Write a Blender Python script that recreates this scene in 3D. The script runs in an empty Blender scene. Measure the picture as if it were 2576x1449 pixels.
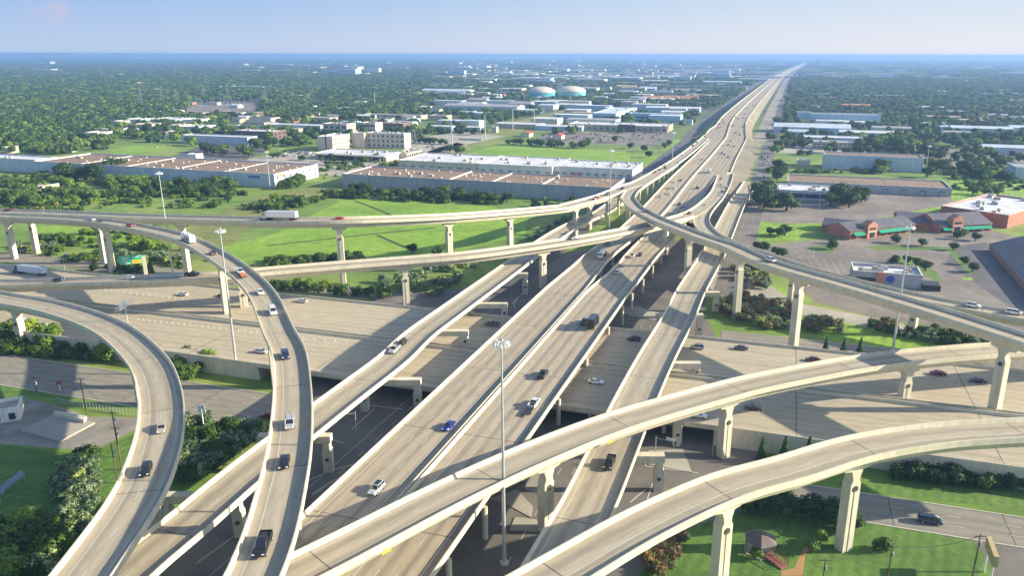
import bpy, math, random
from mathutils import Vector, Matrix
rnd = random.Random(7)
SC = bpy.context.scene
COL = SC.collection
# ------------------------------------------------------------------ camera model
F = 1952.; CX = 1360.; CY = 724.5; PIT = math.atan(588.5/1952); ROLL = math.radians(0.1); H = 100.
S = 1.34084
TT = {'a1':(0,150,2.576),'a2':(900,150,2.576),'a3':(1800,150,2.576),'a4':(2454,150,2.576),
 'b1':(0,650,2.576),'b2':(900,650,2.576),'b3':(1700,650,2.576),'b4':(2454,650,2.576),
 'c1':(0,1180,1.899),'c2':(800,1180,1.899),'c3':(1650,1180,1.899),'c4':(2454,1180,1.899),
 'z2':(2000,560,4.287),'z4':(2800,900,3.937),'d':(0,0,0.745801)}
def D(t, x, y):
    x0,y0,s = TT[t]; return ((x/s+x0)/S, (y/s+y0)/S)
def ray(u, v):
    x=(u-CX)/F; y=(v-CY)/F
    c,s=math.cos(ROLL),math.sin(ROLL); x,y=c*x+s*y,-s*x+c*y
    cp,sp=math.cos(PIT),math.sin(PIT)
    return (x, cp-y*sp, -sp-y*cp)
def at(t, x, y, z=0.):
    d=ray(*D(t,x,y)); k=(z-H)/d[2]; return (d[0]*k, d[1]*k, z)
def proj(X, Y, Z):
    cp,sp=math.cos(PIT),math.sin(PIT); dz=Z-H
    fw=Y*cp-dz*sp; dn=-Y*sp-dz*cp
    return (CX+F*X/fw, CY+F*dn/fw)
def ztop(b, t, zb=0.):
    X,Y,_=at(*b,zb); d=ray(*D(*t)); return H+d[2]*math.hypot(X,Y)/math.hypot(d[0],d[1])
ALF = math.atan(.313); EV=(math.cos(ALF),-math.sin(ALF)); NV=(math.sin(ALF),math.cos(ALF))
MZ=[(0,11),(280,11),(340,9.4),(420,5),(500,4),(600,5.2),(800,4),(917,4),(975,5.3),(1030,7.8),(1080,9.8),(1190,11),(1500,11),(2100,9),(3400,4.5),(6000,.6),(99999,.6)]
DX=[(0,0),(940,0),(1080,-6),(1190,-8.2),(1500,-8.6),(2100,-6),(3000,-2),(3768,3),(5000,42),(7000,112),(20000,530),(999999,33000)]
def mx(Y):
    for (a,va),(b,vb) in zip(DX,DX[1:]):
        if Y<=b: return .313*Y-73.2+va+(vb-va)*max(0,(Y-a))/(b-a)
def mz(Y):
    for (a,za),(b,zb) in zip(MZ,MZ[1:]):
        if Y<=b:
            t=max(0,min(1,(Y-a)/(b-a))); t=t*t*(3-2*t) if b<1600 and a>270 else t
            return za+(zb-za)*t
# ------------------------------------------------------------------ materials
def nt(name):
    m=bpy.data.materials.new(name); m.use_nodes=True; n=m.node_tree; b=n.nodes['Principled BSDF']; return m,n,b
def N(n, typ, **k):
    x=n.nodes.new(typ)
    for a,v in k.items(): setattr(x,a,v)
    return x
def ramp(n, fac, stops):
    r=N(n,'ShaderNodeValToRGB'); e=r.color_ramp.elements
    while len(e)<len(stops): e.new(.5)
    for q,(p,c) in zip(e,stops): q.position=p; q.color=(*c,1)
    n.links.new(fac,r.inputs[0]); return r.outputs[0]
def noise(n, scale, det=4, vec=None, rough=.6):
    x=N(n,'ShaderNodeTexNoise'); x.inputs['Scale'].default_value=scale; x.inputs['Detail'].default_value=det; x.inputs['Roughness'].default_value=rough
    if vec is not None: n.links.new(vec,x.inputs['Vector'])
    return x.outputs['Fac']
def pos(n): return N(n,'ShaderNodeNewGeometry').outputs['Position']
def mixc(n, fac, a, b, mode='MIX'):
    m=N(n,'ShaderNodeMix',data_type='RGBA',blend_type=mode)
    for s,v in ((0,fac),(6,a),(7,b)):
        if isinstance(v,bpy.types.NodeSocket): n.links.new(v,m.inputs[s])
        elif s==0: m.inputs[0].default_value=v
        else: m.inputs[s].default_value=(*v,1)
    return m.outputs[2]
def mathn(n, op, a, b=None, c=None):
    m=N(n,'ShaderNodeMath',operation=op)
    for i,v in enumerate((a,b,c)):
        if v is None: continue
        if isinstance(v,bpy.types.NodeSocket): n.links.new(v,m.inputs[i])
        else: m.inputs[i].default_value=v
    return m.outputs[0]
def mapping(n, vec, sc, rot=0):
    m=N(n,'ShaderNodeMapping'); m.inputs['Scale'].default_value=sc; m.inputs['Rotation'].default_value=(0,0,rot); n.links.new(vec,m.inputs[0]); return m.outputs[0]
_mc={}
def plain(name, c, rough=.7, var=.15, scale=.35, metal=0, bump=0):
    if name in _mc: return _mc[name]
    m,n,b=nt(name); f=noise(n,scale,5,pos(n))
    lo=tuple(max(0,v*(1-var)) for v in c); hi=tuple(min(1,v*(1+var)) for v in c)
    n.links.new(ramp(n,f,[(.3,lo),(.7,hi)]),b.inputs['Base Color']); b.inputs['Roughness'].default_value=rough; b.inputs['Metallic'].default_value=metal
    _mc[name]=m; return m
def paint(c, rough=.3):
    k='paint_%.2f_%.2f_%.2f'%c
    if k in _mc: return _mc[k]
    m,n,b=nt(k); f=noise(n,2.,3,pos(n)); n.links.new(ramp(n,f,[(.3,tuple(v*.92 for v in c)),(.7,tuple(min(1,v*1.05) for v in c))]),b.inputs['Base Color'])
    b.inputs['Roughness'].default_value=rough; b.inputs['Metallic'].default_value=.25; b.inputs['Coat Weight'].default_value=.6; b.inputs['Coat Roughness'].default_value=.08
    _mc[k]=m; return m
CONC=(.62,.57,.445)
def mk_concrete():
    m,n,b=nt('concrete'); p=pos(n)
    f=noise(n,.25,6,p); st=noise(n,1.,5,mapping(n,p,(.7,.7,.12)))
    c=ramp(n,f,[(.25,tuple(v*.86 for v in CONC)),(.75,tuple(v*1.08 for v in CONC))])
    c2=mixc(n,1.,c,ramp(n,st,[(.3,(.84,.82,.79)),(.55,(1,1,1))]),'MULTIPLY')
    n.links.new(c2,b.inputs['Base Color']); b.inputs['Roughness'].default_value=.85
    bp=N(n,'ShaderNodeBump'); bp.inputs['Strength'].default_value=.2; n.links.new(noise(n,3,4,p),bp.inputs['Height']); n.links.new(bp.outputs[0],b.inputs['Normal'])
    return m
def mk_deck(name, base, lane=3.7, joint=36., amt=.5, off=0.):
    m,n,b=nt(name)
    uv=N(n,'ShaderNodeUVMap').outputs[0]; sx=N(n,'ShaderNodeSeparateXYZ'); n.links.new(uv,sx.inputs[0]); U,V=sx.outputs[0],sx.outputs[1]
    # tyre/oil darkening: band in each lane centre
    w=mathn(n,'COSINE',mathn(n,'MULTIPLY',mathn(n,'ADD',U,off),2*math.pi/lane)); w=mathn(n,'MULTIPLY_ADD',w,-.5,.5)
    w=mathn(n,'POWER',w,1.6)
    cx=N(n,'ShaderNodeCombineXYZ'); n.links.new(mathn(n,'MULTIPLY',U,.55),cx.inputs[0]); n.links.new(mathn(n,'MULTIPLY',V,.012),cx.inputs[1])
    lf=noise(n,1.3,5,cx.outputs[0]); w=mathn(n,'MULTIPLY',w,ramp(n,lf,[(.3,(.15,)*3),(.7,(1,)*3)]))
    cx2=N(n,'ShaderNodeCombineXYZ'); n.links.new(mathn(n,'MULTIPLY',U,.9),cx2.inputs[0]); n.links.new(mathn(n,'MULTIPLY',V,.16),cx2.inputs[1])
    g=noise(n,1.,6,cx2.outputs[0],.7)
    c=ramp(n,g,[(.28,tuple(v*.78 for v in base)),(.5,base),(.75,tuple(v*1.16 for v in base))])
    c=mixc(n,mathn(n,'MULTIPLY',w,amt),c,(.115,.105,.09))
    # slab joints
    for per,wd,dk in ((joint,.30,.7),(4.6,.06,.10)):
        md=mathn(n,'MODULO',V,per); ln=mathn(n,'LESS_THAN',md,wd)
        c=mixc(n,mathn(n,'MULTIPLY',ln,dk),c,(.05,.045,.04))
    # per-slab tone
    cs=N(n,'ShaderNodeCombineXYZ'); n.links.new(mathn(n,'FLOOR',mathn(n,'DIVIDE',V,joint)),cs.inputs[0]); n.links.new(mathn(n,'FLOOR',mathn(n,'DIVIDE',U,lane)),cs.inputs[1])
    wn=N(n,'ShaderNodeTexWhiteNoise'); n.links.new(cs.outputs[0],wn.inputs[0])
    c=mixc(n,1.,c,ramp(n,wn.outputs[0],[(0,(.88,.88,.88)),(1,(1.0,1.0,1.0))]),'MULTIPLY')
    n.links.new(c,b.inputs['Base Color']); b.inputs['Roughness'].default_value=.85; return m
M={}
M['conc']=mk_concrete()
M['deck']=mk_deck('bridge_pavement',(.42,.36,.262),lane=3.7,joint=38,amt=.5)
M['deckm']=mk_deck('freeway_pavement',(.41,.34,.242),lane=3.6,joint=40,amt=.68,off=1.2)
M['deckx']=mk_deck('cross_pavement',(.45,.385,.275),lane=3.65,joint=48,amt=.22)
M['front']=mk_deck('frontage_pavement',(.27,.245,.20),lane=3.7,joint=24,amt=.35)
def mk_lot():
    m,n,b=nt('old_lot_asphalt'); p=pos(n); f=noise(n,.03,9,p,.72); c=ramp(n,f,[(.3,(.12,.105,.095)),(.48,(.205,.175,.15)),(.62,(.28,.24,.20)),(.78,(.38,.335,.27))])
    st=noise(n,.5,6,mapping(n,p,(.35,2.2,1),.31),.7); c=mixc(n,1.,c,ramp(n,st,[(.35,(.72,.70,.70)),(.6,(1.05,1.05,1.05))]),'MULTIPLY')
    n.links.new(c,b.inputs['Base Color']); b.inputs['Roughness'].default_value=.92; return m
M['road']=plain('ground_concrete',(.155,.14,.125),.9,.3,.06)
M['asph']=plain('asphalt',(.105,.10,.105),.9,.25,.05)
M['lot']=mk_lot()
M['lotc']=plain('lot_concrete',(.36,.33,.27),.9,.2,.05)
M['fr7']=plain('pale_frontage_concrete',(.29,.25,.19),.9,.2,.05)
M['worn']=plain('worn_concrete_lot',(.25,.225,.19),.95,.4,.09)
M['dirt']=plain('dry_dirt',(.36,.27,.18),.95,.3,.05)
M['line']=plain('lane_paint',(.58,.555,.48),.6,.1,.5)
M['liney']=plain('yellow_paint',(.62,.5,.2),.6,.15,.5)
M['rubber']=plain('tyre_rubber',(.02,.02,.02),.8,.1)
M['dark']=plain('dark_trim',(.03,.03,.032),.5,.1)
M['steel']=plain('galvanised_steel',(.52,.54,.56),.45,.08,1,.5)
M['wood']=plain('weathered_pole_wood',(.12,.085,.06),.9,.2,1)
M['glass']=None
m,n,b=nt('car_glass'); b.inputs['Base Color'].default_value=(.02,.025,.035,1); b.inputs['Roughness'].default_value=.05; b.inputs['Specular IOR Level'].default_value=.8; M['glass']=m
m,n,b=nt('window_glass'); b.inputs['Base Color'].default_value=(.03,.04,.055,1); b.inputs['Roughness'].default_value=.12; M['win']=m
M['lamp']=plain('headlamp_lens',(.8,.8,.78),.15,.02)
M['tail']=plain('tail_lens',(.4,.02,.02),.2,.05)
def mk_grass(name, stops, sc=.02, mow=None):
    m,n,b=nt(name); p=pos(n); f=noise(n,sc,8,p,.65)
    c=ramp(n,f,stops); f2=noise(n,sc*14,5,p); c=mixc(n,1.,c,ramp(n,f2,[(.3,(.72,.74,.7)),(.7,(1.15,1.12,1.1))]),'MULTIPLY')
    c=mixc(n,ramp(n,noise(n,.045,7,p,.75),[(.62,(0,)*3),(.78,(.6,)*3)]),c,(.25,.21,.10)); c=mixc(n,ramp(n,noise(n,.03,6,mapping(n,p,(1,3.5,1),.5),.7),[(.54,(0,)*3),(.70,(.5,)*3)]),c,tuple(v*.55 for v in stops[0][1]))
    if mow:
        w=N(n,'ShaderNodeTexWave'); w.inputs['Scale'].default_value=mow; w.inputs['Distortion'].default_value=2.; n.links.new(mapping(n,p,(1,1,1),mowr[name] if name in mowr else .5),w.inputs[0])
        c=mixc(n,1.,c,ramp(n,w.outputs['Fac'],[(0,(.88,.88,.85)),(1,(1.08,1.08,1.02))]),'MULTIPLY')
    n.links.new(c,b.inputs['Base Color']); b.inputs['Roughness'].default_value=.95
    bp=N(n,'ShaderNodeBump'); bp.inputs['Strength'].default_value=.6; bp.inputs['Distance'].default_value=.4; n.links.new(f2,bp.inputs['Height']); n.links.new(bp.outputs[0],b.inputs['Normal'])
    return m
mowr={}
M['lawn']=mk_grass('bright_field_grass',[(.3,(.14,.26,.018)),(.5,(.205,.36,.025)),(.68,(.26,.39,.04)),(.8,(.31,.36,.07))],.014,.09)
M['lawn2']=mk_grass('dark_lawn_grass',[(.3,(.06,.135,.018)),(.55,(.10,.20,.028)),(.75,(.15,.235,.045))],.03,.12)  # darker, duller green than the open fields, for the nearest lawns
M['olive']=mk_grass('dry_olive_grass',[(.3,(.13,.17,.035)),(.55,(.22,.235,.06)),(.75,(.27,.25,.085))],.02,.08)
M['rough']=mk_grass('rough_grass',[(.3,(.06,.125,.018)),(.5,(.10,.19,.03)),(.75,(.19,.235,.055))],.02)
# base ground: grass close, wooded floor far
def mk_ground():
    m,n,b=nt('ground_cover'); p=pos(n); f=noise(n,.010,9,p,.65); f2=noise(n,.11,6,p)
    near=ramp(n,f,[(.28,(.08,.15,.018)),(.45,(.135,.235,.028)),(.58,(.22,.285,.05)),(.7,(.28,.28,.09)),(.8,(.33,.28,.15))])
    far=ramp(n,noise(n,.006,10,p,.78),[(.32,(.020,.040,.016)),(.5,(.045,.072,.025)),(.62,(.10,.12,.05)),(.72,(.26,.24,.19))])
    sx=N(n,'ShaderNodeSeparateXYZ'); n.links.new(p,sx.inputs[0]); mr=N(n,'ShaderNodeMapRange'); mr.inputs[1].default_value=900; mr.inputs[2].default_value=1500; n.links.new(sx.outputs[1],mr.inputs[0])
    c=mixc(n,mr.outputs[0],near,far); c=mixc(n,1.,c,ramp(n,f2,[(.3,(.7,.72,.7)),(.7,(1.15,1.12,1.1))]),'MULTIPLY')
    n.links.new(c,b.inputs['Base Color']); b.inputs['Roughness'].default_value=.95; return m
M['ground']=mk_ground(); M['slope']=plain('tan_slope_paving',(.20,.175,.125),.95,.25,.04)
def mk_leaf(name, a, bcol, tip=None, scale=.6):
    m,n,b=nt(name); oi=N(n,'ShaderNodeObjectInfo'); p=pos(n)
    f=noise(n,scale,4,p); c=ramp(n,f,[(.3,a),(.68,bcol)])
    if tip:
        c=mixc(n,mathn(n,'MULTIPLY',ramp(n,noise(n,1.1,4,p,.7),[(.47,(0,)*3),(.57,(1,)*3)]),.85),c,tip)
    c=mixc(n,1.,c,ramp(n,oi.outputs['Random'],[(0,(.6,.7,.62)),(.5,(1,1,1)),(.8,(1.3,1.2,.85)),(1,(1.75,1.5,.95))]),'MULTIPLY')
    n.links.new(c,b.inputs['Base Color']); b.inputs['Roughness'].default_value=.6; b.inputs['Specular IOR Level'].default_value=.25
    tr=N(n,'ShaderNodeBsdfTranslucent'); n.links.new(c,tr.inputs[0]); ms=N(n,'ShaderNodeMixShader'); ms.inputs[0].default_value=.22
    n.links.new(b.outputs[0],ms.inputs[1]); n.links.new(tr.outputs[0],ms.inputs[2]); n.links.new(ms.outputs[0],n.nodes['Material Output'].inputs[0]); return m
L={'dark':mk_leaf('leaf_dark',(.026,.058,.013),(.06,.115,.025)),
 'mid':mk_leaf('leaf_mid',(.05,.105,.016),(.115,.195,.032)),
 'light':mk_leaf('leaf_light',(.085,.165,.022),(.19,.285,.042)),
 'ole':mk_leaf('leaf_oleander',(.035,.08,.022),(.085,.15,.045),(.42,.50,.33)),
 'oler':mk_leaf('leaf_oleander_red',(.05,.085,.025),(.11,.15,.05),(.30,.16,.10)),
 'con':mk_leaf('leaf_conifer',(.015,.06,.016),(.035,.11,.025))}
M['bark']=plain('bark',(.11,.085,.06),.9,.2,1)
# ------------------------------------------------------------------ mesh builder
class MB:
    def __init__(s): s.v=[]; s.f=[]; s.m=[]; s.uv=None
    def face(s, pts, mi=0):
        k=len(s.v); s.v+=[tuple(p) for p in pts]; s.f.append(tuple(range(k,k+len(pts)))); s.m.append(mi)
    def prism(s, bot, top, mi=0, mt=None):
        k=len(s.v); n=len(bot); s.v+=[tuple(p) for p in bot]+[tuple(p) for p in top]
        s.f.append(tuple(k+i for i in reversed(range(n)))); s.m.append(mi)
        s.f.append(tuple(k+n+i for i in range(n))); s.m.append(mi if mt is None else mt)
        for i in range(n):
            j=(i+1)%n; s.f.append((k+i,k+j,k+n+j,k+n+i)); s.m.append(mi)
    def box(s, c, d, rz=0, mi=0, taper=1., mt=None):
        cx,cy,cz=c; a,b,h=d[0]/2,d[1]/2,d[2]/2; co,si=math.cos(rz),math.sin(rz)
        q=[(-a,-b),(a,-b),(a,b),(-a,b)]
        s.prism([(cx+x*co-y*si,cy+x*si+y*co,cz-h) for x,y in q],[(cx+(x*co-y*si)*taper,cy+(x*si+y*co)*taper,cz+h) for x,y in q],mi,mt)
    def cyl(s, c, r, h, n=10, r2=None, mi=0, axis='z'):
        r2=r if r2 is None else r2; b=[];t=[]
        for i in range(n):
            a=2*math.pi*i/n; x,y=math.cos(a),math.sin(a)
            if axis=='z': b.append((c[0]+r*x,c[1]+r*y,c[2])); t.append((c[0]+r2*x,c[1]+r2*y,c[2]+h))
            elif axis=='y': b.append((c[0]+r*x,c[1]-h/2,c[2]-r*y)); t.append((c[0]+r2*x,c[1]+h/2,c[2]-r2*y))
            else: b.append((c[0]-h/2,c[1]+r*x,c[2]+r*y)); t.append((c[0]+h/2,c[1]+r2*x,c[2]+r2*y))
        s.prism(b,t,mi)
    def bar(s, p, q, r, n=4, mi=0):
        p=Vector(p);q=Vector(q);d=(q-p)
        if d.length<1e-6: return
        d.normalize(); u=d.orthogonal().normalized(); w=d.cross(u); b=[];t=[]
        for i in range(n):
            a=2*math.pi*(i+.5)/n; o=u*math.cos(a)*r+w*math.sin(a)*r; b.append(tuple(p+o)); t.append(tuple(q+o))
        s.prism(b,t,mi)
    def mesh(s, name, mats, smooth=False):
        me=bpy.data.meshes.new(name); me.from_pydata(s.v,[],s.f)
        for m in (mats if isinstance(mats,(list,tuple)) else [mats]): me.materials.append(m)
        me.polygons.foreach_set('material_index',s.m)
        if s.uv:
            ul=me.uv_layers.new(name='UVMap')
            for i,l in enumerate(me.loops):
                ul.data[i].uv=s.uv.get(l.vertex_index,(0,0))
        if smooth: me.polygons.foreach_set('use_smooth',[True]*len(s.f))
        me.update(); return me
    def build(s, name, mats, parent=None, smooth=False, loc=None, rz=0):
        o=bpy.data.objects.new(name,s.mesh(name,mats,smooth)); COL.objects.link(o)
        if parent: o.parent=parent
        if loc: o.location=loc; o.rotation_euler=(0,0,rz)
        return o
def tag(o, label, cat, group=None):
    o['label']=label; o['category']=cat
    if group: o['group']=group
    return o
def empty(name, loc=(0,0,0), rz=0):
    o=bpy.data.objects.new(name,None); COL.objects.link(o); o.location=loc; o.rotation_euler=(0,0,rz); o.empty_display_size=.1; return o
def inst(name, me, parent=None, loc=(0,0,0), rz=0, sc=None):
    o=bpy.data.objects.new(name,me); COL.objects.link(o); o.location=loc; o.rotation_euler=(0,0,rz)
    if parent: o.parent=parent
    if sc: o.scale=sc if isinstance(sc,tuple) else (sc,sc,sc)
    return o
def copy_tree(root, loc, rz):
    r=root.copy(); COL.objects.link(r); r.location=loc; r.rotation_euler=(0,0,rz)
    for ch in root.children:
        c=ch.copy(); COL.objects.link(c); c.parent=r
        for g in ch.children:
            d=g.copy(); COL.objects.link(d); d.parent=c
    return r
def struct(o): o['kind']='structure'; return o
ORD=['first','second','third','fourth','fifth','sixth','seventh','eighth','ninth','tenth','eleventh','twelfth','thirteenth','fourteenth','fifteenth','sixteenth','seventeenth','eighteenth','nineteenth','twentieth']
def ordn(i):
    if i<20: return ORD[i]
    t={2:'twenty',3:'thirty',4:'forty',5:'fifty',6:'sixty',7:'seventy',8:'eighty',9:'ninety'}[(i+1)//10]; r=(i+1)%10
    if r: return t+'-'+ORD[r-1]
    return t[:-1]+'ieth'
# ------------------------------------------------------------------ ground sheets
def sheet(name, pts, z, mat, kind=True, label=None):
    """flat polygon"""
    mb=MB(); mb.face([(p[0],p[1],z) for p in pts]); o=mb.build(name,mat)
    if o.data.polygons[0].normal.z<0:
        o.data.flip_normals()
    o['kind']='structure'
    if label: o['label']=label
    return o
def psheet(name, tp, z, mat, label=None):
    return sheet(name,[at(t,x,y,z) for t,x,y in tp],z,mat,label=label)
g=MB(); R0=60000
rings=[0,500,2000,8000,20000,60000]; seg=48
g.face([(R0*math.cos(2*math.pi*i/seg),R0*math.sin(2*math.pi*i/seg),0) for i in range(seg)])
struct(g.build('ground',M['ground']))
# ------------------------------------------------------------------ swept roads
def spline(P, step=3.):
    """Catmull-Rom through points -> even samples"""
    out=[]; n=len(P)
    for i in range(n-1):
        p0=P[max(0,i-1)];p1=P[i];p2=P[i+1];p3=P[min(n-1,i+2)]
        k=max(2,int(math.dist(p1[:2],p2[:2])/1.))
        for j in range(k):
            t=j/k; out.append(tuple(.5*((2*b)+(-a+c)*t+(2*a-5*b+4*c-d)*t*t+(-a+3*b-3*c+d)*t**3) for a,b,c,d in zip(p0,p1,p2,p3)))
    out.append(tuple(P[-1]))
    # smooth
    for _ in range(40):
        q=[out[0]]
        for i in range(1,len(out)-1): q.append(tuple((out[i-1][k]+2*out[i][k]+out[i+1][k])/4 for k in range(3)))
        q.append(out[-1]); out=q
    res=[out[0]]; acc=0
    for a,b in zip(out,out[1:]):
        acc+=math.dist(a[:2],b[:2])
        if acc>=step: res.append(b); acc=0
    return res
class Road:
    def __init__(s, P, wl, wr=None):
        """wl, wr: offsets of left/right edge from centreline (number or function of index point)"""
        s.P=P; n=len(P); s.N=[]; s.S=[0]
        for i in range(n):
            a=P[max(0,i-1)];b=P[min(n-1,i+1)]; dx,dy=b[0]-a[0],b[1]-a[1]; l=math.hypot(dx,dy); s.N.append((dy/l,-dx/l))
            if i: s.S.append(s.S[-1]+math.dist(P[i][:2],P[i-1][:2]))
        f=lambda w:[w(p) if callable(w) else w for p in P]
        s.L=f(wl); s.R=f(wr) if wr is not None else [-x for x in s.L]
    def pt(s,i,o,dz=0):
        p=s.P[i];q=s.N[i]; return (p[0]+q[0]*o,p[1]+q[1]*o,p[2]+dz)
    def tan(s,i): q=s.N[i]; return math.atan2(q[0],-q[1])
    def near(s,x,y):
        return min(range(len(s.P)),key=lambda i:(s.P[i][0]-x)**2+(s.P[i][1]-y)**2)
    def inside(s,x,y,z,m):
        i=s.near(x,y); p=s.P[i];q=s.N[i]; o=(x-p[0])*q[0]+(y-p[1])*q[1]; t=abs((x-p[0])*-q[1]+(y-p[1])*q[0])
        return s.L[i]+m<o<s.R[i]-m and t<8 and abs(z-p[2])<1.8
def sweep(rd, prof, name, mats, parent, i0=0, i1=None, closed=True, mi=None, uvtop=None, skip=None):
    """prof: list of (side 0=L 1=R, inset, dz); builds tube along road; skip(i) -> leave gap"""
    i1=len(rd.P)-1 if i1 is None else i1; mb=MB(); uv={}
    k=len(prof); run=[]
    def flush(run):
        if len(run)<2: return
        base=len(mb.v)
        for i in run:
            for (sd,ins,dz) in prof:
                o=(rd.L[i]+ins) if sd==0 else (rd.R[i]-ins)
                uv[len(mb.v)]=(o,rd.S[i]); mb.v.append(rd.pt(i,o,dz))
        for a in range(len(run)-1):
            for j in range(k if closed else k-1):
                j2=(j+1)%k
                mb.f.append((base+a*k+j,base+a*k+j2,base+(a+1)*k+j2,base+(a+1)*k+j)); mb.m.append(mi[j] if mi else 0)
        if closed:
            mb.f.append(tuple(base+j for j in reversed(range(k)))); mb.m.append(mi[-1] if mi else 0)
            e=base+(len(run)-1)*k; mb.f.append(tuple(e+j for j in range(k))); mb.m.append(mi[-1] if mi else 0)
    for i in range(i0,i1+1):
        if skip and skip(i): flush(run); run=[]
        else: run.append(i)
    flush(run)
    if not mb.f: return None
    mb.uv=uv; o=mb.build(name,mats,parent); 
    import bmesh
    bm=bmesh.new(); bm.from_mesh(o.data); bmesh.ops.recalc_face_normals(bm,faces=bm.faces); bm.to_mesh(o.data); bm.free()
    return o
def lines(rd, offs, name, parent, mat, dash=None, w=.15, dz=.02, i0=0,i1=None):
    """offs: list of (side,inset) ; dash=(on,period) metres"""
    mb=MB(); i1=len(rd.P)-1 if i1 is None else i1
    def P_at(sv,sd,ins,e):
        import bisect
        i=max(i0,min(i1-1,bisect.bisect_right(rd.S,sv)-1)); f=(sv-rd.S[i])/max(1e-6,rd.S[i+1]-rd.S[i])
        q=[]
        for j in(i,i+1):
            o=(rd.L[j]+ins) if sd==0 else (rd.R[j]-ins); q.append(rd.pt(j,o+e,dz))
        return tuple(q[0][k]+(q[1][k]-q[0][k])*f for k in range(3))
    for sd,ins in offs:
        if dash:
            sv=rd.S[i0]
            while sv+dash[0]<rd.S[i1]:
                mb.face([P_at(sv,sd,ins,-w/2),P_at(sv+dash[0],sd,ins,-w/2),P_at(sv+dash[0],sd,ins,w/2),P_at(sv,sd,ins,w/2)]); sv+=dash[1]
            continue
        for i in range(i0,i1):
            if rd.R[i]-rd.L[i]<ins+1: continue
            o=(rd.L[i]+ins) if sd==0 else (rd.R[i]-ins); o2=(rd.L[i+1]+ins) if sd==0 else (rd.R[i+1]-ins)
            mb.face([rd.pt(i,o-w/2,dz),rd.pt(i+1,o2-w/2,dz),rd.pt(i+1,o2+w/2,dz),rd.pt(i,o+w/2,dz)])
    if mb.f: return mb.build(name,mat,parent)
ROADS={}
def mkroad(key, st, w, zoff=.9, ext0=0, ext1=0):
    P=[]
    for q in st:
        t,x,y,z=q; X,Y,_=at(t,x,y,z+zoff); P.append((X,Y,z))
    def ex(a,b,d):
        l=math.dist(a[:2],b[:2]); return (a[0]+(a[0]-b[0])/l*d,a[1]+(a[1]-b[1])/l*d,a[2]+(a[2]-b[2])/l*d*.3)
    if ext0: P=[ex(P[0],P[1],ext0)]+P
    if ext1: P=P+[ex(P[-1],P[-2],ext1)]
    ROADS[key]=Road(spline(P),-w/2); return ROADS[key]
mkroad('A',[('b1',0,152,20.5),('b1',400,165,22.),('b1',700,178,23.5),('b1',1100,195,25),('b1',1600,210,26.5),('b1',2200,225,28.3),('b2',100,231,28.8),('b2',660,226,29.2),('b2',1100,214,28.2),('b2',1620,192,26.2),('b2',2200,149,22.2),('b2',2576,113,19.8),('a3',300,1391,18.2),('a3',600,1310,17),('a3',800,1228,15.5),('a3',950,1175,14),('a3',1215,1020,10),('a3',1350,925,7.2),('a3',1445,848,5.2),('a3',1500,800,4.2),('a3',1560,752,5.2)],9.4,ext0=60)
mkroad('R2',[('b1',0,190,21.5),('b1',400,205,22.8),('b1',870,237,24.2),('b1',1200,290,25),('b1',1590,383,26),('b1',1895,540,26.5),('b1',2110,695,27),('b1',2235,815,27),('b1',2315,935,27),('b1',2425,1200,27),('c2',332,0,27),('c2',355,240,27),('c2',346,500,27),('c2',322,700,27),('c2',288,850,27),('c2',230,1100,27),('c2',165,1300,26.8),('c2',98,1449,26.5)],8.3,ext0=60,ext1=25)
mkroad('R3',[('b1',0,778,12),('b1',500,763,14.5),('b1',1000,747,16.3),('b1',1400,732,17.3),('b1',1900,708,18),('b2',0,668,18.4),('b2',660,614,18.7),('b2',1240,570,18.9),('b2',1800,523,19.1),('b2',2576,416,19.2),('b3',1000,332,18.6),('b3',1240,282,17.5),('z2',1280,725,15.2),('z2',1480,645,13),('z2',1640,530,10.8),('z2',1790,370,8.2),('z2',1850,220,6),('z2',1893,100,5.2)],8.6,ext0=50)
mkroad('R4',[('b1',0,905,17),('b1',390,972,17.4),('b1',760,1080,18),('b1',1035,1215,18.6),('c1',945,60,19),('c1',1005,185,19),('c1',1032,300,19),('c1',1034,430,19),('c1',1012,575,19),('c1',945,785,19),('c1',850,975,19),('c1',655,1255,19),('c1',500,1465,19)],9.9,ext0=50,ext1=22)
mkroad('R7',[('c1',800,1425,12),('c1',952,1290,12),('c1',1200,1100,12),('c1',1575,778,12),('c2',650,315,12),('c2',1000,50,12),('b2',1310,1230,12),('b2',1590,1025,12),('b2',2090,665,11.5),('b3',430,375,8.8),('b3',700,225,5.4),('b3',900,130,2.6),('a3',900,1195,.6),('a3',1000,1120,.2)],10.2,ext0=25)
mkroad('R10',[('c3',500,1230,11.5),('c3',645,960,11.5),('c3',808,600,11.5),('c3',942,300,11.3),('b3',1335,1400,11),('b3',1515,1080,10.8),('b3',1622,850,10.4),('b3',1748,640,9.2),('b3',1830,500,8.2),('z2',1880,960,6.6),('z2',1990,720,4.6),('z2',2090,520,2.6),('z2',2190,370,1.1),('z2',2290,210,.3)],11.2,ext0=30)
mkroad('R5',[('a3',1215,1035,9.6),('a3',960,1190,13.7),('a3',860,1262,15.5),('a3',822,1320,16.6),('z2',520,470,17.8),('z2',610,580,18.6),('z2',770,672,20),('z2',950,760,21.5),('z2',1150,838,23),('z2',1400,935,24.6),('z2',1700,1043,26),('z2',2000,1138,27),('b4',370,600,27.2),('b4',1000,780,27.2),('b4',1500,923,27.2),('b4',2000,1073,27.2),('b4',2576,1256,27.2)],8.3,ext1=45)
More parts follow.
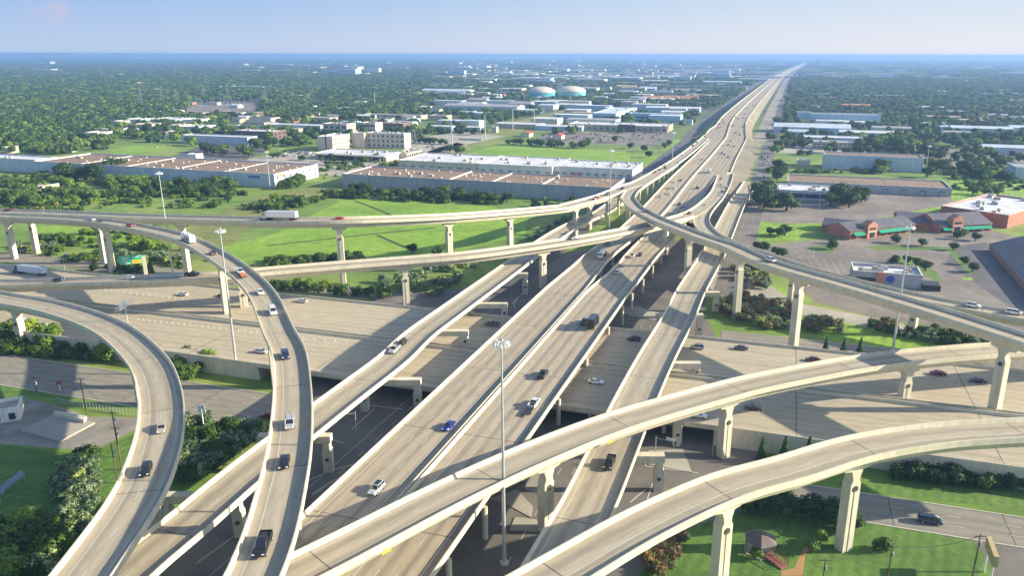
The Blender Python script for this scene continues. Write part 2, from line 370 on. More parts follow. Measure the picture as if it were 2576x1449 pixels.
mkroad('R6',[('z2',1955,95,5.2),('z2',1905,250,6.5),('z2',1800,430,8.6),('z2',1640,615,11.2),('z2',1572,735,12.6),('z2',1592,850,13.4),('z2',1710,965,13.9),('z2',1870,1055,14.1),('b4',540,613,14.2),('b4',1000,745,14.3),('b4',1500,864,14.3),('b4',2000,968,14.2),('b4',2576,1066,14)],8.8,ext1=60)
mkroad('R11',[('c2',240,1475,20),('c2',440,1378,20),('c2',765,1215,20),('c2',1225,975,19.7),('c2',1745,727,19.4),('c3',645,515,19),('c3',1040,385,18.6),('c3',1590,232,18.2),('c4',200,199,17.9),('c4',740,94,17.5),('c4',1150,37,17),('z4',2090,1086,16.6),('z4',2575,1062,16.2)],8.8,ext0=30,ext1=50)
mkroad('R12',[('c3',510,1380,24),('c3',950,1125,24),('c3',1510,865,24),('c4',395,755,23.6),('c4',850,612,23.2),('c4',1400,526,22.8),('c4',1899,497,22.4)],8.7,ext0=40,ext1=40)
def mainpts(y0,y1,off=0,dz=0):
    out=[];y=y0
    while y<=y1:
        out.append((mx(y)+off,y,mz(y)+dz)); y+=6 if y<1300 else (12 if y<2600 else 60)
    return out
def lerp(tab,y):
    for (a,va),(b,vb) in zip(tab,tab[1:]):
        if y<=b: return va+(vb-va)*max(0,(y-a))/(b-a)
    return tab[-1][1]
K=EV[0]
L8=[(0,-16.8),(900,-16.8),(960,-27),(1000,-26),(1060,-18.5),(1500,-18),(9999,-19)]
R8t=[(0,-.35),(290,-.35),(340,-3.4),(400,-3.4),(450,-.35),(99999,-.35)]
L9=[(0,.35),(290,.35),(320,2.0),(345,2.4),(400,.35),(99999,.35)]
R9t=[(0,17.6),(470,17.6),(600,18.6),(640,19.5),(662,28.5),(760,26.5),(920,25.5),(1010,22.5),(1080,21),(1230,22),(99999,22)]
ROADS['R8']=Road(mainpts(95,13000),lambda p:lerp(L8,p[1])*K,lambda p:lerp(R8t,p[1])*K)
ROADS['R9']=Road(mainpts(95,13000),lambda p:lerp(L9,p[1])*K,lambda p:lerp(R9t,p[1])*K)
# --- build helper
def others(key): return [r for k,r in ROADS.items() if k!=key]
def merge_skip(key, side):
    rd=ROADS[key]; ot=[(k,r) for k,r in ROADS.items() if k!=key]
    fl=[]
    for i in range(len(rd.P)):
        o=rd.L[i]+.2 if side==0 else rd.R[i]-.2; p=rd.pt(i,o)
        fl.append(any(r.inside(p[0],p[1],p[2],.25) for k,r in ot if {k,key}!={'R8','R9'}))
    return lambda i: fl[i]
def hood(rd,gd,ins,narrow=1.1):
    return [(0,ins,-.32),(1,ins,-.32),(1,ins+narrow,-.32-gd),(0,ins+narrow,-.32-gd)]
LABEL={'A':('flyover_ramp','long high concrete flyover carrying the white semi truck across the green field'),
 'R2':('flyover_ramp','tall curved concrete flyover sweeping from the left edge down to the bottom centre'),
 'R3':('flyover_ramp','concrete flyover crossing below the long one, from left edge to the freeway split'),
 'R4':('flyover_ramp','curved concrete ramp nearest the lower left corner, with beige sedan and black wagon'),
 'R7':('connector_bridge','straight concrete connector bridge left of the main freeway, with pickup and trailer'),
 'R10':('connector_bridge','straight concrete connector bridge right of the main freeway, with one black pickup'),
 'R5':('flyover_ramp','high concrete flyover curving from upper centre down to the right edge, dark fascia'),
 'R6':('flyover_ramp','lower concrete ramp running just behind the high flyover at right, white cars on it'),
 'R11':('flyover_ramp','concrete flyover rising from bottom centre-left to right edge across the freeway, empty'),
 'R12':('flyover_ramp','empty curved concrete flyover in the lower right corner, nearest the camera'),
 'R8':('freeway_viaduct','left carriageway of the main freeway, with the blue car and cement mixer truck'),
 'R9':('freeway_viaduct','right carriageway of the main freeway, with the black box truck')}
GDEP={'R8':1.5,'R9':1.5,'R7':1.5,'R10':1.5}
ROOT={}
for key,rd in ROADS.items():
    nm,lab=LABEL[key]; r=empty(nm); tag(r,lab,'flyover' if nm=='flyover_ramp' else 'bridge','stack interchange roadways'); ROOT[key]=r
    main=key in('R8','R9'); gd=GDEP.get(key,2.2)
    sweep(rd,[(0,0,0),(1,0,0),(1,.05,-.32),(0,.05,-.32)],'deck',[M['deckm'] if main else M['deck'],M['conc']],r,mi=[0,1,1,1,1])
    iend=len(rd.P)-1
    if main: ig=next(i for i,p in enumerate(rd.P) if p[1]>440)
    else: ig=iend
    def low(i,rd=rd,gd=gd): return rd.P[i][2]<gd+.6
    if main:
        sweep(rd,hood(rd,gd,.9,.05),'girder',M['conc'],r,0,ig)
        # retained embankment beyond
        rr=Road(rd.P,lambda p:0); rr.L=rd.L; rr.R=rd.R
        mb=MB(); prev=None
        for i in range(ig,len(rd.P)):
            a=rd.pt(i,rd.L[i]+.1); b=rd.pt(i,rd.R[i]-.1); k=len(mb.v)
            mb.v+=[(a[0],a[1],a[2]-.25),(b[0],b[1],b[2]-.25),(b[0],b[1],-.2),(a[0],a[1],-.2)]
            if prev is not None:
                for j in range(4):
                    j2=(j+1)%4; mb.f.append((prev+j,prev+j2,k+j2,k+j)); mb.m.append(0)
            prev=k
        mb.build('retaining_wall',M['conc'],r)
    else:
        sweep(rd,hood(rd,gd,.95),'girder',M['conc'],r,skip=low)
        mb=MB(); prev=None
        for i in range(len(rd.P)):
            if not low(i): prev=None; continue
            a=rd.pt(i,rd.L[i]+.12); b=rd.pt(i,rd.R[i]-.12); k=len(mb.v)
            mb.v+=[(a[0],a[1],a[2]-.25),(b[0],b[1],b[2]-.25),(b[0],b[1],-.2),(a[0],a[1],-.2)]
            for j in range(4):
                j2=(j+1)%4
                if prev is not None: mb.f.append((prev+j,prev+j2,k+j2,k+j)); mb.m.append(0)
            prev=k
        if mb.f: mb.build('abutment_wall',M['conc'],r)
    sl,sr=merge_skip(key,0),merge_skip(key,1)
    if main:
        if key=='R9': sl0=sl
    BH=1.0
    sweep(rd,[(0,-.04,-.36),(0,-.04,BH),(0,.22,BH),(0,.45,.012),(0,.45,-.1)],'barrier',M['conc'],r,skip=sl)
    sweep(rd,[(1,-.04,-.36),(1,-.04,BH),(1,.22,BH),(1,.45,.012),(1,.45,-.1)],'barrier',M['conc'],r,skip=sr)
    if main:
        i2=next(i for i,p in enumerate(rd.P) if p[1]>1500)
        lines(rd,[(0,2.2),(1,2.8)] if key=='R8' else [(0,2.8),(1,2.2)],'edge_line',r,M['line'],w=.16,i1=i2)
        lo=[(0,2.2+3.6*k) for k in range(1,4)] if key=='R8' else [(0,2.8+3.6*k) for k in range(1,4)]
        lines(rd,lo,'lane_marking',r,M['line'],dash=(3.5,12),w=.13,i1=i2)
    elif key in('R7','R10','R4'):
        lines(rd,[(0,1.6),(1,2.4)],'edge_line',r,M['line'],w=.14)
        if key!='R10': lines(rd,[(0,5.2)],'lane_marking',r,M['line'],dash=(3,12),w=.14)
    else:
        lines(rd,[(0,1.15)] if key in ('R11','A','R3') else ([(1,3.4)] if key=='R12' else [(1,2.1)]),'edge_line',r,M['line'],w=.14)
# ------------------------------------------------------------------ piers
def pier(key, base, zb=0., cap=6.2, col=2.7, th=2.3, med=True):
    rd=ROADS[key]; X,Y,_=at(*base,zb); i=rd.near(X,Y); p=rd.P[i]; gd=GDEP.get(key,2.2); zt=p[2]-.32-gd
    hgt=zt-zb; rz=rd.tan(i)
    mb=MB(); c=col/2; k=cap/2; nk=col*.36
    fl=min(3.4,hgt*.45)
    prof=[(-c,-.5),(c,-.5),(c,hgt-fl-1.2),(nk,hgt-fl-.5),(nk,hgt-fl+.3),(c*1.1,hgt-1.5),(k,hgt-1.2),(k,hgt),(-k,hgt),(-k,hgt-1.2),(-c*1.1,hgt-1.5),(-nk,hgt-fl+.3),(-nk,hgt-fl-.5),(-c,hgt-fl-1.2)]
    # transverse axis = local x ; along-road = local y
    mb.prism([(x,-th/2,z) for x,z in prof],[(x,th/2,z) for x,z in prof])
    # shallow ribs on faces
    o=mb.build('pier',M['conc'],ROOT[key],loc=(p[0],p[1],zb),rz=rz)
    mr=MB()
    for s in(-1,1):
        mr.box((0,s*(th/2+.06),(hgt-fl-1.8)/2),(.35,.12,max(.5,hgt-fl-2.2)))
    mr.build('pier_rib',M['conc'],o)
    if med:
        for s in(-1,1):
            md=MB(); md.cyl((0,s*(th/2+.10),hgt-fl-2.2),.62,.2,14,axis='y'); md.build('medallion',M['bronze'],o)
    return o
M['bronze']=plain('dark_bronze',(.07,.065,.055),.6,.2,3)
def piers(key,lst,**k):
    for b in lst: pier(key,b[:3],b[3] if len(b)>3 else 0.,**k)
piers('A',[('b2',660,805),('b2',1605,690),('b2',2200,575),('b3',640,372),('b3',830,335),('b1',1690,690),('b1',770,645),('b1',125,575)])
piers('R2',[('b1',890,710),('b1',30,600),('b1',1858,1062,5.),('c1',1735,240)])
piers('R3',[('b2',1235,975),('b3',340,835),('b1',2098,1088,5.),('b3',1100,470)])
piers('R4',[('b1',140,1375),('c1',855,375)])
piers('R5',[('b3',1460,820),('b3',1905,1100),('b4',610,1340),('c4',1650,395,5.),('b3',1010,275)],cap=7)
piers('R6',[('b4',430,945),('b4',1395,1320),('b3',1690,560)])
piers('R11',[('c4',1185,335,5.),('c3',1560,700),('c3',410,1180)])
piers('R12',[('c4',880,1355)],cap=7)
# off-map bases measured only at the cap
def pier_at(key,X,Y,zb=0.,**k):
    rd=ROADS[key]; i=rd.near(X,Y); p=rd.P[i]
    u,v=proj(p[0],p[1],zb); return pier(key,('d',u,v),zb,**k)
for t in [('R12',*at('c3',1590,1030,21.5)[:2]),('R11',*at('c2',300,1470,18)[:2]),('R4',*at('c1',1010,1010,17)[:2]),('R4',*at('c1',1100,800,17)[:2]),('R2',*at('c2',440,760,25)[:2]),('R5',*at('z2',655,440,16)[:2])]:
    pier_at(*t)
# A north viaduct small piers
rd=ROADS['A']
for Y in range(475,700,22):
    i=min(range(len(rd.P)),key=lambda i:abs(rd.P[i][1]-Y))
    if rd.P[i][2]>5 and rd.P[i][0]>20: pier_at('A',rd.P[i][0],rd.P[i][1],cap=7.5,col=1.6,th=1.3,med=False)
# straddle bents (connector R7 / R10)
def straddle(key, base, zb, side, span):
    rd=ROADS[key]; X,Y,_=at(*base,zb); i=rd.near(X,Y); p=rd.P[i]; zt=p[2]-1.86
    ang=0.0
    mb=MB(); x0,x1=X-side*span,X
    a=min(x0,x1)-1.2; b=max(x0,x1)+1.2; y=Y
    mb.box(((a+b)/2,y,zt-.9),(b-a,2.2,1.8)); 
    for x in(x0,x1):
        hc=zt-1.8-zb; prof=[(-1.15,-.4),(1.15,-.4),(1.15,hc*.72),(.8,hc*.8),(.8,hc),(-.8,hc),(-.8,hc*.8),(-1.15,hc*.72)]
        mb.prism([(x+q,y-1,zb+z) for q,z in prof],[(x+q,y+1,zb+z) for q,z in prof])
    o=mb.build('straddle_bent',M['conc'],ROOT[key])
    for x in(x0,x1):
        md=MB(); md.cyl((x,y-1.08,zb+(zt-1.8-zb)*.45),.5,.16,12,axis='y'); md.build('medallion',M['bronze'],o)
for b,zb,sp in [(('b2',2245,880),0,15),(('b2',2065,1070),5,15),(('b2',1725,1320),5,15),(('c2',1160,390),0,15.5),(('c2',590,780),0,15.5),(('c1',1545,1190),0,15)]: straddle('R7',b,zb,1,sp)
for b,zb,sp in [(('c3',1200,610),0,16),(('c3',1325,160),5,15),(('b3',1690,1250),0,15),(('b3',1835,1030),0,12),(('c3',1080,900),0,14)]: straddle('R10',b,zb,1,sp)
for b,zb,sp in [(('c3',730,400),5,1),(('c3',900,110),5,1)]: pass
# bents of main carriageways
for key,cols in(('R8',(-14.5,-9,-3.5)),('R9',(4,10,16.2))):
    rd=ROADS[key]
    for Y in (112,133,150,172,206,232,262,285,306,330,352,376,398):
        i=min(range(len(rd.P)),key=lambda i:abs(rd.P[i][1]-Y)); p=rd.P[i]; zt=p[2]-1.84
        zb=5. if 5.2<p[1]+.313*p[0]-195<73 else 0.
        mb=MB(); L_,R_=rd.L[i],rd.R[i]; cx_=(L_+R_)/2; q=rd.pt(i,cx_); rz=rd.tan(i)
        mb.box((q[0],q[1],zt-.65),(R_-L_-1.6,1.4,1.3),rz)
        for c in cols:
            s=rd.pt(i,c*K); mb.cyl((s[0],s[1],zb-.3),.62,zt-1.3-zb+.3,12)
        mb.build('bent',M['conc'],ROOT[key])
# ------------------------------------------------------------------ cross freeway (raised to z=5) and frontage roads
def crosspts(x0,x1,off,z,step=8):
    out=[];x=x0
    while x<=x1: out.append((x,off-.313*x,z)); x+=step
    return out
ZC=5.
cr=empty('cross_freeway'); tag(cr,'wide concrete freeway crossing left to right beneath every flyover','freeway')
ROOT['X1']=ROOT['X2']=cr
def crossz(x): return ZC
# road centreline running +x => right side is toward camera. L=far edge (negative offset)
ROADS['X1']=Road(crosspts(-520,380,234.8,ZC),-36.9*K,-1.0*K)       # far carriageway  Y 236..271.5
ROADS['X2']=Road(crosspts(-520,380,234.8,ZC),1.0*K,34.2*K)         # near carriageway
for k_ in('X1','X2'):
    rd=ROADS[k_]
    sweep(rd,[(0,0,0),(1,0,0),(1,.05,-.35),(0,.05,-.35)],'deck',[M['deckx'],M['conc']],cr,mi=[0,1,1,1,1])
    span=lambda i,rd=rd: not(-74<rd.P[i][0]+ (0) <52)
    sweep(rd,[(0,.9,-.36),(1,.9,-.36),(1,.9,-1.35),(0,.9,-1.35)],'girder',M['conc'],cr,skip=span)
    emb=MB()
    for xa,xb in((-520,-74),(52,380)):
        pts=[p for p in range(len(rd.P)) if xa<=rd.P[p][0]<=xb]; prev=None
        for i in pts:
            a=rd.pt(i,rd.L[i]+.1); b=rd.pt(i,rd.R[i]-.1); k=len(emb.v)
            emb.v+=[(a[0],a[1],ZC-.3),(b[0],b[1],ZC-.3),(b[0],b[1],-.2),(a[0],a[1],-.2)]
            if prev is not None:
                for j in range(4):
                    j2=(j+1)%4; emb.f.append((prev+j,prev+j2,k+j2,k+j)); emb.m.append(0)
            else: emb.f.append((k,k+1,k+2,k+3)); emb.m.append(0)
            prev=k
        emb.f.append((prev,prev+1,prev+2,prev+3)); emb.m.append(0)
    emb.build('retaining_wall',M['conc'],cr)
    for sd in(0,1):
        sweep(rd,[(sd,-.04,-.5),(sd,-.04,.95),(sd,.22,.95),(sd,.45,.012),(sd,.45,-.1)],'barrier',M['conc'],cr)
    lines(rd,[(0,3.0),(1,3.0)],'edge_line',cr,M['line'],w=.16)
    lines(rd,[(0,3.0+3.65*k) for k in (1,2,3,5,6,7)],'lane_marking',cr,M['line'],dash=(3.5,12),w=.13)
for X_ in(-52,-30,-8,14,34):
    for off in(228,212,204,246,262):
        mb=MB(); mb.cyl((X_,off-.313*X_,-.3),.6,ZC-1.05,12); mb.build('column',M['conc'],cr)
def flat_road(name,pts,hw,z,mat,label=None,ln=None):
    rd=Road([(x,y,z) for x,y in pts],-hw); o=sweep(rd,[(0,0,0),(1,0,0)],name,mat,None,closed=False)
    me=o.data
    if me.polygons[0].normal.z<0: me.flip_normals()
    o['kind']='structure'
    if ln: 
        q=lines(rd,ln[0],'road_markings',None,M['line'],dash=ln[1],w=.15,dz=.01); q['kind']='structure'
        if len(ln)>2:
            q=lines(rd,ln[2],'road_markings',None,M['line'],w=.15,dz=.01); q['kind']='structure'
    return rd
FR7=None
def kerb(name, rd, side, w=.3, h=.13):
    o=sweep(rd,[(side,-w,-.02),(side,-w,h),(side,0,h),(side,0,-.02)],name,M['conc'],None); o['kind']='structure'
def seq(a,b,st): 
    out=[];x=a
    while x<=b: out.append(x); x+=st
    return out
FR1=flat_road('frontage_road',[(x,182.-.313*x) for x in seq(-330,-72,12)],9.8,.02,M['front'],ln=([(0,3.9),(0,7.7),(1,3.9),(1,7.7)],(3,12)))
FR2=flat_road('frontage_road',[(x,180.-.313*x) for x in seq(57,260,12)],6.2,.02,M['front'],ln=([(0,4.2),(0,8.2)],(3,12)))
FR3=flat_road('frontage_road',[(x,299.-.313*x) for x in seq(-480,-72,12)],7.0,.02,M['front'],ln=([(0,4.7),(0,9.4)],(3,12)))
FR4=flat_road('frontage_road',[(x,289.-.313*x) for x in seq(66,330,12)],7.5,.02,M['front'],ln=([(0,5),(0,10)],(3,12)))
FR5=flat_road('frontage_road',[(mx(y)-47,y) for y in seq(318,9000,20)],8.,.03,M['asph'])
FR6=flat_road('frontage_road',[(mx(y)+54+max(0,min(8.6,(y-940)*.05)),y) for y in seq(318,9000,20)],7.,.03,M['road'],ln=([(0,4.6),(0,9.2)],(3,12)))
FR7=flat_road('frontage_road',[(mx(y)+40+min(8.6,max(0,(y-940)*.05)),y) for y in seq(940,11000,20)],8.5,.04,M['fr7'],ln=([(0,5),(0,10)],(3,12)))
for r_ in(FR1,FR2,FR3,FR4):
    kerb('kerb',r_,0); kerb('kerb',r_,1)
def slope(name,y0,y1,a,b,mat):
    mb=MB(); pr=None
    for y in seq(y0,y1,12):
        p=(mx(y)+a(y),y,max(.03,mz(y)-.35)); q=(mx(y)+b(y),y,.028)
        if pr: mb.face([pr[0],pr[1],q,p] if b(y)>a(y) else [pr[1],pr[0],p,q])
        pr=(p,q)
    o=mb.build(name,mat); o['kind']='structure'
slope('embankment',455,12000,lambda y:lerp(R9t,y)-.2,lambda y:min(44,lerp(R9t,y)+20) if y<930 else lerp(R9t,y)+9,M['slope'])
slope('embankment',960,12000,lambda y:lerp(L8,y)+.2,lambda y:lerp(L8,y)-18,M['olive'])
# central intersection pavement beneath the stack
sheet('pavement',[(-72,173+22.5),(-72,321),(-26,333),(8,392),(62,425),(92,428),(80,340),(66,300),(64,250),(60,190),(54,160),(12,112),(3,80),(-62,80),(-76,130),(-74,160)],.012,M['road'])
# markings on the ground level streets
mb=MB()
for off in(-34,-30.5,-27,24,27.5,31):
    for y in seq(112,300,1):
        if y%9<3 or off in(-34,31): mb.face([(.313*y-73.2+off-.08,y,.03),(.313*y-73.2+off+.08,y,.03),(.313*(y+1)-73.2+off+.08,y+1,.03),(.313*(y+1)-73.2+off-.08,y+1,.03)])
for y0 in(176,192,288,296):
    for x in(-66,-30): pass
struct(mb.build('road_markings',M['line']))
def kline(pts,label=None):
    rd=Road(spline([(*at(*p)[:2],.03) for p in pts]),-.14); o=sweep(rd,[(0,0,0),(1,0,0)],'kerb_line',M['line'],None,closed=False)
    if o.data.polygons[0].normal.z<0: o.data.flip_normals()
    o['kind']='structure'
kline([('c2',460,840),('c2',560,780),('c2',680,740),('c2',800,725)]); kline([('c2',480,930),('c2',600,830),('c2',700,800)]); kline([('c2',560,560),('c2',700,605)]); kline([('c2',850,355),('c2',960,375),('c2',1080,385)])
kline([('c2',880,380),('c2',700,540)]); kline([('b2',2150,1000),('b2',2135,960),('b2',2200,900)]); kline([('c3',905,980),('c3',925,910),('c3',1000,900)]); kline([('c3',1000,745),('c3',1010,690),('c3',1040,650)]); kline([('c3',1000,745),('c3',1150,770),('c3',1340,790)])
kline([('c1',1260,1370),('c1',1400,1270),('c1',1520,1180)]); kline([('b3',75,960),('b3',130,900),('b3',200,850)])
def island(*pts):
    w=[at(*p)[:2] for p in pts]; mb=MB(); mb.prism([(x,y,0) for x,y in w],[(x,y,.16) for x,y in w]); struct(mb.build('traffic_island',M['lotc']))
island(('c2',-100,1500),('c2',1500,1380),('c2',1600,1400),('c2',1650,1460),('c2',1560,1500)) if 0 else None
island(('c3',130,1160),('c3',165,1075),('c3',370,1100),('c3',340,1170)); island(('c3',0,960),('c3',180,900),('c3',280,1010),('c3',270,1080),('c3',100,990)); island(('c3',240,800),('c3',380,800),('c3',360,930),('c3',230,900))
island(('c3',1020,650),('c3',1240,640),('c3',1300,790),('c3',1020,740)); island(('b3',1060,1000),('b3',1150,990),('b3',1400,1060),('b3',1350,1120),('b3',1050,1060))
# crosswalk bars
mb=MB()
for (cx_,cy_) in((25,160),(28,163)):
    a=Vector((cx_,cy_,.032)); d=Vector((NV[0],NV[1],0)); e=Vector((EV[0],EV[1],0))
    mb.face([a,a+e*.25,a+e*.25+d*9,a+d*9])
struct(mb.build('crosswalk_lines',M['line']))
# ------------------------------------------------------------------ land patches
def P_(name,z,mat,*pts,label=None): return psheet(name,pts,z,mat,label)
P_('field',.008,M['lawn'],('d',560,620),('d',700,585),('d',870,498),('d',1050,508),('d',1240,520),('d',1330,545),('d',1320,590),('d',1180,625),('d',1000,648),('d',700,668),('d',590,660))
P_('field',.008,M['lawn'],('d',1165,388),('d',1260,362),('d',1420,370),('d',1640,388),('d',1665,398),('d',1590,445),('d',1560,460),('d',1540,420),('d',1180,390))
P_('field',.008,M['lawn'],('d',60,575),('d',330,545),('d',480,600),('d',400,640),('d',130,600))
P_('utility_corridor',.006,M['olive'],('d',430,600),('d',540,540),('d',640,497),('d',880,455),('d',960,410),('d',1050,372),('d',1200,330),('d',1330,296),('d',1480,262),('d',1500,266),('d',1350,318),('d',1180,372),('d',1080,398),('d',900,470),('d',760,520),('d',640,560),('d',560,640),('d',300,690),('d',280,640))
P_('car_park',.010,M['asph'],('d',430,395),('d',540,352),('d',680,362),('d',660,385),('d',560,425),('d',400,408))
P_('lawn',.009,M['lawn'],('d',270,378),('d',330,366),('d',445,366),('d',380,388),('d',290,388))
P_('car_park',.010,M['lotc'],('d',620,400),('d',760,378),('d',950,395),('d',960,425),('d',850,445),('d',640,410))
P_('car_park',.010,M['lotc'],('d',1060,345),('d',1160,330),('d',1270,343),('d',1130,372),('d',1040,412),('d',990,400))
P_('gravel_yard',.010,M['dirt'],('d',1000,408),('d',1100,372),('d',1150,358),('d',1180,366),('d',1060,420),('d',1000,425))
P_('car_park',.010,M['lot'],('d',1345,352),('d',1390,330),('d',1700,335),('d',1690,350),('d',1640,368),('d',1420,358))
P_('lawn',.011,M['lawn'],('d',1640,420),('d',1700,350),('d',1730,350),('d',1640,470),('d',1580,470))
P_('substation_yard',.008,M['lot'],('d',465,270),('d',500,262),('d',640,258),('d',650,276),('d',560,285),('d',470,282))
P_('service_yard',.010,M['lotc'],('d',1030,405),('d',1600,440),('d',1585,452),('d',1500,458),('d',1020,420))
# right-hand side
P_('car_park',.010,M['lot'],('d',1910,556),('d',1915,530),('d',2110,485),('d',2390,488),('d',2400,512),('d',2150,560),('d',1980,562))
P_('lawn',.009,M['lawn'],('d',1888,580),('d',1900,533),('d',1912,533),('d',1925,560),('d',1990,564),('d',2130,545),('d',2390,505),('d',2400,520),('d',2100,568),('d',2025,580),('d',2010,604),('d',1900,604))
P_('car_park',.011,M['lot'],('d',1880,625),('d',2020,606),('d',2380,582),('d',2420,560),('d',2576,600),('d',2700,640),('d',2900,830),('d',2576,850),('d',2200,800),('d',2050,760),('d',1930,650))
P_('lawn',.009,M['lawn'],('d',2390,488),('d',2400,440),('d',2700,440),('d',2700,500),('d',2390,505))
P_('car_park',.010,M['lot'],('d',2180,395),('d',2190,380),('d',2480,370),('d',2700,400),('d',2700,425),('d',2380,420))
P_('car_park',.010,M['lotc'],('d',1950,360),('d',2030,345),('d',2210,360),('d',2190,385),('d',1960,385))
P_('access_road',.013,M['lotc'],('d',1760,700),('d',1840,650),('d',2000,760),('d',2300,820),('d',2650,870),('d',2650,900),('d',2250,840),('d',2050,795),('d',1990,790),('d',1840,775))
P_('lawn',.010,M['lawn'],('d',1840,655),('d',1880,660),('d',1940,705),('d',2000,750),('d',1990,790),('d',1840,735))
P_('lawn',.010,M['lawn'],('d',2040,790),('d',2250,822),('d',2500,850),('d',2500,880),('d',2240,880),('d',2060,850))
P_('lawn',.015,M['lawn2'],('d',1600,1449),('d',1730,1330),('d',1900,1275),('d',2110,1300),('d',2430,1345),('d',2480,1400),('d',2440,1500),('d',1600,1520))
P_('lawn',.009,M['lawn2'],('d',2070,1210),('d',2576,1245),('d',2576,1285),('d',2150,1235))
P_('street',.014,M['road'],('d',2440,1350),('d',2650,1350),('d',2650,1520),('d',2520,1520),('d',2490,1420))
P_('footpath',.016,plain('orange_path',(.42,.22,.10),.9,.2,.2),('c4',480,1280),('c4',560,1228),('c4',575,1245),('c4',500,1310),('c4',480,1449),('c4',345,1449),('c4',345,1420),('c4',430,1400))
P_('car_park',.014,M['asph'],('b4',1960,470),('b4',2240,430),('b4',2700,800),('b4',2700,1010),('b4',2450,990),('b4',2140,780),('b4',1900,600))
P_('verge',.017,M['rough'],('b4',700,470),('b4',860,450),('b4',960,480),('b4',900,515),('b4',740,510)); P_('verge',.017,M['rough'],('b4',1180,470),('b4',1420,455),('b4',1900,470),('b4',1900,500),('b4',1300,500))
P_('verge',.017,M['lawn'],('b4',2030,735),('b4',2120,735),('b4',2140,760),('b4',2050,760)); P_('verge',.017,M['rough'],('b4',1400,560),('b4',1650,560),('b4',1830,700),('b4',1860,790),('b4',1720,720)); P_('verge',.017,M['rough'],('b4',1900,480),('b4',1960,470),('b4',2130,700),('b4',2100,720))
P_('verge',.017,M['rough'],('a4',480,1095),('a4',1280,1112),('a4',1640,1150),('a4',1640,1165),('a4',1280,1128),('a4',520,1118)); P_('verge',.017,M['lawn'],('a4',1900,1100),('a4',2090,1100),('a4',2150,1260),('a4',1960,1300)); P_('driveway',.018,M['lotc'],('a4',1180,860),('a4',1300,840),('a4',1420,880),('a4',1300,900))
mb=MB()
for k in range(9):
    for j in range(16):
        p=at('b4',560+k*14+j*70,560+k*26+j*9); mb.face([(p[0],p[1],.019),(p[0]+.12,p[1],.019),(p[0]+1.5,p[1]+4.6,.019),(p[0]+1.38,p[1]+4.6,.019)])
struct(mb.build('parking_bay_lines',M['line']))
# lower-left
P_('old_lot',.010,M['worn'],('c1',-40,345),('c1',130,300),('c1',380,360),('c1',560,430),('c1',880,435),('c1',890,500),('c1',600,650),('c1',-40,600))
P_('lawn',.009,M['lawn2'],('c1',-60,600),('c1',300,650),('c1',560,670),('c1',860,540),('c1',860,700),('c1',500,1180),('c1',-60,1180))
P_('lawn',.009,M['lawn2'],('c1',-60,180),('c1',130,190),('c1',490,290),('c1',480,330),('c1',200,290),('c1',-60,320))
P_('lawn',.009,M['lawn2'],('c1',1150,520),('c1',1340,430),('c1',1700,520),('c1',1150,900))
P_('dirt_bank',.008,M['dirt'],('c1',500,1250),('c1',800,850),('c1',860,900),('c1',560,1300))
# drainage ditches in the field
def ditch(pts):
    rd=Road(spline([(*at(*p)[:2],.0) for p in pts]),-1.1); o=sweep(rd,[(0,0,.011),(1,0,.011)],'ditch',M['ditch'],None,closed=False)
    if o.data.polygons[0].normal.z<0: o.data.flip_normals()
    o['kind']='structure'
M['ditch']=mk_grass('ditch_grass',[(.3,(.02,.035,.008)),(.7,(.04,.07,.015))],.1)
ditch([('b2',760,70),('b2',900,120),('b2',1080,195),('b2',1290,275)]); ditch([('b2',960,370),('b2',1100,430),('b2',1260,500)]); ditch([('b2',0,460),('b2',500,405),('b2',1000,350),('b2',1500,300)])
EXPO=1.12; HZ=1.4e-4
# ------------------------------------------------------------------ vehicles (front = local +x)
def ring(x,zb,zt,wb,wt): return [(x,-wb,zb),(x,wb,zb),(x,wb*1.0,(zb+zt)/2+.08),(x,wt,zt),(x,-wt,zt),(x,-wb*1.0,(zb+zt)/2+.08)]
def loft(mb,rs,mi=0):
    b=len(mb.v); k=len(rs[0])
    for r in rs: mb.v+=r
    for a in range(len(rs)-1):
        for j in range(k):
            j2=(j+1)%k; mb.f.append((b+a*k+j,b+(a+1)*k+j,b+(a+1)*k+j2,b+a*k+j2)); mb.m.append(mi)
    mb.f.append(tuple(b+j for j in range(k))); mb.m.append(mi)
    mb.f.append(tuple(b+(len(rs)-1)*k+j for j in reversed(range(k)))); mb.m.append(mi)
def cabin(mb,mg,x0,x1,x2,x3,zb,zt,wb,wt,pil=True):
    """x0,x3 base rear/front; x1,x2 roof rear/front"""
    mg.prism([(x0,-wb,zb),(x3,-wb,zb),(x3,wb,zb),(x0,wb,zb)],[(x1,-wt,zt-.06),(x2,-wt,zt-.06),(x2,wt,zt-.06),(x1,wt,zt-.06)])
    mb.prism([(x1-.02,-wt-.01,zt-.06),(x2+.02,-wt-.01,zt-.06),(x2+.02,wt+.01,zt-.06),(x1-.02,wt+.01,zt-.06)],[(x1+.12,-wt+.08,zt),(x2-.15,-wt+.08,zt),(x2-.15,wt-.08,zt),(x1+.12,wt-.08,zt)])
    if pil:
        for s in(-1,1):
            for a,b in((x0,x1),(x3,x2),((x0+x3)/2-.1,(x1+x2)/2)): mb.bar((a,s*(wb+.005),zb),(b,s*(wt+.01),zt-.04),.045)
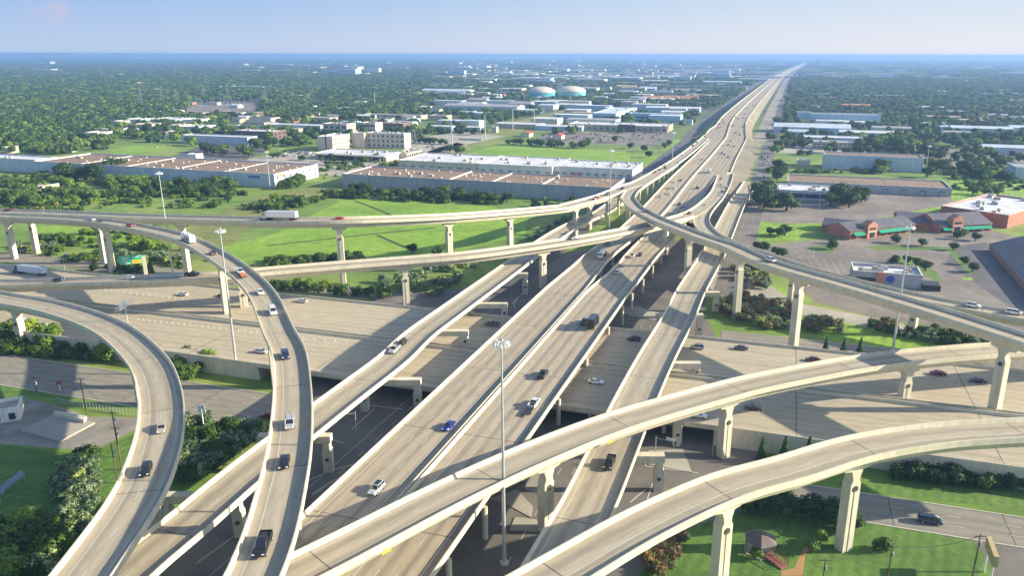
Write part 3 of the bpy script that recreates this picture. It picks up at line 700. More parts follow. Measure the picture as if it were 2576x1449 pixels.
SPEC={'sedan':dict(L=4.8,W=.92,hood=.92,z0=.28,deck=.98,c=(-1.75,-1.05,.35,1.2),H=1.45),
 'sports':dict(L=4.5,W=.93,hood=.82,z0=.24,deck=.88,c=(-1.6,-.85,.2,1.1),H=1.26),
 'suv':dict(L=4.75,W=.95,hood=1.08,z0=.36,deck=1.08,c=(-2.2,-1.95,.45,1.2),H=1.76),
 'minivan':dict(L=5.1,W=.99,hood=1.05,z0=.3,deck=1.08,c=(-2.4,-2.15,1.0,1.95),H=1.78),
 'van':dict(L=5.6,W=1.0,hood=1.15,z0=.38,deck=1.25,c=(-2.7,-2.6,1.15,1.95),H=2.1),
 'pickup':dict(L=5.8,W=1.0,hood=1.15,z0=.42,deck=1.1,c=(-.75,-.55,.75,1.45),H=1.9)}
def light_parts(r,hx,W,z,rear):
    for s in(-1,1):
        a=MB(); a.box((hx+.01,s*W*.72,z),(.12,.38,.18)); a.build('headlight',M['lamp'],r)
        b=MB(); b.box((-rear-.01,s*W*.78,z+.1),(.10,.26,.26)); b.build('tail_light',M['tail'],r)
def wheels(r,xs,W,rad=.34,w=.24):
    for x in xs:
        for s in(-1,1):
            a=MB(); a.cyl((x,s*(W-.06),rad),rad,w,14,axis='y'); a.cyl((x,s*(W+.05),rad),rad*.58,.04,10,axis='y',mi=1); a.build('wheel',[M['rubber'],M['steel']],r)
def mk_small(kind,c,roofc=None):
    s=SPEC[kind]; r=empty(kind if kind!='suv' else 'sport_utility_vehicle'); h=s['L']/2; W=s['W']; z0=s['z0']; dk=s['deck']; hd=s['hood']
    mb=MB(); mg=MB(); P=paint(c)
    x0,x1,x2,x3=s['c']
    if kind=='pickup':
        loft(mb,[ring(-h,z0+.1,dk-.05,W*.95,W*.9),ring(-h+.1,z0,dk,W,W*.94),ring(x0-.05,z0,dk,W,W*.94)])
        # bed: open box modelled as walls over floor
        loft(mb,[ring(x0,z0,dk+.05,W,W*.93),ring(x3,z0,dk+.05,W,W*.92),ring(h-.5,z0,hd,W*.98,W*.86),ring(h-.08,z0+.05,hd-.18,W*.93,W*.8),ring(h,z0+.15,hd-.3,W*.86,W*.75)])
        bd=MB(); bd.box(((-h+x0)/2,0,dk+.004),(x0+h-.35,W*1.62,.012)); 
        for sy in(-1,1): mb.box(((-h+x0)/2,sy*W*.93,dk+.11),(x0+h-.1,.1,.24))
        mb.box((-h+.06,0,dk+.11),(.1,W*1.8,.24))
        bd.build('bed_liner',M['dark'],r)
    else:
        loft(mb,[ring(-h,z0+.15,dk-.15,W*.88,W*.8),ring(-h+.12,z0+.03,dk-.02,W*.95,W*.86),ring(x0,z0,dk+.02,W,W*.9),ring(0,z0-.02,dk+.03,W,W*.9),ring(x3,z0,dk,W,W*.88),ring(h-.55,z0,hd-.08,W*.97,W*.82),ring(h-.1,z0+.05,hd-.24,W*.9,W*.74),ring(h,z0+.15,hd-.36,W*.82,W*.66)])
    cabin(mb,mg,x0,x1,x2,x3,dk-.02,s['H'],W*.87,W*.74)
    mb.build('body',P,r,smooth=False); mg.build('window_glass',M['glass'],r)
    if roofc:
        q=MB(); q.box(((x1+x2)/2,0,s['H']+.012),(x2-x1-.5,W*1.2,.02)); q.build('sunroof',M['glass'],r)
    if kind in('suv','minivan'):
        for sy in(-1,1):
            q=MB(); q.bar((x1+.3,sy*W*.62,s['H']+.05),(x2-.3,sy*W*.62,s['H']+.05),.03); q.build('roof_rail',M['dark'],r)
    rad=.33 if kind in('sedan','sports') else .38
    wheels(r,(-h+1.0,h-.98),W,rad); light_parts(r,h-.1,W,hd-.22,h-.02)
    return r
def mk_semi(c,tc):
    r=empty('semi_truck'); P=paint(c)
    mb=MB(); loft(mb,[ring(4.6,.6,1.6,1.15,1.1),ring(4.8,.6,1.7,1.2,1.15),ring(6.1,.6,1.8,1.15,1.0),ring(6.5,.65,1.5,1.0,.85)]); mb.box((3.9,0,2.0),(2.2,2.4,2.6),taper=.96); mb.box((3.6,0,3.5),(1.5,2.2,.5),taper=.85); mb.build('cab',P,r)
    g=MB(); g.box((4.95,0,2.55),(.14,2.1,.8)); 
    for s in(-1,1): g.box((4.5,s*1.2,2.5),(.8,.06,.7))
    g.build('window_glass',M['glass'],r)
    t=MB(); t.box((-4.2,0,2.65),(14.4,2.55,2.75)); t.build('trailer',paint(tc,.45),r)
    u=MB(); u.box((-3.5,0,1.15),(12.5,1.0,.2)); u.box((-8.5,0,.9),(3.6,.9,.5)); u.box((4,0,.75),(5,1.1,.35)); u.build('chassis',M['dark'],r)
    wheels(r,(-10.2,-9.0,1.6,2.8,5.7),1.1,.5,.4); light_parts(r,6.4,1.1,1.2,11.4); return r
def mk_boxtruck(c,bc,L=8.2,H=3.5,name='box_truck'):
    r=empty(name); h=L/2; mb=MB(); mb.box((h-1.1,0,1.55),(2.1,2.1,1.9),taper=.93); mb.build('cab',paint(c),r)
    g=MB(); g.box((h-.12,0,2.0),(.1,1.8,.7)); 
    for s in(-1,1): g.box((h-1.0,s*1.03,1.95),(.9,.06,.6))
    g.build('window_glass',M['glass'],r)
    b=MB(); b.box((-1.15,0,(H+.9)/2),(L-2.5,2.45,H-.9)); b.build('cargo_box',paint(bc,.45),r)
    u=MB(); u.box((-.3,0,.72),(L-1.2,1.1,.3)); u.build('chassis',M['dark'],r); wheels(r,(-h+1.6,h-1.1),1.0,.45,.35); light_parts(r,h-.05,1.0,1.0,h-.05); return r
def mk_rv():
    r=empty('motorhome'); mb=MB(); loft(mb,[ring(-5,.5,3.2,1.2,1.15),ring(-4.9,.45,3.35,1.25,1.2),ring(4.4,.45,3.35,1.25,1.2),ring(5,.5,2.9,1.2,1.05)]); mb.build('body',paint((.82,.82,.80)),r)
    st=MB()
    for s in(-1,1): st.box((-.5,s*1.27,1.3),(8.5,.03,.45))
    st.build('stripe',paint((.12,.13,.2)),r)
    g=MB(); g.box((4.9,0,2.1),(.1,2.1,1.0)); g.box((-5.0,0,1.6),(.06,1.7,.9))
    for s in(-1,1):
        for x in(-3,-.8,1.6,3.6): g.box((x,s*1.26,2.1),(1.3,.05,.65))
    g.build('window_glass',M['glass'],r)
    for x in(-2.5,1.5):
        a=MB(); a.box((x,0,3.5),(1.1,.8,.3),taper=.85); a.build('roof_unit',paint((.7,.7,.7)),r)
    wheels(r,(-3.2,3.4),1.15,.46,.35); light_parts(r,4.9,1.15,1.0,5.0); return r
def mk_mixer():
    r=empty('cement_mixer_truck'); mb=MB(); mb.box((3.1,0,1.75),(1.9,2.3,2.1),taper=.9); loft(mb,[ring(3.9,.7,1.6,1.0,.95),ring(4.9,.7,1.35,.9,.8)]); mb.build('cab',paint((.82,.82,.82)),r)
    g=MB(); g.box((4.02,0,2.25),(.1,1.9,.7)); g.build('window_glass',M['glass'],r)
    d=MB(); N_=14; prof=[(-4.0,.45,3.0),(-3.4,.8,2.9),(-1.6,1.25,2.55),(.2,1.25,2.3),(1.6,.75,2.0)]
    b0=len(d.v)
    for x,rr,z in prof:
        for i in range(N_): a=2*math.pi*i/N_; d.v.append((x,rr*math.cos(a),z+rr*math.sin(a)))
    for k in range(len(prof)-1):
        for i in range(N_): j=(i+1)%N_; d.f.append((b0+k*N_+i,b0+k*N_+j,b0+(k+1)*N_+j,b0+(k+1)*N_+i)); d.m.append(0)
    d.f.append(tuple(range(b0,b0+N_))); d.m.append(0); d.f.append(tuple(range(b0+4*N_,b0+5*N_))); d.m.append(0)
    d.build('drum',paint((.85,.85,.84)),r); u=MB(); u.box((0,0,.9),(8.6,1.1,.4)); u.box((-4.2,0,1.7),(.6,.5,1.4)); u.build('chassis',M['dark'],r)
    wheels(r,(-3.2,-2.0,3.6),1.0,.52,.4); light_parts(r,4.85,.95,1.1,4.2); return r
def mk_trailer(load,lc):
    r=empty('flat_trailer'); mb=MB(); mb.box((-.4,0,.62),(4.6,1.9,.12)); mb.bar((1.9,-.6,.6),(3.1,0,.5),.06); mb.bar((1.9,.6,.6),(3.1,0,.5),.06); mb.build('trailer_bed',M['dark'],r)
    wheels(r,(-.8,),1.02,.34,.22)
    if load=='junk':
        for k in range(6):
            b=MB(); b.box((-1.9+.7*k,rnd.uniform(-.3,.3),1.0+rnd.uniform(-.1,.25)),(.6,1.5,.6+rnd.random()*.5),rnd.uniform(-.3,.3)); b.build('load_crate',lc,r)
    if load=='side':
        b=MB(); b.box((-.6,0,.95),(3.0,1.5,.6)); b.build('side_boards',lc,r)
    return r
WH=(.80,.80,.79);SI=(.50,.51,.52);BK=(.02,.02,.022);GR=(.13,.135,.14);RD=(.42,.02,.025);DR=(.16,.02,.02);BL=(.02,.03,.28);BG=(.48,.44,.36);NB=(.03,.04,.10);TE=(.03,.09,.09);OL=(.13,.125,.10)
_ver={}
def place(maker,args,key,t,x,y,label,cat,rev=False,zfix=None,head=None,lat=0.,group='vehicles on the interchange'):
    """base centre of the vehicle seen at (x,y); heading along the road, rev flips it"""
    k=(maker.__name__,)+tuple(str(a) for a in args)
    if key:
        rd=ROADS[key]; z=rd.P[len(rd.P)//2][2]
        for _ in range(25):
            X,Y,_z=at(t,x,y,z); i=rd.near(X,Y); z=.4*z+.6*rd.P[i][2]
        rz=rd.tan(i); p=rd.P[i]; q=rd.N[i]; o=(X-p[0])*q[0]+(Y-p[1])*q[1]
        o2=max(rd.L[i]+1.6,min(rd.R[i]-1.6,o)); X+=q[0]*(o2-o); Y+=q[1]*(o2-o)
        j=min(len(rd.P)-1,i+1); slope=(rd.P[j][2]-rd.P[j-1][2])/max(.1,math.dist(rd.P[j][:2],rd.P[j-1][:2]))
    else:
        z=zfix; X,Y,_z=at(t,x,y,z); rz=head; slope=0
    if rev: rz+=math.pi; slope=-slope
    loc=(X,Y,z+.014)
    if k in _ver: r=copy_tree(_ver[k],loc,rz)
    else: r=maker(*args); _ver[k]=r; r.location=loc
    r.rotation_euler=(0,-math.atan(slope),rz); tag(r,label,cat,group); return r
hx=math.atan2(-.2987,.9543); hy=math.atan2(.953,.302)
sm=mk_small
place(sm,('sedan',SI),'R2','b1',792,240,'silver sedan towing a flat trailer along the far left curve','car')
place(mk_trailer,('none',M['dark']),'R2','b1',885,250,'low empty flat trailer behind the silver sedan','trailer')
place(sm,('sedan',RD),'R2','b1',1137,292,'red sedan on the curved flyover, ahead of the motorhome','car')
place(mk_rv,(),'R2','b1',1640,425,'white motorhome with dark side stripe on the curved flyover','motorhome')
place(sm,('sedan',DR),'R2','b1',1850,535,'dark red sedan just below the motorhome','car')
place(sm,('pickup',WH),'R2','b1',2085,700,'white pickup towing a small orange trailer','pickup')
place(mk_trailer,('side',plain('orange_boards',(.55,.16,.05))),'R2','b1',2112,735,'small orange-sided trailer behind the white pickup','trailer')
place(sm,('sedan',WH),'R2','b1',2262,878,'white sedan above the white van on the curved flyover','car')
place(sm,('van',WH),'R2','b1',2372,1050,'tall white passenger van on the curved flyover','van')
place(sm,('suv',NB),'R2','b1',2480,1432,'navy wagon alone in the middle of the tall curve','car')
place(sm,('suv',SI),'R2','c2',338,490,'silver wagon on the tall curve above the black sedan','car')
place(sm,('sedan',BK),'R2','c2',303,738,'black sedan on the tall curve between silver wagon and pickup','car')
place(sm,('pickup',BK),'R2','c2',165,1275,'large black pickup at the bottom of the tall curve','pickup')
place(sm,('sedan',DR),'A','b1',100,152,'dark red sedan at the far left end of the long flyover','car',rev=True)
place(mk_semi,(SI,WH),'A','b2',70,232,'semi truck with long white trailer on the long flyover','truck',rev=True)
place(sm,('sports',(.5,.01,.015)),'A','b2',625,228,'bright red sports car following the white semi truck','car',rev=True)
place(sm,('pickup',RD),'A','a3',540,1345,'bright red pickup where the long flyover bends north','pickup',rev=True)
place(sm,('suv',GR),'A','a3',640,1308,'dark grey wagon just behind the red pickup','car',rev=True)
place(sm,('sedan',BK),'A','a3',770,1256,'black car at the flyover fork, above the loop ramp','car',rev=True)
for i,(x,y,c,nm,kd) in enumerate([(1052,1114,DR,'dark red car, lowest of the cluster on the ramp by the white light mast','sedan'),(1092,1092,GR,'grey car, second from the bottom of the ramp cluster','sedan'),(1142,1078,BK,'black car beside the tall light mast on the ramp','suv'),(1142,1058,BG,'beige car at the top of the ramp cluster','sedan'),(1292,962,WH,'white car alone halfway up the ramp left of the freeway','sedan'),(1345,882,BK,'black car on the ramp just below the cream truck','suv')]):
    place(sm,(kd,c),'A','a3',x,y,nm,'car',rev=True)
place(mk_boxtruck,(WH,(.75,.72,.6)),'A','a3',1400,855,'cream box truck near the top of the left ramp','truck',rev=True)
place(sm,('sedan',BG),'R4','c1',1037,515,'beige sedan on the lower left curved ramp','car',rev=False)
place(sm,('suv',BK),'R4','c1',937,790,'black wagon on the lower left curved ramp, below the beige sedan','car')
place(sm,('sedan',(.025,.028,.035)),'R3','b1',512,768,'black sedan near the left end of the lower flyover','car')
place(sm,('sedan',WH),'R3','b1',1125,750,'white sedan on the lower flyover beside the shaded stretch','car')
place(sm,('pickup',BK),'R3','b1',1682,718,'black pickup on the lower flyover under the tall curve','pickup')
place(sm,('sedan',GR),'R3','b3',595,400,'dark grey sedan on the lower flyover above the freeway','car')
place(sm,('sedan',DR),'R3','z2',1390,692,'dark red car at the nose of the freeway split','car')
place(sm,('sedan',TE),'R5','z2',760,662,'dark teal car on the tight loop above the freeway','car')
place(sm,('suv',(.6,.62,.62)),'R5','b4',385,597,'silver wagon with dark rear window on the high dark-sided flyover','car')
place(sm,('sedan',BG),'R6','z2',1580,583,'light beige car at the start of the freeway exit curve','car')
place(sm,('suv',GR),'R6','z2',1868,385,'dark grey wagon, above the white car on the exit lanes','car')
place(sm,('sedan',WH),'R6','z2',1860,428,'white car, lowest of four on the exit lanes','car')
place(sm,('sedan',SI),'R6','z2',1850,282,'silver car, topmost left of four on the exit lanes','car')
place(sm,('suv',WH),'R6','z2',1918,308,'white wagon, rightmost of four on the exit lanes','car')
place(sm,('suv',WH),'R6','b4',2140,985,'white wagon on the lower right ramp, left of the other','car')
place(sm,('minivan',WH),'R6','b4',2490,1035,'white minivan at the right edge of the lower ramp','car')
place(sm,('pickup',SI),'R7','b2',1110,1378,'silver pickup towing a loaded trailer on the left connector','pickup',rev=True)
place(mk_trailer,('junk',plain('scrap_load',(.07,.055,.045),.8,.3,2)),'R7','b2',1178,1318,'open trailer piled with dark scrap behind the silver pickup','trailer',rev=True)
place(sm,('sedan',GR),'R7','b3',590,362,'grey car in the shade on the connector below two flyovers','car',rev=True)
place(sm,('sedan',BL),'R8','c2',1355,502,'bright blue car in the middle of the left carriageway','car',rev=True)
place(sm,('suv',(.6,.61,.62),1),'R8','c2',893,908,'silver wagon with black glass roof, lowest on the left carriageway','car',rev=True)
place(mk_mixer,(),'R8','b3',850,562,'white cement mixer truck just below the crossing flyover','truck',rev=True)
place(sm,('suv',GR),'R8','b3',900,452,'dark vehicle in shade under the crossing flyover, beyond the mixer','car',rev=True)
for x,y,c,nm,kd in [(1180,232,WH,'white van-like wagon, uppermost left of six on the left carriageway','suv'),(1265,215,BK,'black car beside the uppermost white wagon','sedan'),(1172,322,WH,'white wagon, right of the pair in mid carriageway','suv'),(1103,326,SI,'silver car, left of the pair in mid carriageway','sedan'),(1110,408,WH,'white car below the pair, closer to the median','sedan'),(978,446,(.7,.68,.62),'pale cream wagon nearest the loop ramp','suv')]:
    place(sm,(kd,c),'R8','z2',x,y,nm,'car',rev=True)
place(sm,('suv',WH),'R9','b3',988,700,'white wagon on the right carriageway below the pickup pair','car')
place(sm,('pickup',WH),'R9','b3',1115,558,'white pickup side by side with a grey wagon','pickup')
place(sm,('suv',GR),'R9','b3',1185,548,'dark grey wagon right of the white pickup','car')
place(mk_boxtruck,(BK,BK,9.0,4.0),'R9','b3',775,1165,'tall black box truck casting a long shadow','truck')
place(sm,('pickup',GR),'R9','b3',702,1135,'grey pickup in the shadow of the black box truck','pickup')
place(sm,('pickup',BK),'R9','c3',345,170,'black pickup between the box truck and the white pickup','pickup')
place(sm,('pickup',WH),'R9','c3',288,358,'white pickup pulling an empty boat trailer','pickup')
place(mk_trailer,('none',M['steel']),'R9','c3',252,403,'bare boat trailer behind the white pickup','trailer')
for x,y,c,nm,kd in [(1512,325,BK,'black wagon left of the shaded gore','suv'),(1250,562,BK,'black wagon, leftmost of three beside the shaded curve','suv'),(1308,592,(.35,.36,.42),'blue-grey car between the black wagon and the white car','sedan'),(1146,680,WH,'white car nearest the high flyover on the right carriageway','sedan')]:
    place(sm,(kd,c),'R9','z2',x,y,nm,'car')
place(mk_boxtruck,((.7,.72,.75),(.62,.66,.72),9.5,3.6),'R9','z2',1680,95,'pale blue-white box truck beside the gore tip','truck')
place(sm,('pickup',BK),'R10','c3',770,742,'black pickup alone on the right connector bridge','pickup',rev=True)
place(sm,('suv',SI),'X1','b3',1680,1358,'silver wagon on the far cross lanes, left of the grey one','car',rev=True)
place(sm,('sedan',GR),'X1','b3',2058,1362,'grey car on the far cross lanes, right of the silver one','car',rev=True)
place(sm,('suv',BK),'X1','b3',1125,1285,'black wagon on the cross freeway under the main bridges','car',rev=True)
place(sm,('sedan',WH),'X2','c3',682,215,'white sedan in shade on the cross freeway between two bridges','car')
place(sm,('sedan',WH),'X2','c3',1338,432,'white sedan half hidden by the rising flyover','car')
place(sm,('sedan',BK),'X2','c3',1692,382,'black sedan emerging behind a hammerhead pier','car')
place(sm,('sedan',WH),'X1','b1',1588,892,'white sedan on the cross lanes left of the shaded pier','car',rev=True)
place(sm,('sedan',DR),'X1','b1',1935,902,'maroon sedan on the cross lanes right of the shaded pier','car',rev=True)
place(sm,('sedan',SI),'X2','b1',2270,1392,'silver car half hidden behind a tall white pier','car')
place(sm,('sedan',(.6,.62,.65)),'X1','b2',305,952,'silver-white sedan in a flyover shadow near the far barrier','car',rev=True)
place(sm,('pickup',OL),'X1','b2',1955,1155,'olive pickup on the cross lanes between the bridges','pickup',rev=True)
place(sm,('sedan',DR),'X1','c4',545,72,'maroon car mostly hidden beyond the rising flyover','car',rev=True)
place(sm,('sedan',(.2,.03,.03)),'X1','c4',1345,160,'red-brown car between two right-hand piers','car',rev=True)
place(sm,('sedan',BK),'X1','c4',1600,208,'black car against the tall pier at right','car',rev=True)
place(sm,('suv',BK),None,'b1',180,525,'dark wagon on the far left frontage road behind the pier','car',zfix=.03,head=hx+math.pi)
place(sm,('pickup',BK),None,'b1',585,565,'black pickup on the far frontage road beside a lamp','pickup',zfix=.03,head=hx+math.pi)
place(mk_semi,((.03,.03,.035),(.42,.52,.68)),'X1','b1',225,705,'semi truck with blue-grey trailer in shade at left','truck',rev=True)
place(sm,('sedan',DR),None,'c1',1715,436,'red car about to pass under the tall curve','car',zfix=.03,head=hx+math.pi)
place(sm,('sedan',SI),'X2','b1',172,1105,'silver car behind the left pier','car')
place(sm,('sedan',(.55,.56,.55)),'X2','b1',355,1160,'pale grey sedan between two trees at left','car')
place(sm,('minivan',NB),None,'c4',1295,1108,'dark blue minivan on the lower right frontage road','car',zfix=.03,head=hx)
# far traffic on the main freeway, too small to show parts
def far_car_mesh(c,k):
    mb=MB(); mb.box((0,0,.62),(4.6,1.85,.75),mi=0,taper=.96); mb.prism([(-1.7,-.8,.98),(1.2,-.8,.98),(1.2,.8,.98),(-1.7,.8,.98)],[(-1.2,-.7,1.5),(.5,-.7,1.5),(.5,.7,1.5),(-1.2,.7,1.5)],1,0)
    for x in(-1.4,1.4):
        for s in(-1,1): mb.cyl((x,s*.85,.33),.33,.2,8,axis='y',mi=2)
    return mb.mesh('small_car',[paint(c),M['glass'],M['rubber']])
FC=[far_car_mesh(c,i) for i,c in enumerate([WH,BK,SI,GR,DR,(.3,.3,.33),BG])]
CN=['white','black','silver','grey','dark red','slate grey','beige']
def far_car(ci,X,Y,z,rz,label,group): 
    o=inst('small_car',FC[ci],None,(X,Y,z),rz); tag(o,label,'car',group)
FARC=[('a3',1635,945,1),('a3',1657,958,1),('a3',1690,982,1),('a3',1740,888,1),('a3',1690,875,1),('a3',1650,885,0),('a3',1712,842,3),('a3',1800,785,1),('a3',1768,708,4),('a3',1868,640,1),('a3',1800,630,1),('a3',1825,645,3),('a3',1850,718,3),('a3',1467,1000,0),('a3',1710,1172,3),('a3',1602,690,3),('a3',1690,680,1),('a3',1600,725,1),('a3',1652,720,0),('a3',1712,600,0),('a3',1640,655,3),('a3',1810,548,0),('a3',1900,560,3),('a3',1945,530,1),('a3',1880,605,3),('a3',1985,470,3),('a3',2050,470,2),('a3',1770,770,3)]
for i,(t,x,y,ci) in enumerate(FARC):
    z=5
    for _ in range(30):
        X,Y,_z=at(t,x,y,z); z=.5*z+.5*mz(Y)
    o=X-.313*Y+73.2; o=max(-14,min(24,o)); X=mx(Y)+o
    far_car(ci,X,Y,mz(Y)+.01,math.atan2(NV[1],NV[0]),'tiny %s car, %s of the traffic beyond the freeway merge'%(CN[ci],ordn(i)),'cars on the distant main freeway')
# frontage road traffic right of the freeway
for i,(x,y,ci) in enumerate([(1985,975,1),(2015,978,0),(2035,978,4),(1978,990,3),(2005,1000,4),(2030,1015,0),(2005,1030,0),(1990,1050,3),(2045,1045,2),(1930,1125,0),(2020,1190,0),(2010,1185,1),(2045,905,1),(2000,1155,3)]):
    X,Y,_=at('a3',x,y,.05); o=X-.313*Y+73.2; o=max(48.5,min(59.5,o)); X=.313*Y-73.2+o
    far_car(ci,X,Y,.045,math.atan2(NV[1],NV[0]),'small %s car, %s in the queue on the right frontage road'%(CN[ci],ordn(i)),'queue on the right frontage road')
# ------------------------------------------------------------------ light masts, poles, signs
def mast(base,top,label,zb=0.,n=12,h=None):
    X,Y,_=at(*base,zb); hh=(ztop(top,base,zb) if 0 else ztop(base,top,zb))-zb if h is None else h
    r=empty('light_mast',(X,Y,zb)); tag(r,label,'light mast','high light masts')
    mb=MB(); mb.cyl((0,0,.4),.42,hh-.4,14,.16); mb.build('pole',M['steel'],r)
    mb=MB(); mb.cyl((0,0,-.1),.9,.5,14); mb.build('base',M['conc'],r)
    mb=MB()
    k=24
    for i in range(k):
        a=2*math.pi*i/k; b=2*math.pi*(i+1)/k; mb.bar((1.15*math.cos(a),1.15*math.sin(a),hh-.3),(1.15*math.cos(b),1.15*math.sin(b),hh-.3),.07)
    for i in range(6): a=2*math.pi*i/6; mb.bar((0,0,hh-.1),(1.15*math.cos(a),1.15*math.sin(a),hh-.3),.05)
    mb.cyl((0,0,hh-.5),.3,.9,10); mb.build('lamp_ring',M['steel'],r)
    RR=1.42
    for i in range(n):
        a=2*math.pi*i/n; l=MB(); c=(RR*math.cos(a),RR*math.sin(a),hh-.75)
        l.cyl((c[0],c[1],hh-1.05),.29,.4,9,.18); l.cyl((c[0],c[1],hh-.65),.18,.3,8,.13); l.build('lamp',[paint((.8,.82,.85))],r)
    return r
mast(('b1',1502,700),('a1',1380,1105),'tall light mast at left crossing in front of three flyovers')
mast(('d',597,942),('b1',1905,315),'tall light mast rising beside the tall curved flyover')
mast(('c2',1712,1370),('b2',2047,1280),'nearest light mast, in the bottom centre over the freeway')
mast(('b4',1437,1370),('b4',1622,287),'light mast at right in front of the brick shops')
mast(('b3',912,322),('a3',685,910),'light mast in front of the brown-roofed warehouse end')
mast(('a3',1197,1140),('a3',1217,760),'light mast between the left ramp and the freeway')
mast(('a1',2347,1258),('a1',2322,925),'light mast at the right end of the long left warehouse')
mast(('a4',1715,1150),('a4',1765,875),'faint light mast among trees on the far right')
mast(('a2',1262,385),('a2',1262,318),'distant light mast above the woods',h=24,n=6)
def mono(base,top,label,grp='steel power poles along the grassy corridor'):
    X,Y,_=at(*base,0); hh=ztop(base,top); r=empty('power_pole',(X,Y,0)); tag(r,label,'power pole',grp)
    mb=MB(); mb.cyl((0,0,-.1),.75,hh,10,.32); mb.build('pole',M['steel'],r)
    for k in range(3):
        mb=MB(); z=hh-1-2.6*k; mb.bar((-2.4,0,z),(2.4,0,z+.2),.12); mb.build('crossarm',M['steel'],r)
for i,(b,t) in enumerate([(('a2',1610,890),('a2',1608,660)),(('a2',1897,820),('a2',1893,610)),(('a2',2137,745),('a2',2135,550)),(('a2',2323,700),('a2',2322,560)),(('a2',2503,650),('a2',2503,500)),(('a2',2405,600),('a2',2405,545)),(('a2',2240,500),('a2',2240,440)),(('a2',1668,488),('a2',1668,425)),(('a2',940,545),('a2',938,405))]):
    mono(b,t,'pale steel power pole, %s of the nearest-first row along the corridor'%ordn(i))
M['tower']=plain('weathered_tower_steel',(.22,.24,.25),.7,.1)
def lattice(base,hh,label,w=6.):
    X,Y,_=at(*base,0); r=empty('lattice_tower',(X,Y,0)); r.rotation_euler=(0,0,.3); tag(r,label,'power tower','lattice power towers')
    mb=MB(); lv=[0,.25,.45,.62,.78,1.]; 
    def cn(f): s=w/2*(1-f)**.9+.45; return [(-s,-s,f*hh),(s,-s,f*hh),(s,s,f*hh),(-s,s,f*hh)]
    for a,b in zip(lv,lv[1:]):
        A_,B_=cn(a),cn(b)
        for i in range(4):
            j=(i+1)%4; mb.bar(A_[i],B_[i],.11); mb.bar(A_[i],B_[j],.06); mb.bar(A_[j],B_[i],.06); mb.bar(B_[i],B_[j],.09)
    mb.build('tower_frame',M['tower'],r)
    for f in(.66,.8,.94):
        mb=MB(); q=6.5-3*(f-.6); z=f*hh; mb.bar((-q,0,z+.3),(q,0,z+.3),.13); mb.bar((-q,0,z+.3),(0,-.5,z-1.3),.09); mb.bar((q,0,z+.3),(0,-.5,z-1.3),.09); mb.build('crossarm',M['tower'],r)
lattice(('a2',1285,975),28,'lattice tower beside the cream office building',8)
for i,(b,h) in enumerate([(('a1',1230,545),36),(('a1',1415,525),38),(('a1',1540,520),30),(('a1',1775,480),34),(('a1',1985,470),34),(('a1',2310,520),36),(('a1',885,300),52),(('a1',175,308),52),(('a1',1528,285),52),(('a1',2105,280),52),(('a2',300,275),52),(('a2',775,268),52),(('a2',380,530),38),(('a2',462,420),36),(('a3',318,555),30),(('a3',880,1060),33),(('a1',2470,480),36),(('a3',1160,880),24),(('a3',1070,950),24)]):
    lattice(b,h,'grey lattice tower, %s of those standing over the woods and yards'%ordn(i),7)
def wpole(t,x,y,tx,ty,label,arms=1):
    X,Y,_=at(t,x,y,0); hh=ztop((t,x,y),(t,tx,ty)); r=empty('utility_pole',(X,Y,0)); tag(r,label,'utility pole','wooden utility poles')
    mb=MB(); mb.cyl((0,0,-.1),.17,hh,8,.11); mb.build('pole',M['wood'],r)
    for k in range(arms):
        mb=MB(); mb.box((0,0,hh-.6-k),(2.4,.12,.14)); mb.build('crossarm',M['wood'],r)
    mb=MB(); mb.cyl((.35,0,hh-2.8),.22,.9,8); mb.build('transformer',M['steel'],r)
    return (X,Y,hh)
wp=[wpole('c1',557,425,503,178,'dark wooden pole beside the chain-link fence',1),wpole('c1',780,770,722,388,'tallest wooden pole in the lower left lawn',1),wpole('c1',770,690,712,495,'wooden pole just behind the tallest one',1),wpole('c1',235,270,235,165,'wooden pole at the left frontage road edge',1),wpole('c1',755,855,700,600,'short wooden pole partly behind the lower left ramp',0)]
wq=[wpole('c4',600,1560,690,1348,'wooden pole left of the lower right pier',1),wpole('c4',1020,1500,1068,1250,'wooden pole with white box right of the pier',1),wpole('c4',1565,1480,1605,1175,'wooden pole near the lower right billboard',1)]
def cable(a,b,sag,label):
    mb=MB(); pr=None
    for k in range(13):
        f=k/12; q=(a[0]+(b[0]-a[0])*f,a[1]+(b[1]-a[1])*f,a[2]-.5+(b[2]-a[2])*f-sag*4*f*(1-f))
        if pr: mb.bar(pr,q,.06)
        pr=q
    o=mb.build('power_line',M['dark']); tag(o,label,'cable','overhead cables')
cable(wq[0],wq[1],.8,'overhead cable between the two poles by the lower right pier'); cable(wq[1],wq[2],1.2,'overhead cable running to the pole near the billboard')
cable(wp[0],wp[1],.8,'overhead cable above the empty lot at lower left'); cable(wp[3],wp[0],.9,'overhead cable from the frontage road to the fence pole')
def lamp(t,x,y,h,label,zb=0):
    X,Y,_=at(t,x,y,zb); r=empty('street_lamp',(X,Y,zb)); tag(r,label,'street lamp','street lamps')
    mb=MB(); mb.cyl((0,0,0),.12,h,8,.07); mb.build('pole',M['steel'],r)
    mb=MB(); mb.bar((0,0,h-.2),(1.8,0,h+.2),.05); mb.build('arm',M['steel'],r); mb=MB(); mb.box((2.0,0,h+.2),(.7,.3,.15)); mb.build('lamp_head',M['steel'],r)
for i,(t,x,y,h) in enumerate([('b1',565,675,9),('c1',760,1440,9),('a3',790,990,10),('b4',740,590,9),('b4',790,180,9),('b4',1225,1115,10),('b3',2480,1240,8),('c3',1430,680,8),('c3',370,1440,9)]):
    lamp(t,x,y,h,'thin street lamp, %s of those at ground level'%ordn(i))
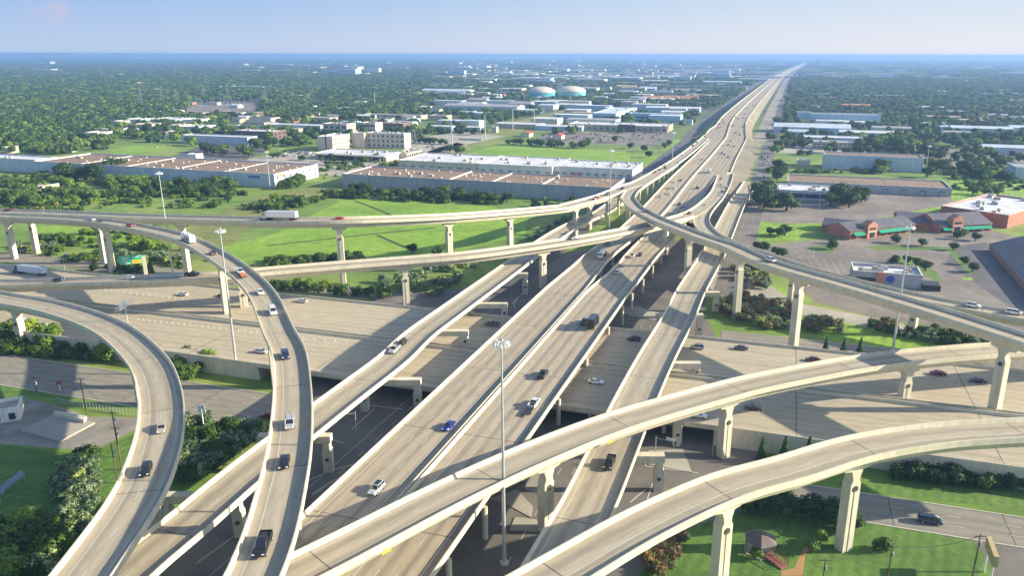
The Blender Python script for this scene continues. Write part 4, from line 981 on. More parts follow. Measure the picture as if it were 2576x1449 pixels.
M['sgreen']=plain('sign_green',(.02,.42,.27),.5,.05); M['syel']=plain('sign_yellow',(.85,.6,.03),.5,.05); M['swhite']=plain('sign_white',(.78,.78,.76),.5,.05); M['syel2']=plain('sign_amber',(.8,.48,.03),.5,.05)
# overhead green sign (left)
X,Y,_=at('b1',1270,712,0); r=empty('highway_sign',(X,Y,0)); tag(r,'green overhead highway sign with yellow corner panel, facing left lanes','sign')
mb=MB(); mb.box((0,0,4.6),(1.5,.9,9.2)); mb.build('post',M['conc'],r)
mb=MB(); mb.bar((-11,0,8.0),(0,0,8.0),.25); mb.bar((-11,0,9.2),(0,0,9.2),.2); mb.build('arm',M['steel'],r)
mb=MB(); mb.box((-5.4,-.5,7.9),(9.6,.12,4.2),.0); o=mb.build('sign_panel',M['sgreen'],r)
mb=MB(); mb.box((-5.4,-.565,7.9),(9.3,.02,3.9)); mb.box((-5.4,-.58,7.9),(9.1,.02,3.7),mi=1); 
for k,(xx,zz,w_) in enumerate([(-7.6,9.0,3),(-7.4,8.2,3.6),(-7.8,7.2,2.6),(-3.2,9.1,3.2)]): mb.box((xx,-.6,zz),(w_,.02,.32))
mb.box((-7,-.6,6.4),(2.2,.02,.28)); mb.build('sign_text_lines',[M['swhite'],M['sgreen']],r)
mb=MB(); mb.box((-3.0,-.62,6.9),(3.9,.03,1.7)); mb.build('exit_panel',M['syel2'],r)
r.rotation_euler=(0,0,.35)
def diamond(t,x,y,key,side,label,h=3.0,s=1.1):
    rd=ROADS[key]; X,Y,_=at(t,x,y,rd.P[3][2]+3); i=rd.near(X,Y); p=rd.pt(i,(rd.L[i] if side==0 else rd.R[i])+ (.1 if side==0 else -.1),.95)
    r=empty('warning_sign',p); tag(r,label,'sign','yellow diamond signs')
    mb=MB(); mb.bar((0,0,0),(0,0,h-1.0),.06); mb.build('post',M['steel'],r)
    mb=MB(); mb.prism([(0,-.05,h-s),(s,-.05,h),(0,-.05,h+s),(-s,-.05,h)],[(0,.05,h-s),(s,.05,h),(0,.05,h+s),(-s,.05,h)]); mb.build('sign_panel',M['syel'],r)
    mb=MB(); mb.prism([(-.12,-.07,h-.45),(.12,-.07,h-.45),(.12,-.07,h+.2),(-.12,-.07,h+.2)],[(-.12,-.055,h-.45),(.12,-.055,h-.45),(.12,-.055,h+.2),(-.12,-.055,h+.2)]); mb.prism([(-.35,-.07,h+.1),(.35,-.07,h+.1),(0,-.07,h+.55)],[(-.35,-.055,h+.1),(.35,-.055,h+.1),(0,-.055,h+.55)]); mb.build('arrow_symbol',M['dark'],r)
diamond('b1',705,118,'A',0,'yellow diamond warning sign on the far barrier of the long flyover')
diamond('b1',385,185,'R2',0,'yellow diamond warning sign between the two left roadways')
# amber bridge inspection boards hung on fascia
def tagboard(t,x,y,key,label):
    rd=ROADS[key]; z=rd.P[len(rd.P)//2][2]-1
    for _ in range(20): X,Y,_z=at(t,x,y,z); i=rd.near(X,Y); z=rd.P[i][2]-.9
    p=rd.pt(i,rd.R[i]+.12,-.8); r=empty('hanging_sign',p,rd.tan(i)); tag(r,label,'sign','amber boards on the flyover side')
    mb=MB(); mb.box((0,-.06,0),(1.9,.08,.42)); mb.build('sign_panel',M['syel2'],r); mb=MB(); mb.bar((-.4,-.05,.28),(0,-.05,.9),.03); mb.bar((.4,-.05,.28),(0,-.05,.9),.03); mb.build('hanger',M['syel2'],r)
tagboard('c2',942,1270,'R11','small amber board on the rising flyover, left of the light mast'); tagboard('c3',768,580,'R11','small amber board on the rising flyover, above the black pickup')
# ground signals / street signs
def sigpole(t,x,y,h,arm,az_,label):
    X,Y,_=at(t,x,y,0); r=empty('traffic_signal',(X,Y,0),az_); tag(r,label,'traffic signal','signal poles under the bridges')
    mb=MB(); mb.cyl((0,0,0),.16,h,8,.12); mb.build('pole',M['steel'],r); mb=MB(); mb.bar((0,0,h-.6),(arm,0,h-.1),.09); mb.build('arm',M['steel'],r)
    mb=MB(); mb.box((arm*.55,0,h+.1),(2.2,.08,.7)); mb.build('street_name_panel',M['swhite'],r)
    for f in(.75,.97):
        mb=MB(); mb.box((arm*f,0,h-.6),(.35,.3,1.0)); mb.build('signal_head',M['dark'],r)
sigpole('c2',765,545,7,-7.5,.3,'signal pole in the dark gap left of the freeway'); sigpole('c3',1060,735,8,-7,2.6,'signal pole right of the black pickup bridge'); sigpole('b3',1510,1240,6,4,1.,'signal pole beyond the main bridge in shade')
def postsign(t,x,y,h,w,hh,mat,label,name='road_sign'):
    X,Y,_=at(t,x,y,0); r=empty(name,(X,Y,0)); tag(r,label,'sign','small roadside signs')
    mb=MB(); mb.cyl((0,0,0),.14,h,8); mb.build('post',M['swhite'],r); mb=MB(); mb.box((0,0,h),(w,.12,hh)); mb.build('sign_panel',mat,r)
postsign('c1',1312,540,7.5,1.9,2.2,M['swhite'],'white signboard on a tall post by the frontage road lawn')
postsign('c1',385,262,2.4,1.5,1.1,plain('sign_red',(.45,.03,.02)),'small red sign on the left verge')
postsign('c1',1598,470,1.6,.9,1.2,M['swhite'],'small white marker sign by the frontage kerb'); postsign('b4',740,585,2,1.4,1.2,M['swhite'],'white pylon sign in front of the brick shops')
# sign gantry seen end-on beside the lower left ramp
X,Y,_=at('b1',1110,1130,5.0); r=empty('sign_gantry',(X,Y,ZC)); tag(r,'white steel sign gantry behind the lower left ramp','sign')
mb=MB(); mb.cyl((0,0,0),.25,7,8); mb.build('post',M['steel'],r)
mb=MB()
for k in range(6): mb.bar((-.6,-6+2*k,6.2),(-.6,-4+2*k,7.4),.06); mb.bar((.6,-6+2*k,7.4),(.6,-4+2*k,6.2),.06)
for a in(-.6,.6):
    for z in(6.2,7.4): mb.bar((a,-6,z),(a,6,z),.09)
mb.build('truss',M['swhite'],r); mb=MB(); mb.box((-.9,0,6.8),(.15,4.5,2.6)); mb.build('sign_panel',M['swhite'],r)
# white delineator posts
dp=MB(); dp.cyl((0,0,0),.07,1.0,6); DPM=dp.mesh('delineator_post',[M['swhite']])
k=0
for (ta,xa,ya),(xb,yb),n_ in [(('b1',1200,1110),(2235,1225),21),(('b1',810,845),(1760,955),18),(('b2',320,1272),(690,1308),5)]:
    A_=at(ta,xa,ya,ZC); B_=at(ta,xb,yb,ZC)
    for i in range(n_):
        f=i/(n_-1); o=inst('delineator_post',DPM,None,(A_[0]+(B_[0]-A_[0])*f,A_[1]+(B_[1]-A_[1])*f,ZC+.005)); tag(o,'thin white lane post in the dotted rows on the left cross freeway','post','white lane posts on the cross freeway')
# fence and lot furniture lower-left
mb=MB(); A_=at('c1',370,345); B_=at('c1',880,430); n_=24
r=empty('chain_link_fence'); tag(r,'pale chain-link fence along the empty lot','fence')
for i in range(n_+1):
    f=i/n_; p=MB(); p.cyl((A_[0]+(B_[0]-A_[0])*f,A_[1]+(B_[1]-A_[1])*f,0),.06,2.0,6); p.build('post',M['steel'],r)
for z in(.3,.9,1.5,2.0): mb.bar((A_[0],A_[1],z),(B_[0],B_[1],z),.03)
mb.build('rail',M['steel'],r)
r=empty('foundation_slab'); tag(r,'abandoned raised concrete foundation slab in the empty lot','slab')
q=[at('c1',x,y) for x,y in((130,525),(350,425),(610,475),(385,595))]
mb=MB(); mb.prism([(x,y,0) for x,y,_ in q],[(x,y,.45) for x,y,_ in q]); mb.build('plinth',M['lotc'],r)
q2=[at('c1',x,y) for x,y in((345,432),(355,422),(560,455),(540,480))]; mb=MB(); mb.prism([(x,y,.45) for x,y,_ in q2],[(x,y,1.5) for x,y,_ in q2]); mb.build('low_wall',M['conc'],r)
# ------------------------------------------------------------------ buildings (aligned with the street grid)
FOOT=[]
def mroof(k,c): 
    nm='roof_'+k
    if nm in _mc: return _mc[nm]
    m,n,b=nt(nm); p=pos(n); f=noise(n,.07,7,p,.7); st=noise(n,.5,5,mapping(n,p,(1,.25,1),.3))
    cc=ramp(n,f,[(.3,tuple(v*.75 for v in c)),(.55,c),(.75,tuple(min(1,v*1.15) for v in c))]); cc=mixc(n,1.,cc,ramp(n,st,[(.35,(.78,.78,.78)),(.6,(1.05,1.05,1.05))]),'MULTIPLY')
    n.links.new(cc,b.inputs['Base Color']); b.inputs['Roughness'].default_value=.8; _mc[nm]=m; return m
def mwall(k,c,rib=0.):
    nm='wall_'+k
    if nm in _mc: return _mc[nm]
    m,n,b=nt(nm); p=pos(n); f=noise(n,.3,6,mapping(n,p,(1,1,.3)))
    cc=ramp(n,f,[(.3,tuple(v*.82 for v in c)),(.7,tuple(min(1,v*1.08) for v in c))])
    if rib:
        tc=N(n,'ShaderNodeTexCoord'); w=N(n,'ShaderNodeTexWave'); w.inputs['Scale'].default_value=rib; n.links.new(tc.outputs['Object'],w.inputs[0]); cc=mixc(n,1.,cc,ramp(n,w.outputs['Fac'],[(0,(.82,.82,.82)),(.2,(1,1,1))]),'MULTIPLY')
    n.links.new(cc,b.inputs['Base Color']); b.inputs['Roughness'].default_value=.75; _mc[nm]=m; return m
RB=mroof('brown_gravel',(.28,.185,.12)); RW=mroof('white_membrane',(.66,.66,.68)); RG=mroof('grey_membrane',(.36,.36,.37)); RL=mroof('pale_blue_metal',(.55,.63,.72)); RDK=mroof('dark_shingle',(.13,.125,.15)); RT=mroof('tan',(.42,.36,.29)); RR=mroof('red_tile',(.42,.06,.05)); RO=mroof('orange_tile',(.55,.25,.14)); RY=mroof('yellow_canopy',(.75,.50,.08))
WBL=mwall('blue_grey',(.54,.59,.67),.4); WWH=mwall('white',(.72,.71,.66),.3); WCR=mwall('cream',(.62,.56,.45)); WTA=mwall('tan',(.46,.39,.30)); WGY=mwall('grey',(.42,.43,.45),.3); WBK=mwall('brick_red',(.40,.155,.10)); WDB=mwall('dark_brown',(.14,.09,.08)); WLB=mwall('light_blue',(.42,.56,.70),.5); WTE=mwall('teal',(.06,.38,.48)); WPK=mwall('pinkish_cream',(.62,.52,.46))
BOXM={}
def unit(root,x,y,z,a,b,c,mat,name='roof_unit'):
    k=(round(a,1),round(b,1),round(c,1),mat.name,name)
    if k not in BOXM: mb=MB(); mb.box((0,0,c/2),(a,b,c)); mb.box((0,0,c+.08),(a*.6,b*.6,.16)); BOXM[k]=mb.mesh(name,mat)
    return inst(name,BOXM[k],root,(x,y,z))
def bld(t,FLx,FLy,FRx,FRy,h,dep,wall,roof,label,name='warehouse',cat='building',gable=None,docks=0,win=None,swin=None,units=0,vents=0,seed=1,par=.7,group=None,z0=0,band=None):
    A_=at(t,FLx,FLy); B_=at(t,FRx,FRy) if FRx is not None else None
    if isinstance(h,tuple): h=ztop((t,FRx,FRy),(t,h[0],h[1]))
    # anchor at the front right corner
    W=(B_[0]-A_[0])*EV[0]+(B_[1]-A_[1])*EV[1]
    ox,oy=B_[0]-EV[0]*W,B_[1]-EV[1]*W
    if isinstance(dep,tuple):
        q=at(dep[2] if len(dep)>2 else t,dep[0],dep[1],h); dep=(q[0]-ox)*NV[0]+(q[1]-oy)*NV[1]
    return mkb(ox,oy,W,dep,h,wall,roof,label,name,cat,gable,docks,win,swin,units,vents,seed,par,group,z0,band)
def mkb(ox,oy,W,dep,h,wall,roof,label,name='warehouse',cat='building',gable=None,docks=0,win=None,swin=None,units=0,vents=0,seed=1,par=.7,group=None,z0=0,band=None,rz=None):
    R=random.Random(seed+int(ox*7)); r=empty(name,(ox,oy,z0),-ALF if rz is None else rz); tag(r,label,cat,group); FOOT.append((ox,oy,W,dep))
    mb=MB(); h0=h
    if gable:
        rise=min(dep,W)*.18 if gable!='low' else min(dep,W)*.08
        e=h-rise
        if W>=dep:
            mb.prism([(0,0,-.3),(0,dep,-.3),(0,dep,e),(0,dep/2,h-.05),(0,0,e)],[(W,0,-.3),(W,dep,-.3),(W,dep,e),(W,dep/2,h-.05),(W,0,e)]); mb.build('wall',wall,r)
            rf=MB(); 
            for y0,y1 in((-.5,dep/2),(dep+.5,dep/2)):
                ze=e-.5*rise/(dep/2)
                rf.prism([(-.4,y0,ze),(W+.4,y0,ze),(W+.4,y1,h),(-.4,y1,h)],[(-.4,y0,ze+.18),(W+.4,y0,ze+.18),(W+.4,y1,h+.18),(-.4,y1,h+.18)])
        else:
            mb.prism([(0,0,-.3),(W,0,-.3),(W,0,e),(W/2,0,h-.05),(0,0,e)],[(0,dep,-.3),(W,dep,-.3),(W,dep,e),(W/2,dep,h-.05),(0,dep,e)]); mb.build('wall',wall,r)
            rf=MB()
            for x0,x1 in((-.5,W/2),(W+.5,W/2)):
                ze=e-.5*rise/(W/2)
                rf.prism([(x0,-.4,ze),(x0,dep+.4,ze),(x1,dep+.4,h),(x1,-.4,h)],[(x0,-.4,ze+.18),(x0,dep+.4,ze+.18),(x1,dep+.4,h+.18),(x1,-.4,h+.18)])
        rf.build('roof',roof,r)
    else:
        t_=.35
        for (x0,y0,x1,y1) in((0,0,W,t_),(0,dep-t_,W,dep),(0,t_,t_,dep-t_),(W-t_,t_,W,dep-t_)):
            mb.prism([(x0,y0,-.3),(x1,y0,-.3),(x1,y1,-.3),(x0,y1,-.3)],[(x0,y0,h),(x1,y0,h),(x1,y1,h),(x0,y1,h)])
        mb.build('wall',wall,r)
        rf=MB(); rf.prism([(t_,t_,h-par-.3),(W-t_,t_,h-par-.3),(W-t_,dep-t_,h-par-.3),(t_,dep-t_,h-par-.3)],[(t_,t_,h-par),(W-t_,t_,h-par),(W-t_,dep-t_,h-par),(t_,dep-t_,h-par)]); rf.build('roof',roof,r)
        cp=MB()
        for (x0,y0,x1,y1) in((-.12,-.12,W+.12,t_+.05),(-.12,dep-t_-.05,W+.12,dep+.12),(-.12,t_+.05,t_+.05,dep-t_-.05),(W-t_-.05,t_+.05,W+.12,dep-t_-.05)):
            cp.prism([(x0,y0,h),(x1,y0,h),(x1,y1,h),(x0,y1,h)],[(x0,y0,h+.12),(x1,y0,h+.12),(x1,y1,h+.12),(x0,y1,h+.12)])
        cp.build('coping',WWH if wall is not WDB else WCR,r)
    for i in range(vents):
        unit(r,R.uniform(3,W-3),R.uniform(3,dep-3),h-par,1.5,1.2,.5,WWH,'skylight')
    for i in range(units):
        unit(r,R.uniform(4,W-4),R.uniform(3,max(3.1,dep-4)),h-par,R.choice([2.4,3.2]),2.2,1.6,R.choice([WGY,WTA]))
    if docks:
        k=('dock',)
        if k not in BOXM: d=MB(); d.box((0,0,1.75),(3.0,.16,3.3)); d.box((0,.02,1.85),(3.6,.1,3.9),mi=1); BOXM[k]=d.mesh('dock_door',[WGY,M['dark']])
        for i in range(docks): inst('dock_door',BOXM[k],r,(W*(i+.5)/docks,-.1,0))
    def windows(n_,rows,face,ww=1.6,wh=1.5,z1=1.4):
        k=('win',ww,wh)
        if k not in BOXM: d=MB(); d.box((0,0,0),(ww,.12,wh)); BOXM[k]=d.mesh('window',M['win'])
        fh=(h-par-.4)/rows
        for a in range(rows):
            for i in range(n_):
                z=a*fh+fh*.55
                if face=='f': inst('window',BOXM[k],r,(W*(i+.5)/n_,-.03,z))
                else: inst('window',BOXM[k],r,(W+.03,dep*(i+.5)/n_,z),math.pi/2)
    if win: windows(win[0],win[1],'f',*(win[2:]))
    if swin: windows(swin[0],swin[1],'s',*(swin[2:]))
    if band:
        d=MB(); d.box((W/2,-.05,h*.42),(W*.94,.12,band)); d.build('window_band',M['win'],r)
    return r,W,dep,h
# --- the two long warehouses and their neighbours
r,W,dd,h=bld('a1',330,1117,2390,1245,(2385,1125),(700,938,'a1'),WBL,RB,'long brown-roofed warehouse with blue-grey shaded wall at left',vents=44,units=7,par=.9,swin=(7,2,2.2,1.2))
mb=MB(); mb.box((W-18,-.06,h*.72),(11,.1,1.9)); mb.build('blue_wall_panel',paint((.05,.22,.6),.5),r)
mb=MB(); mb.box((W+.05,9,h*.8),(.1,11,1.3)); mb.build('orange_sign_band',paint((.7,.28,.10),.5),r)
for k in range(1,5):
    mb=MB(); mb.box((W*k/5,dd/2,h-.7),(.5,dd-1,.5)); mb.build('fire_wall_cap',WWH,r)
bld('a1',-900,1050,330,1116,(330,1000),(-400,930),WBL,RW,'white-roofed warehouse section joining the long one at far left',units=8,par=.8)
r,W,dd,h=bld('a2',690,1230,2990,1372,10.5,(990,1058),WGY,RB,'brown-roofed warehouse with grey panelled front in the middle',vents=60,units=6,par=.9)
mb=MB()
for i in range(46): mb.box((W*(i+.5)/46,-.08,3.6),(.35,.16,6.6))
mb.build('pilasters',WCR,r)
for k in (.42,.58,.76):
    mb=MB(); mb.box((W*k,dd/2,h-.5),(.7,dd-1,.9)); mb.build('fire_wall_cap',WWH,r)
for (a,b,lab,n_) in [(((1222,1060),(1880,1116)),((1862,1036),(1500,942)),'white-roofed loading warehouse, left of three',9),(((1890,1100),(2478,1150)),((2455,1062),(2083,965)),'white-roofed loading warehouse, middle of three',8),(((2490,1140),(3176,1175)),((3150,1085),(2700,1000)),'white-roofed loading warehouse, right of three',10)]:
    r,W,dd,h=bld('a2',*a[0],*a[1],b[0],b[1],WCR if 'left' in lab else WWH,RW,lab,docks=n_,units=9,vents=8,par=.8,group='row of loading warehouses')
    if 'right' in lab:
        mb=MB(); mb.box((W*.3,-2.5,1.6),(5,4,3.2)); mb.build('red_container',paint((.5,.12,.06),.5),r)
# --- cream office complex
r,W,dd,h=bld('a2',452,922,575,928,(575,800),36,WPK,RW,'three-storey cream office wing at left of the complex, lit side windows',name='office_building',swin=(9,3,1.7,1.9),units=2,group='cream office complex')
mb=MB(); mb.box((W*.55,-.05,h*.5),(1.4,.1,h*.9)); mb.build('stair_window',M['win'],r)
bld('a2',742,893,850,897,(850,768),14,WPK,RW,'blank cream stair block between the two office wings',name='office_building',group='cream office complex')
bld('a2',850,897,1198,905,(1198,775),16,WPK,RW,'cream office wing with three rows of shaded square windows',name='office_building',win=(8,3,2.2,2.1),units=5,group='cream office complex')
bld('a2',480,792,700,797,(700,690),22,WPK,RG,'rear office block with dark glass corner',name='office_building',win=(4,2,5,2.6),swin=(6,3,1.6,2.),units=3,group='cream office complex')
bld('a2',700,790,945,772,(945,680),20,WPK,RG,'rear cream office block with banded windows and parapet',name='office_building',win=(11,2,1.9,2.3),units=3,group='cream office complex')
bld('a2',945,765,1185,758,(1185,685),24,WDB,RT,'low dark glass building right of the rear office block',name='office_building',units=3,group='cream office complex')
r,W,dd,h=bld('a2',345,1005,1040,1018,5.6,40,WCR,RW,'low cream podium with deep canopy in front of the offices',name='entrance_podium',units=6,group='cream office complex')
for i in range(9):
    mb=MB(); mb.box((W*(i+.4)/9,-3.,2.4),(.7,.7,4.8)); mb.build('column',WCR,r)
mb=MB(); mb.box((W/2,-1.9,5.0),(W,4.,.7)); mb.build('canopy',WCR,r)
mb=MB(); mb.box((W/2,-.06,2.),(W*.9,.1,3.)); mb.build('window_band',M['win'],r)
r,W,dd,h=bld('a2',1045,1000,1218,990,5.2,34,WCR,RT,'open cream parking canopy with round-headed bays at the office end',name='parking_canopy',units=3,group='cream office complex')
for i in range(7):
    mb=MB(); mb.box((W+.1,dd*(i+.5)/7,1.9),(.3,dd/7*.62,3.)); mb.build('bay_shade_panel',M['dark'],r)  # solid dark panels stand in for the shade inside the open bays
# --- left, mid distance   (t,FLx,FLy,FRx,FRy,h,dep,wall,roof,label,opts)
for a in [
 ('a1',655,838,858,832,9,22,WCR,RW,'plain cream box building among trees at left',{}),
 ('a1',1630,850,2155,880,9.5,18,WBL,RW,'long low grey building with white roof edge behind the left warehouse',{}),
 ('a1',2040,818,2380,830,10,26,WDB,RW,'dark brown two-storey office with lit orange end windows',{'win':(7,2,4.2,1.6),'swin':(3,2,4,2),'units':5,'name':'office_building'}),
 ('a1',1562,768,1725,772,8.5,34,WBL,RW,'pale warehouse with bright white side, left of the brown office',{'units':3}),
 ('a1',1130,742,1250,746,7.5,40,WTA,RG,'tan-sided flat building with grey roof in the left cluster',{}),
 ('a1',1100,694,1215,698,8,28,WWH,RW,'white flat-roofed building, back of the left cluster',{'units':2}),
 ('a1',1340,690,1530,700,8,40,WBL,RW,'white-roofed workshop with many roof vents in the left cluster',{'units':7}),
 ('a1',1560,700,1720,700,8,26,WWH,RW,'white-walled workshop, right end of the left cluster',{'units':3}),
 ('a1',965,722,1052,722,9,18,WCR,RW,'small cream block left of the white cluster',{}),
 ('a1',683,716,800,712,5.5,16,WGY,RL,'open shed with pale metal roof, front one of two',{'gable':'low'}),
 ('a1',715,690,830,686,5.5,16,WGY,RG,'open shed with grey metal roof, rear one of two',{'gable':'low'}),
 ('a1',1408,803,1535,800,6.5,12,WCR,RT,'cream cottage-like building with small windows',{'win':(4,1,1.4,1.2)}),
 ('a1',1330,812,1402,812,6.5,14,WWH,RG,'small white gabled house with lit end wall',{'gable':1,'name':'house'}),
 ('a1',1105,770,1160,770,6,10,WGY,RG,'grey shed with sloping roof near the cream cottage',{'gable':'low'}),
 ('a1',1450,750,1560,750,7.5,24,WTA,RT,'tan building in front of the pale warehouse',{'units':3}),
 ('a1',100,788,195,782,5,12,WTA,RY,'yellow-roofed canopy, left of the pair',{'gable':'low','name':'canopy'}),
 ('a1',238,778,340,766,5,12,WTA,RY,'yellow-roofed canopy, right of the pair',{'gable':'low','name':'canopy'}),
 ('a1',-60,960,62,950,7,14,WTA,RT,'cream building end at the left picture edge above the white roof',{}),
 ('a1',1135,362,1200,360,12,18,WTA,RO,'orange-roofed house standing out of the left woods',{'gable':1,'name':'house'}),
 ('a1',1315,622,1420,620,8,20,WTA,RT,'tan gabled house in front of the woods',{'gable':1,'name':'house'}),
 ('a1',1680,632,1775,630,7,16,WCR,RT,'yellowish cream house beside the substation',{'gable':1,'name':'house'}),
 ('a1',1920,620,2225,628,7.5,22,WDB,RG,'long dark brown shed right of the substation',{}),
 ('a1',2012,735,2340,740,4.5,10,WGY,RT,'low tan-roofed building behind the brown office',{}),
 ('a1',2065,650,2140,652,6,12,WCR,RW,'white and yellow cottage right of the large dark tree',{'gable':1,'name':'house'}),
 ('a1',2170,645,2230,645,6,10,WCR,RT,'small pale house next to the white and yellow cottage',{'gable':1,'name':'house'}),
 ('a1',1040,400,1200,398,7,20,WTA,RG,'pale roof strip among woods below the orange roof',{}),
 ('a1',1320,412,1530,415,8,25,WTA,RT,'long tan building behind the left pylons',{}),
 ('a1',1880,388,1945,388,8,20,WGY,RW,'white-fronted shed above the substation',{}),
 ('a1',2035,385,2290,392,9,25,WBL,RW,'long white-roofed hall in the woods above the substation',{}),
 ('a1',470,425,610,423,8,25,WTA,RW,'low white roof glimpsed among dense trees at left',{}),
 ('a1',0,1362,300,1310,5.5,22,WTA,RB,'tan-walled building with brown roof and white units at the left edge',{'units':6}),
 ('a2',1432,742,1605,752,7,14,WLB,RW,'white-roofed metal shed behind the grassy corridor, left one',{'gable':'low'}),
 ('a2',1735,755,1855,760,7,14,WLB,RW,'white-roofed metal shed behind the grassy corridor, right one',{'gable':'low'}),
 ('a2',1937,768,1995,765,7.5,8,WCR,RT,'cream cube building beside the grassy corridor',{'win':(2,2,1.2,1.)}),
 ('a2',1528,578,2180,592,13,40,WBL,RG,'very long grey-roofed hall left of the blue tanks',{'gable':'low'}),
 ('a2',1285,435,1755,436,13,40,WBL,RL,'long pale blue-roofed hall near the woods',{'gable':'low'}),
 ('a2',1200,445,1420,447,7,18,WBL,RW,'white-roofed hall in front of the pale blue one',{'gable':'low'}),
 ('a2',1700,505,1905,502,9,22,WGY,RT,'grey shed with lit gable end, behind the long hall',{'gable':1}),
 ('a2',2120,548,2290,555,13,26,WGY,RG,'grey gabled barn with bright end wall near the tanks',{'gable':1}),
 ('a2',1808,322,1985,322,11,22,WWH,RW,'long white hall alone in the dark woods',{'gable':'low'}),
 ('a2',1415,658,1560,662,8,22,WTA,RT,'tan flat building with white end wall',{}),
 ('a2',910,628,1340,652,6.5,24,WTA,RT,'long low tan-roofed building behind trees',{}),
 ('a2',622,582,745,585,8,26,WTA,RT,'hip-like tan roofed hall in the trees left of centre',{'gable':'low'}),
 ('a2',345,568,410,566,7,14,WCR,RW,'small cream building below a lattice tower',{}),
 ('a2',75,732,470,758,8,24,WBL,RW,'long white-roofed building behind the office complex',{}),
 ('a2',330,672,545,678,7,26,WTA,RT,'tan-roofed hall behind the long white roof',{}),
 ('a2',2030,470,2065,468,10,10,WBK,RT,'small terracotta block left of the blue tanks',{}),
 ('a2',1560,605,1790,610,5.5,18,WLB,RL,'blue-walled yard building in front of the long hall',{}),
 ('a2',2195,808,2278,806,6.5,16,WCR,RR,'fast-food style hut with red hip roof, left one',{'gable':1,'name':'shop'}),
 ('a3',148,825,240,822,6.5,16,WCR,RR,'small shop with red hip roof, right one by the car park',{'gable':1,'name':'shop'}),
 ('a2',1660,830,1870,835,2.2,1.5,WCR,RW,'pale low boundary wall along the corridor',{'name':'boundary_wall','par':.2}),
]:
    bld(a[0],a[1],a[2],a[3],a[4],a[5],a[6],a[7],a[8],a[9],**a[10])
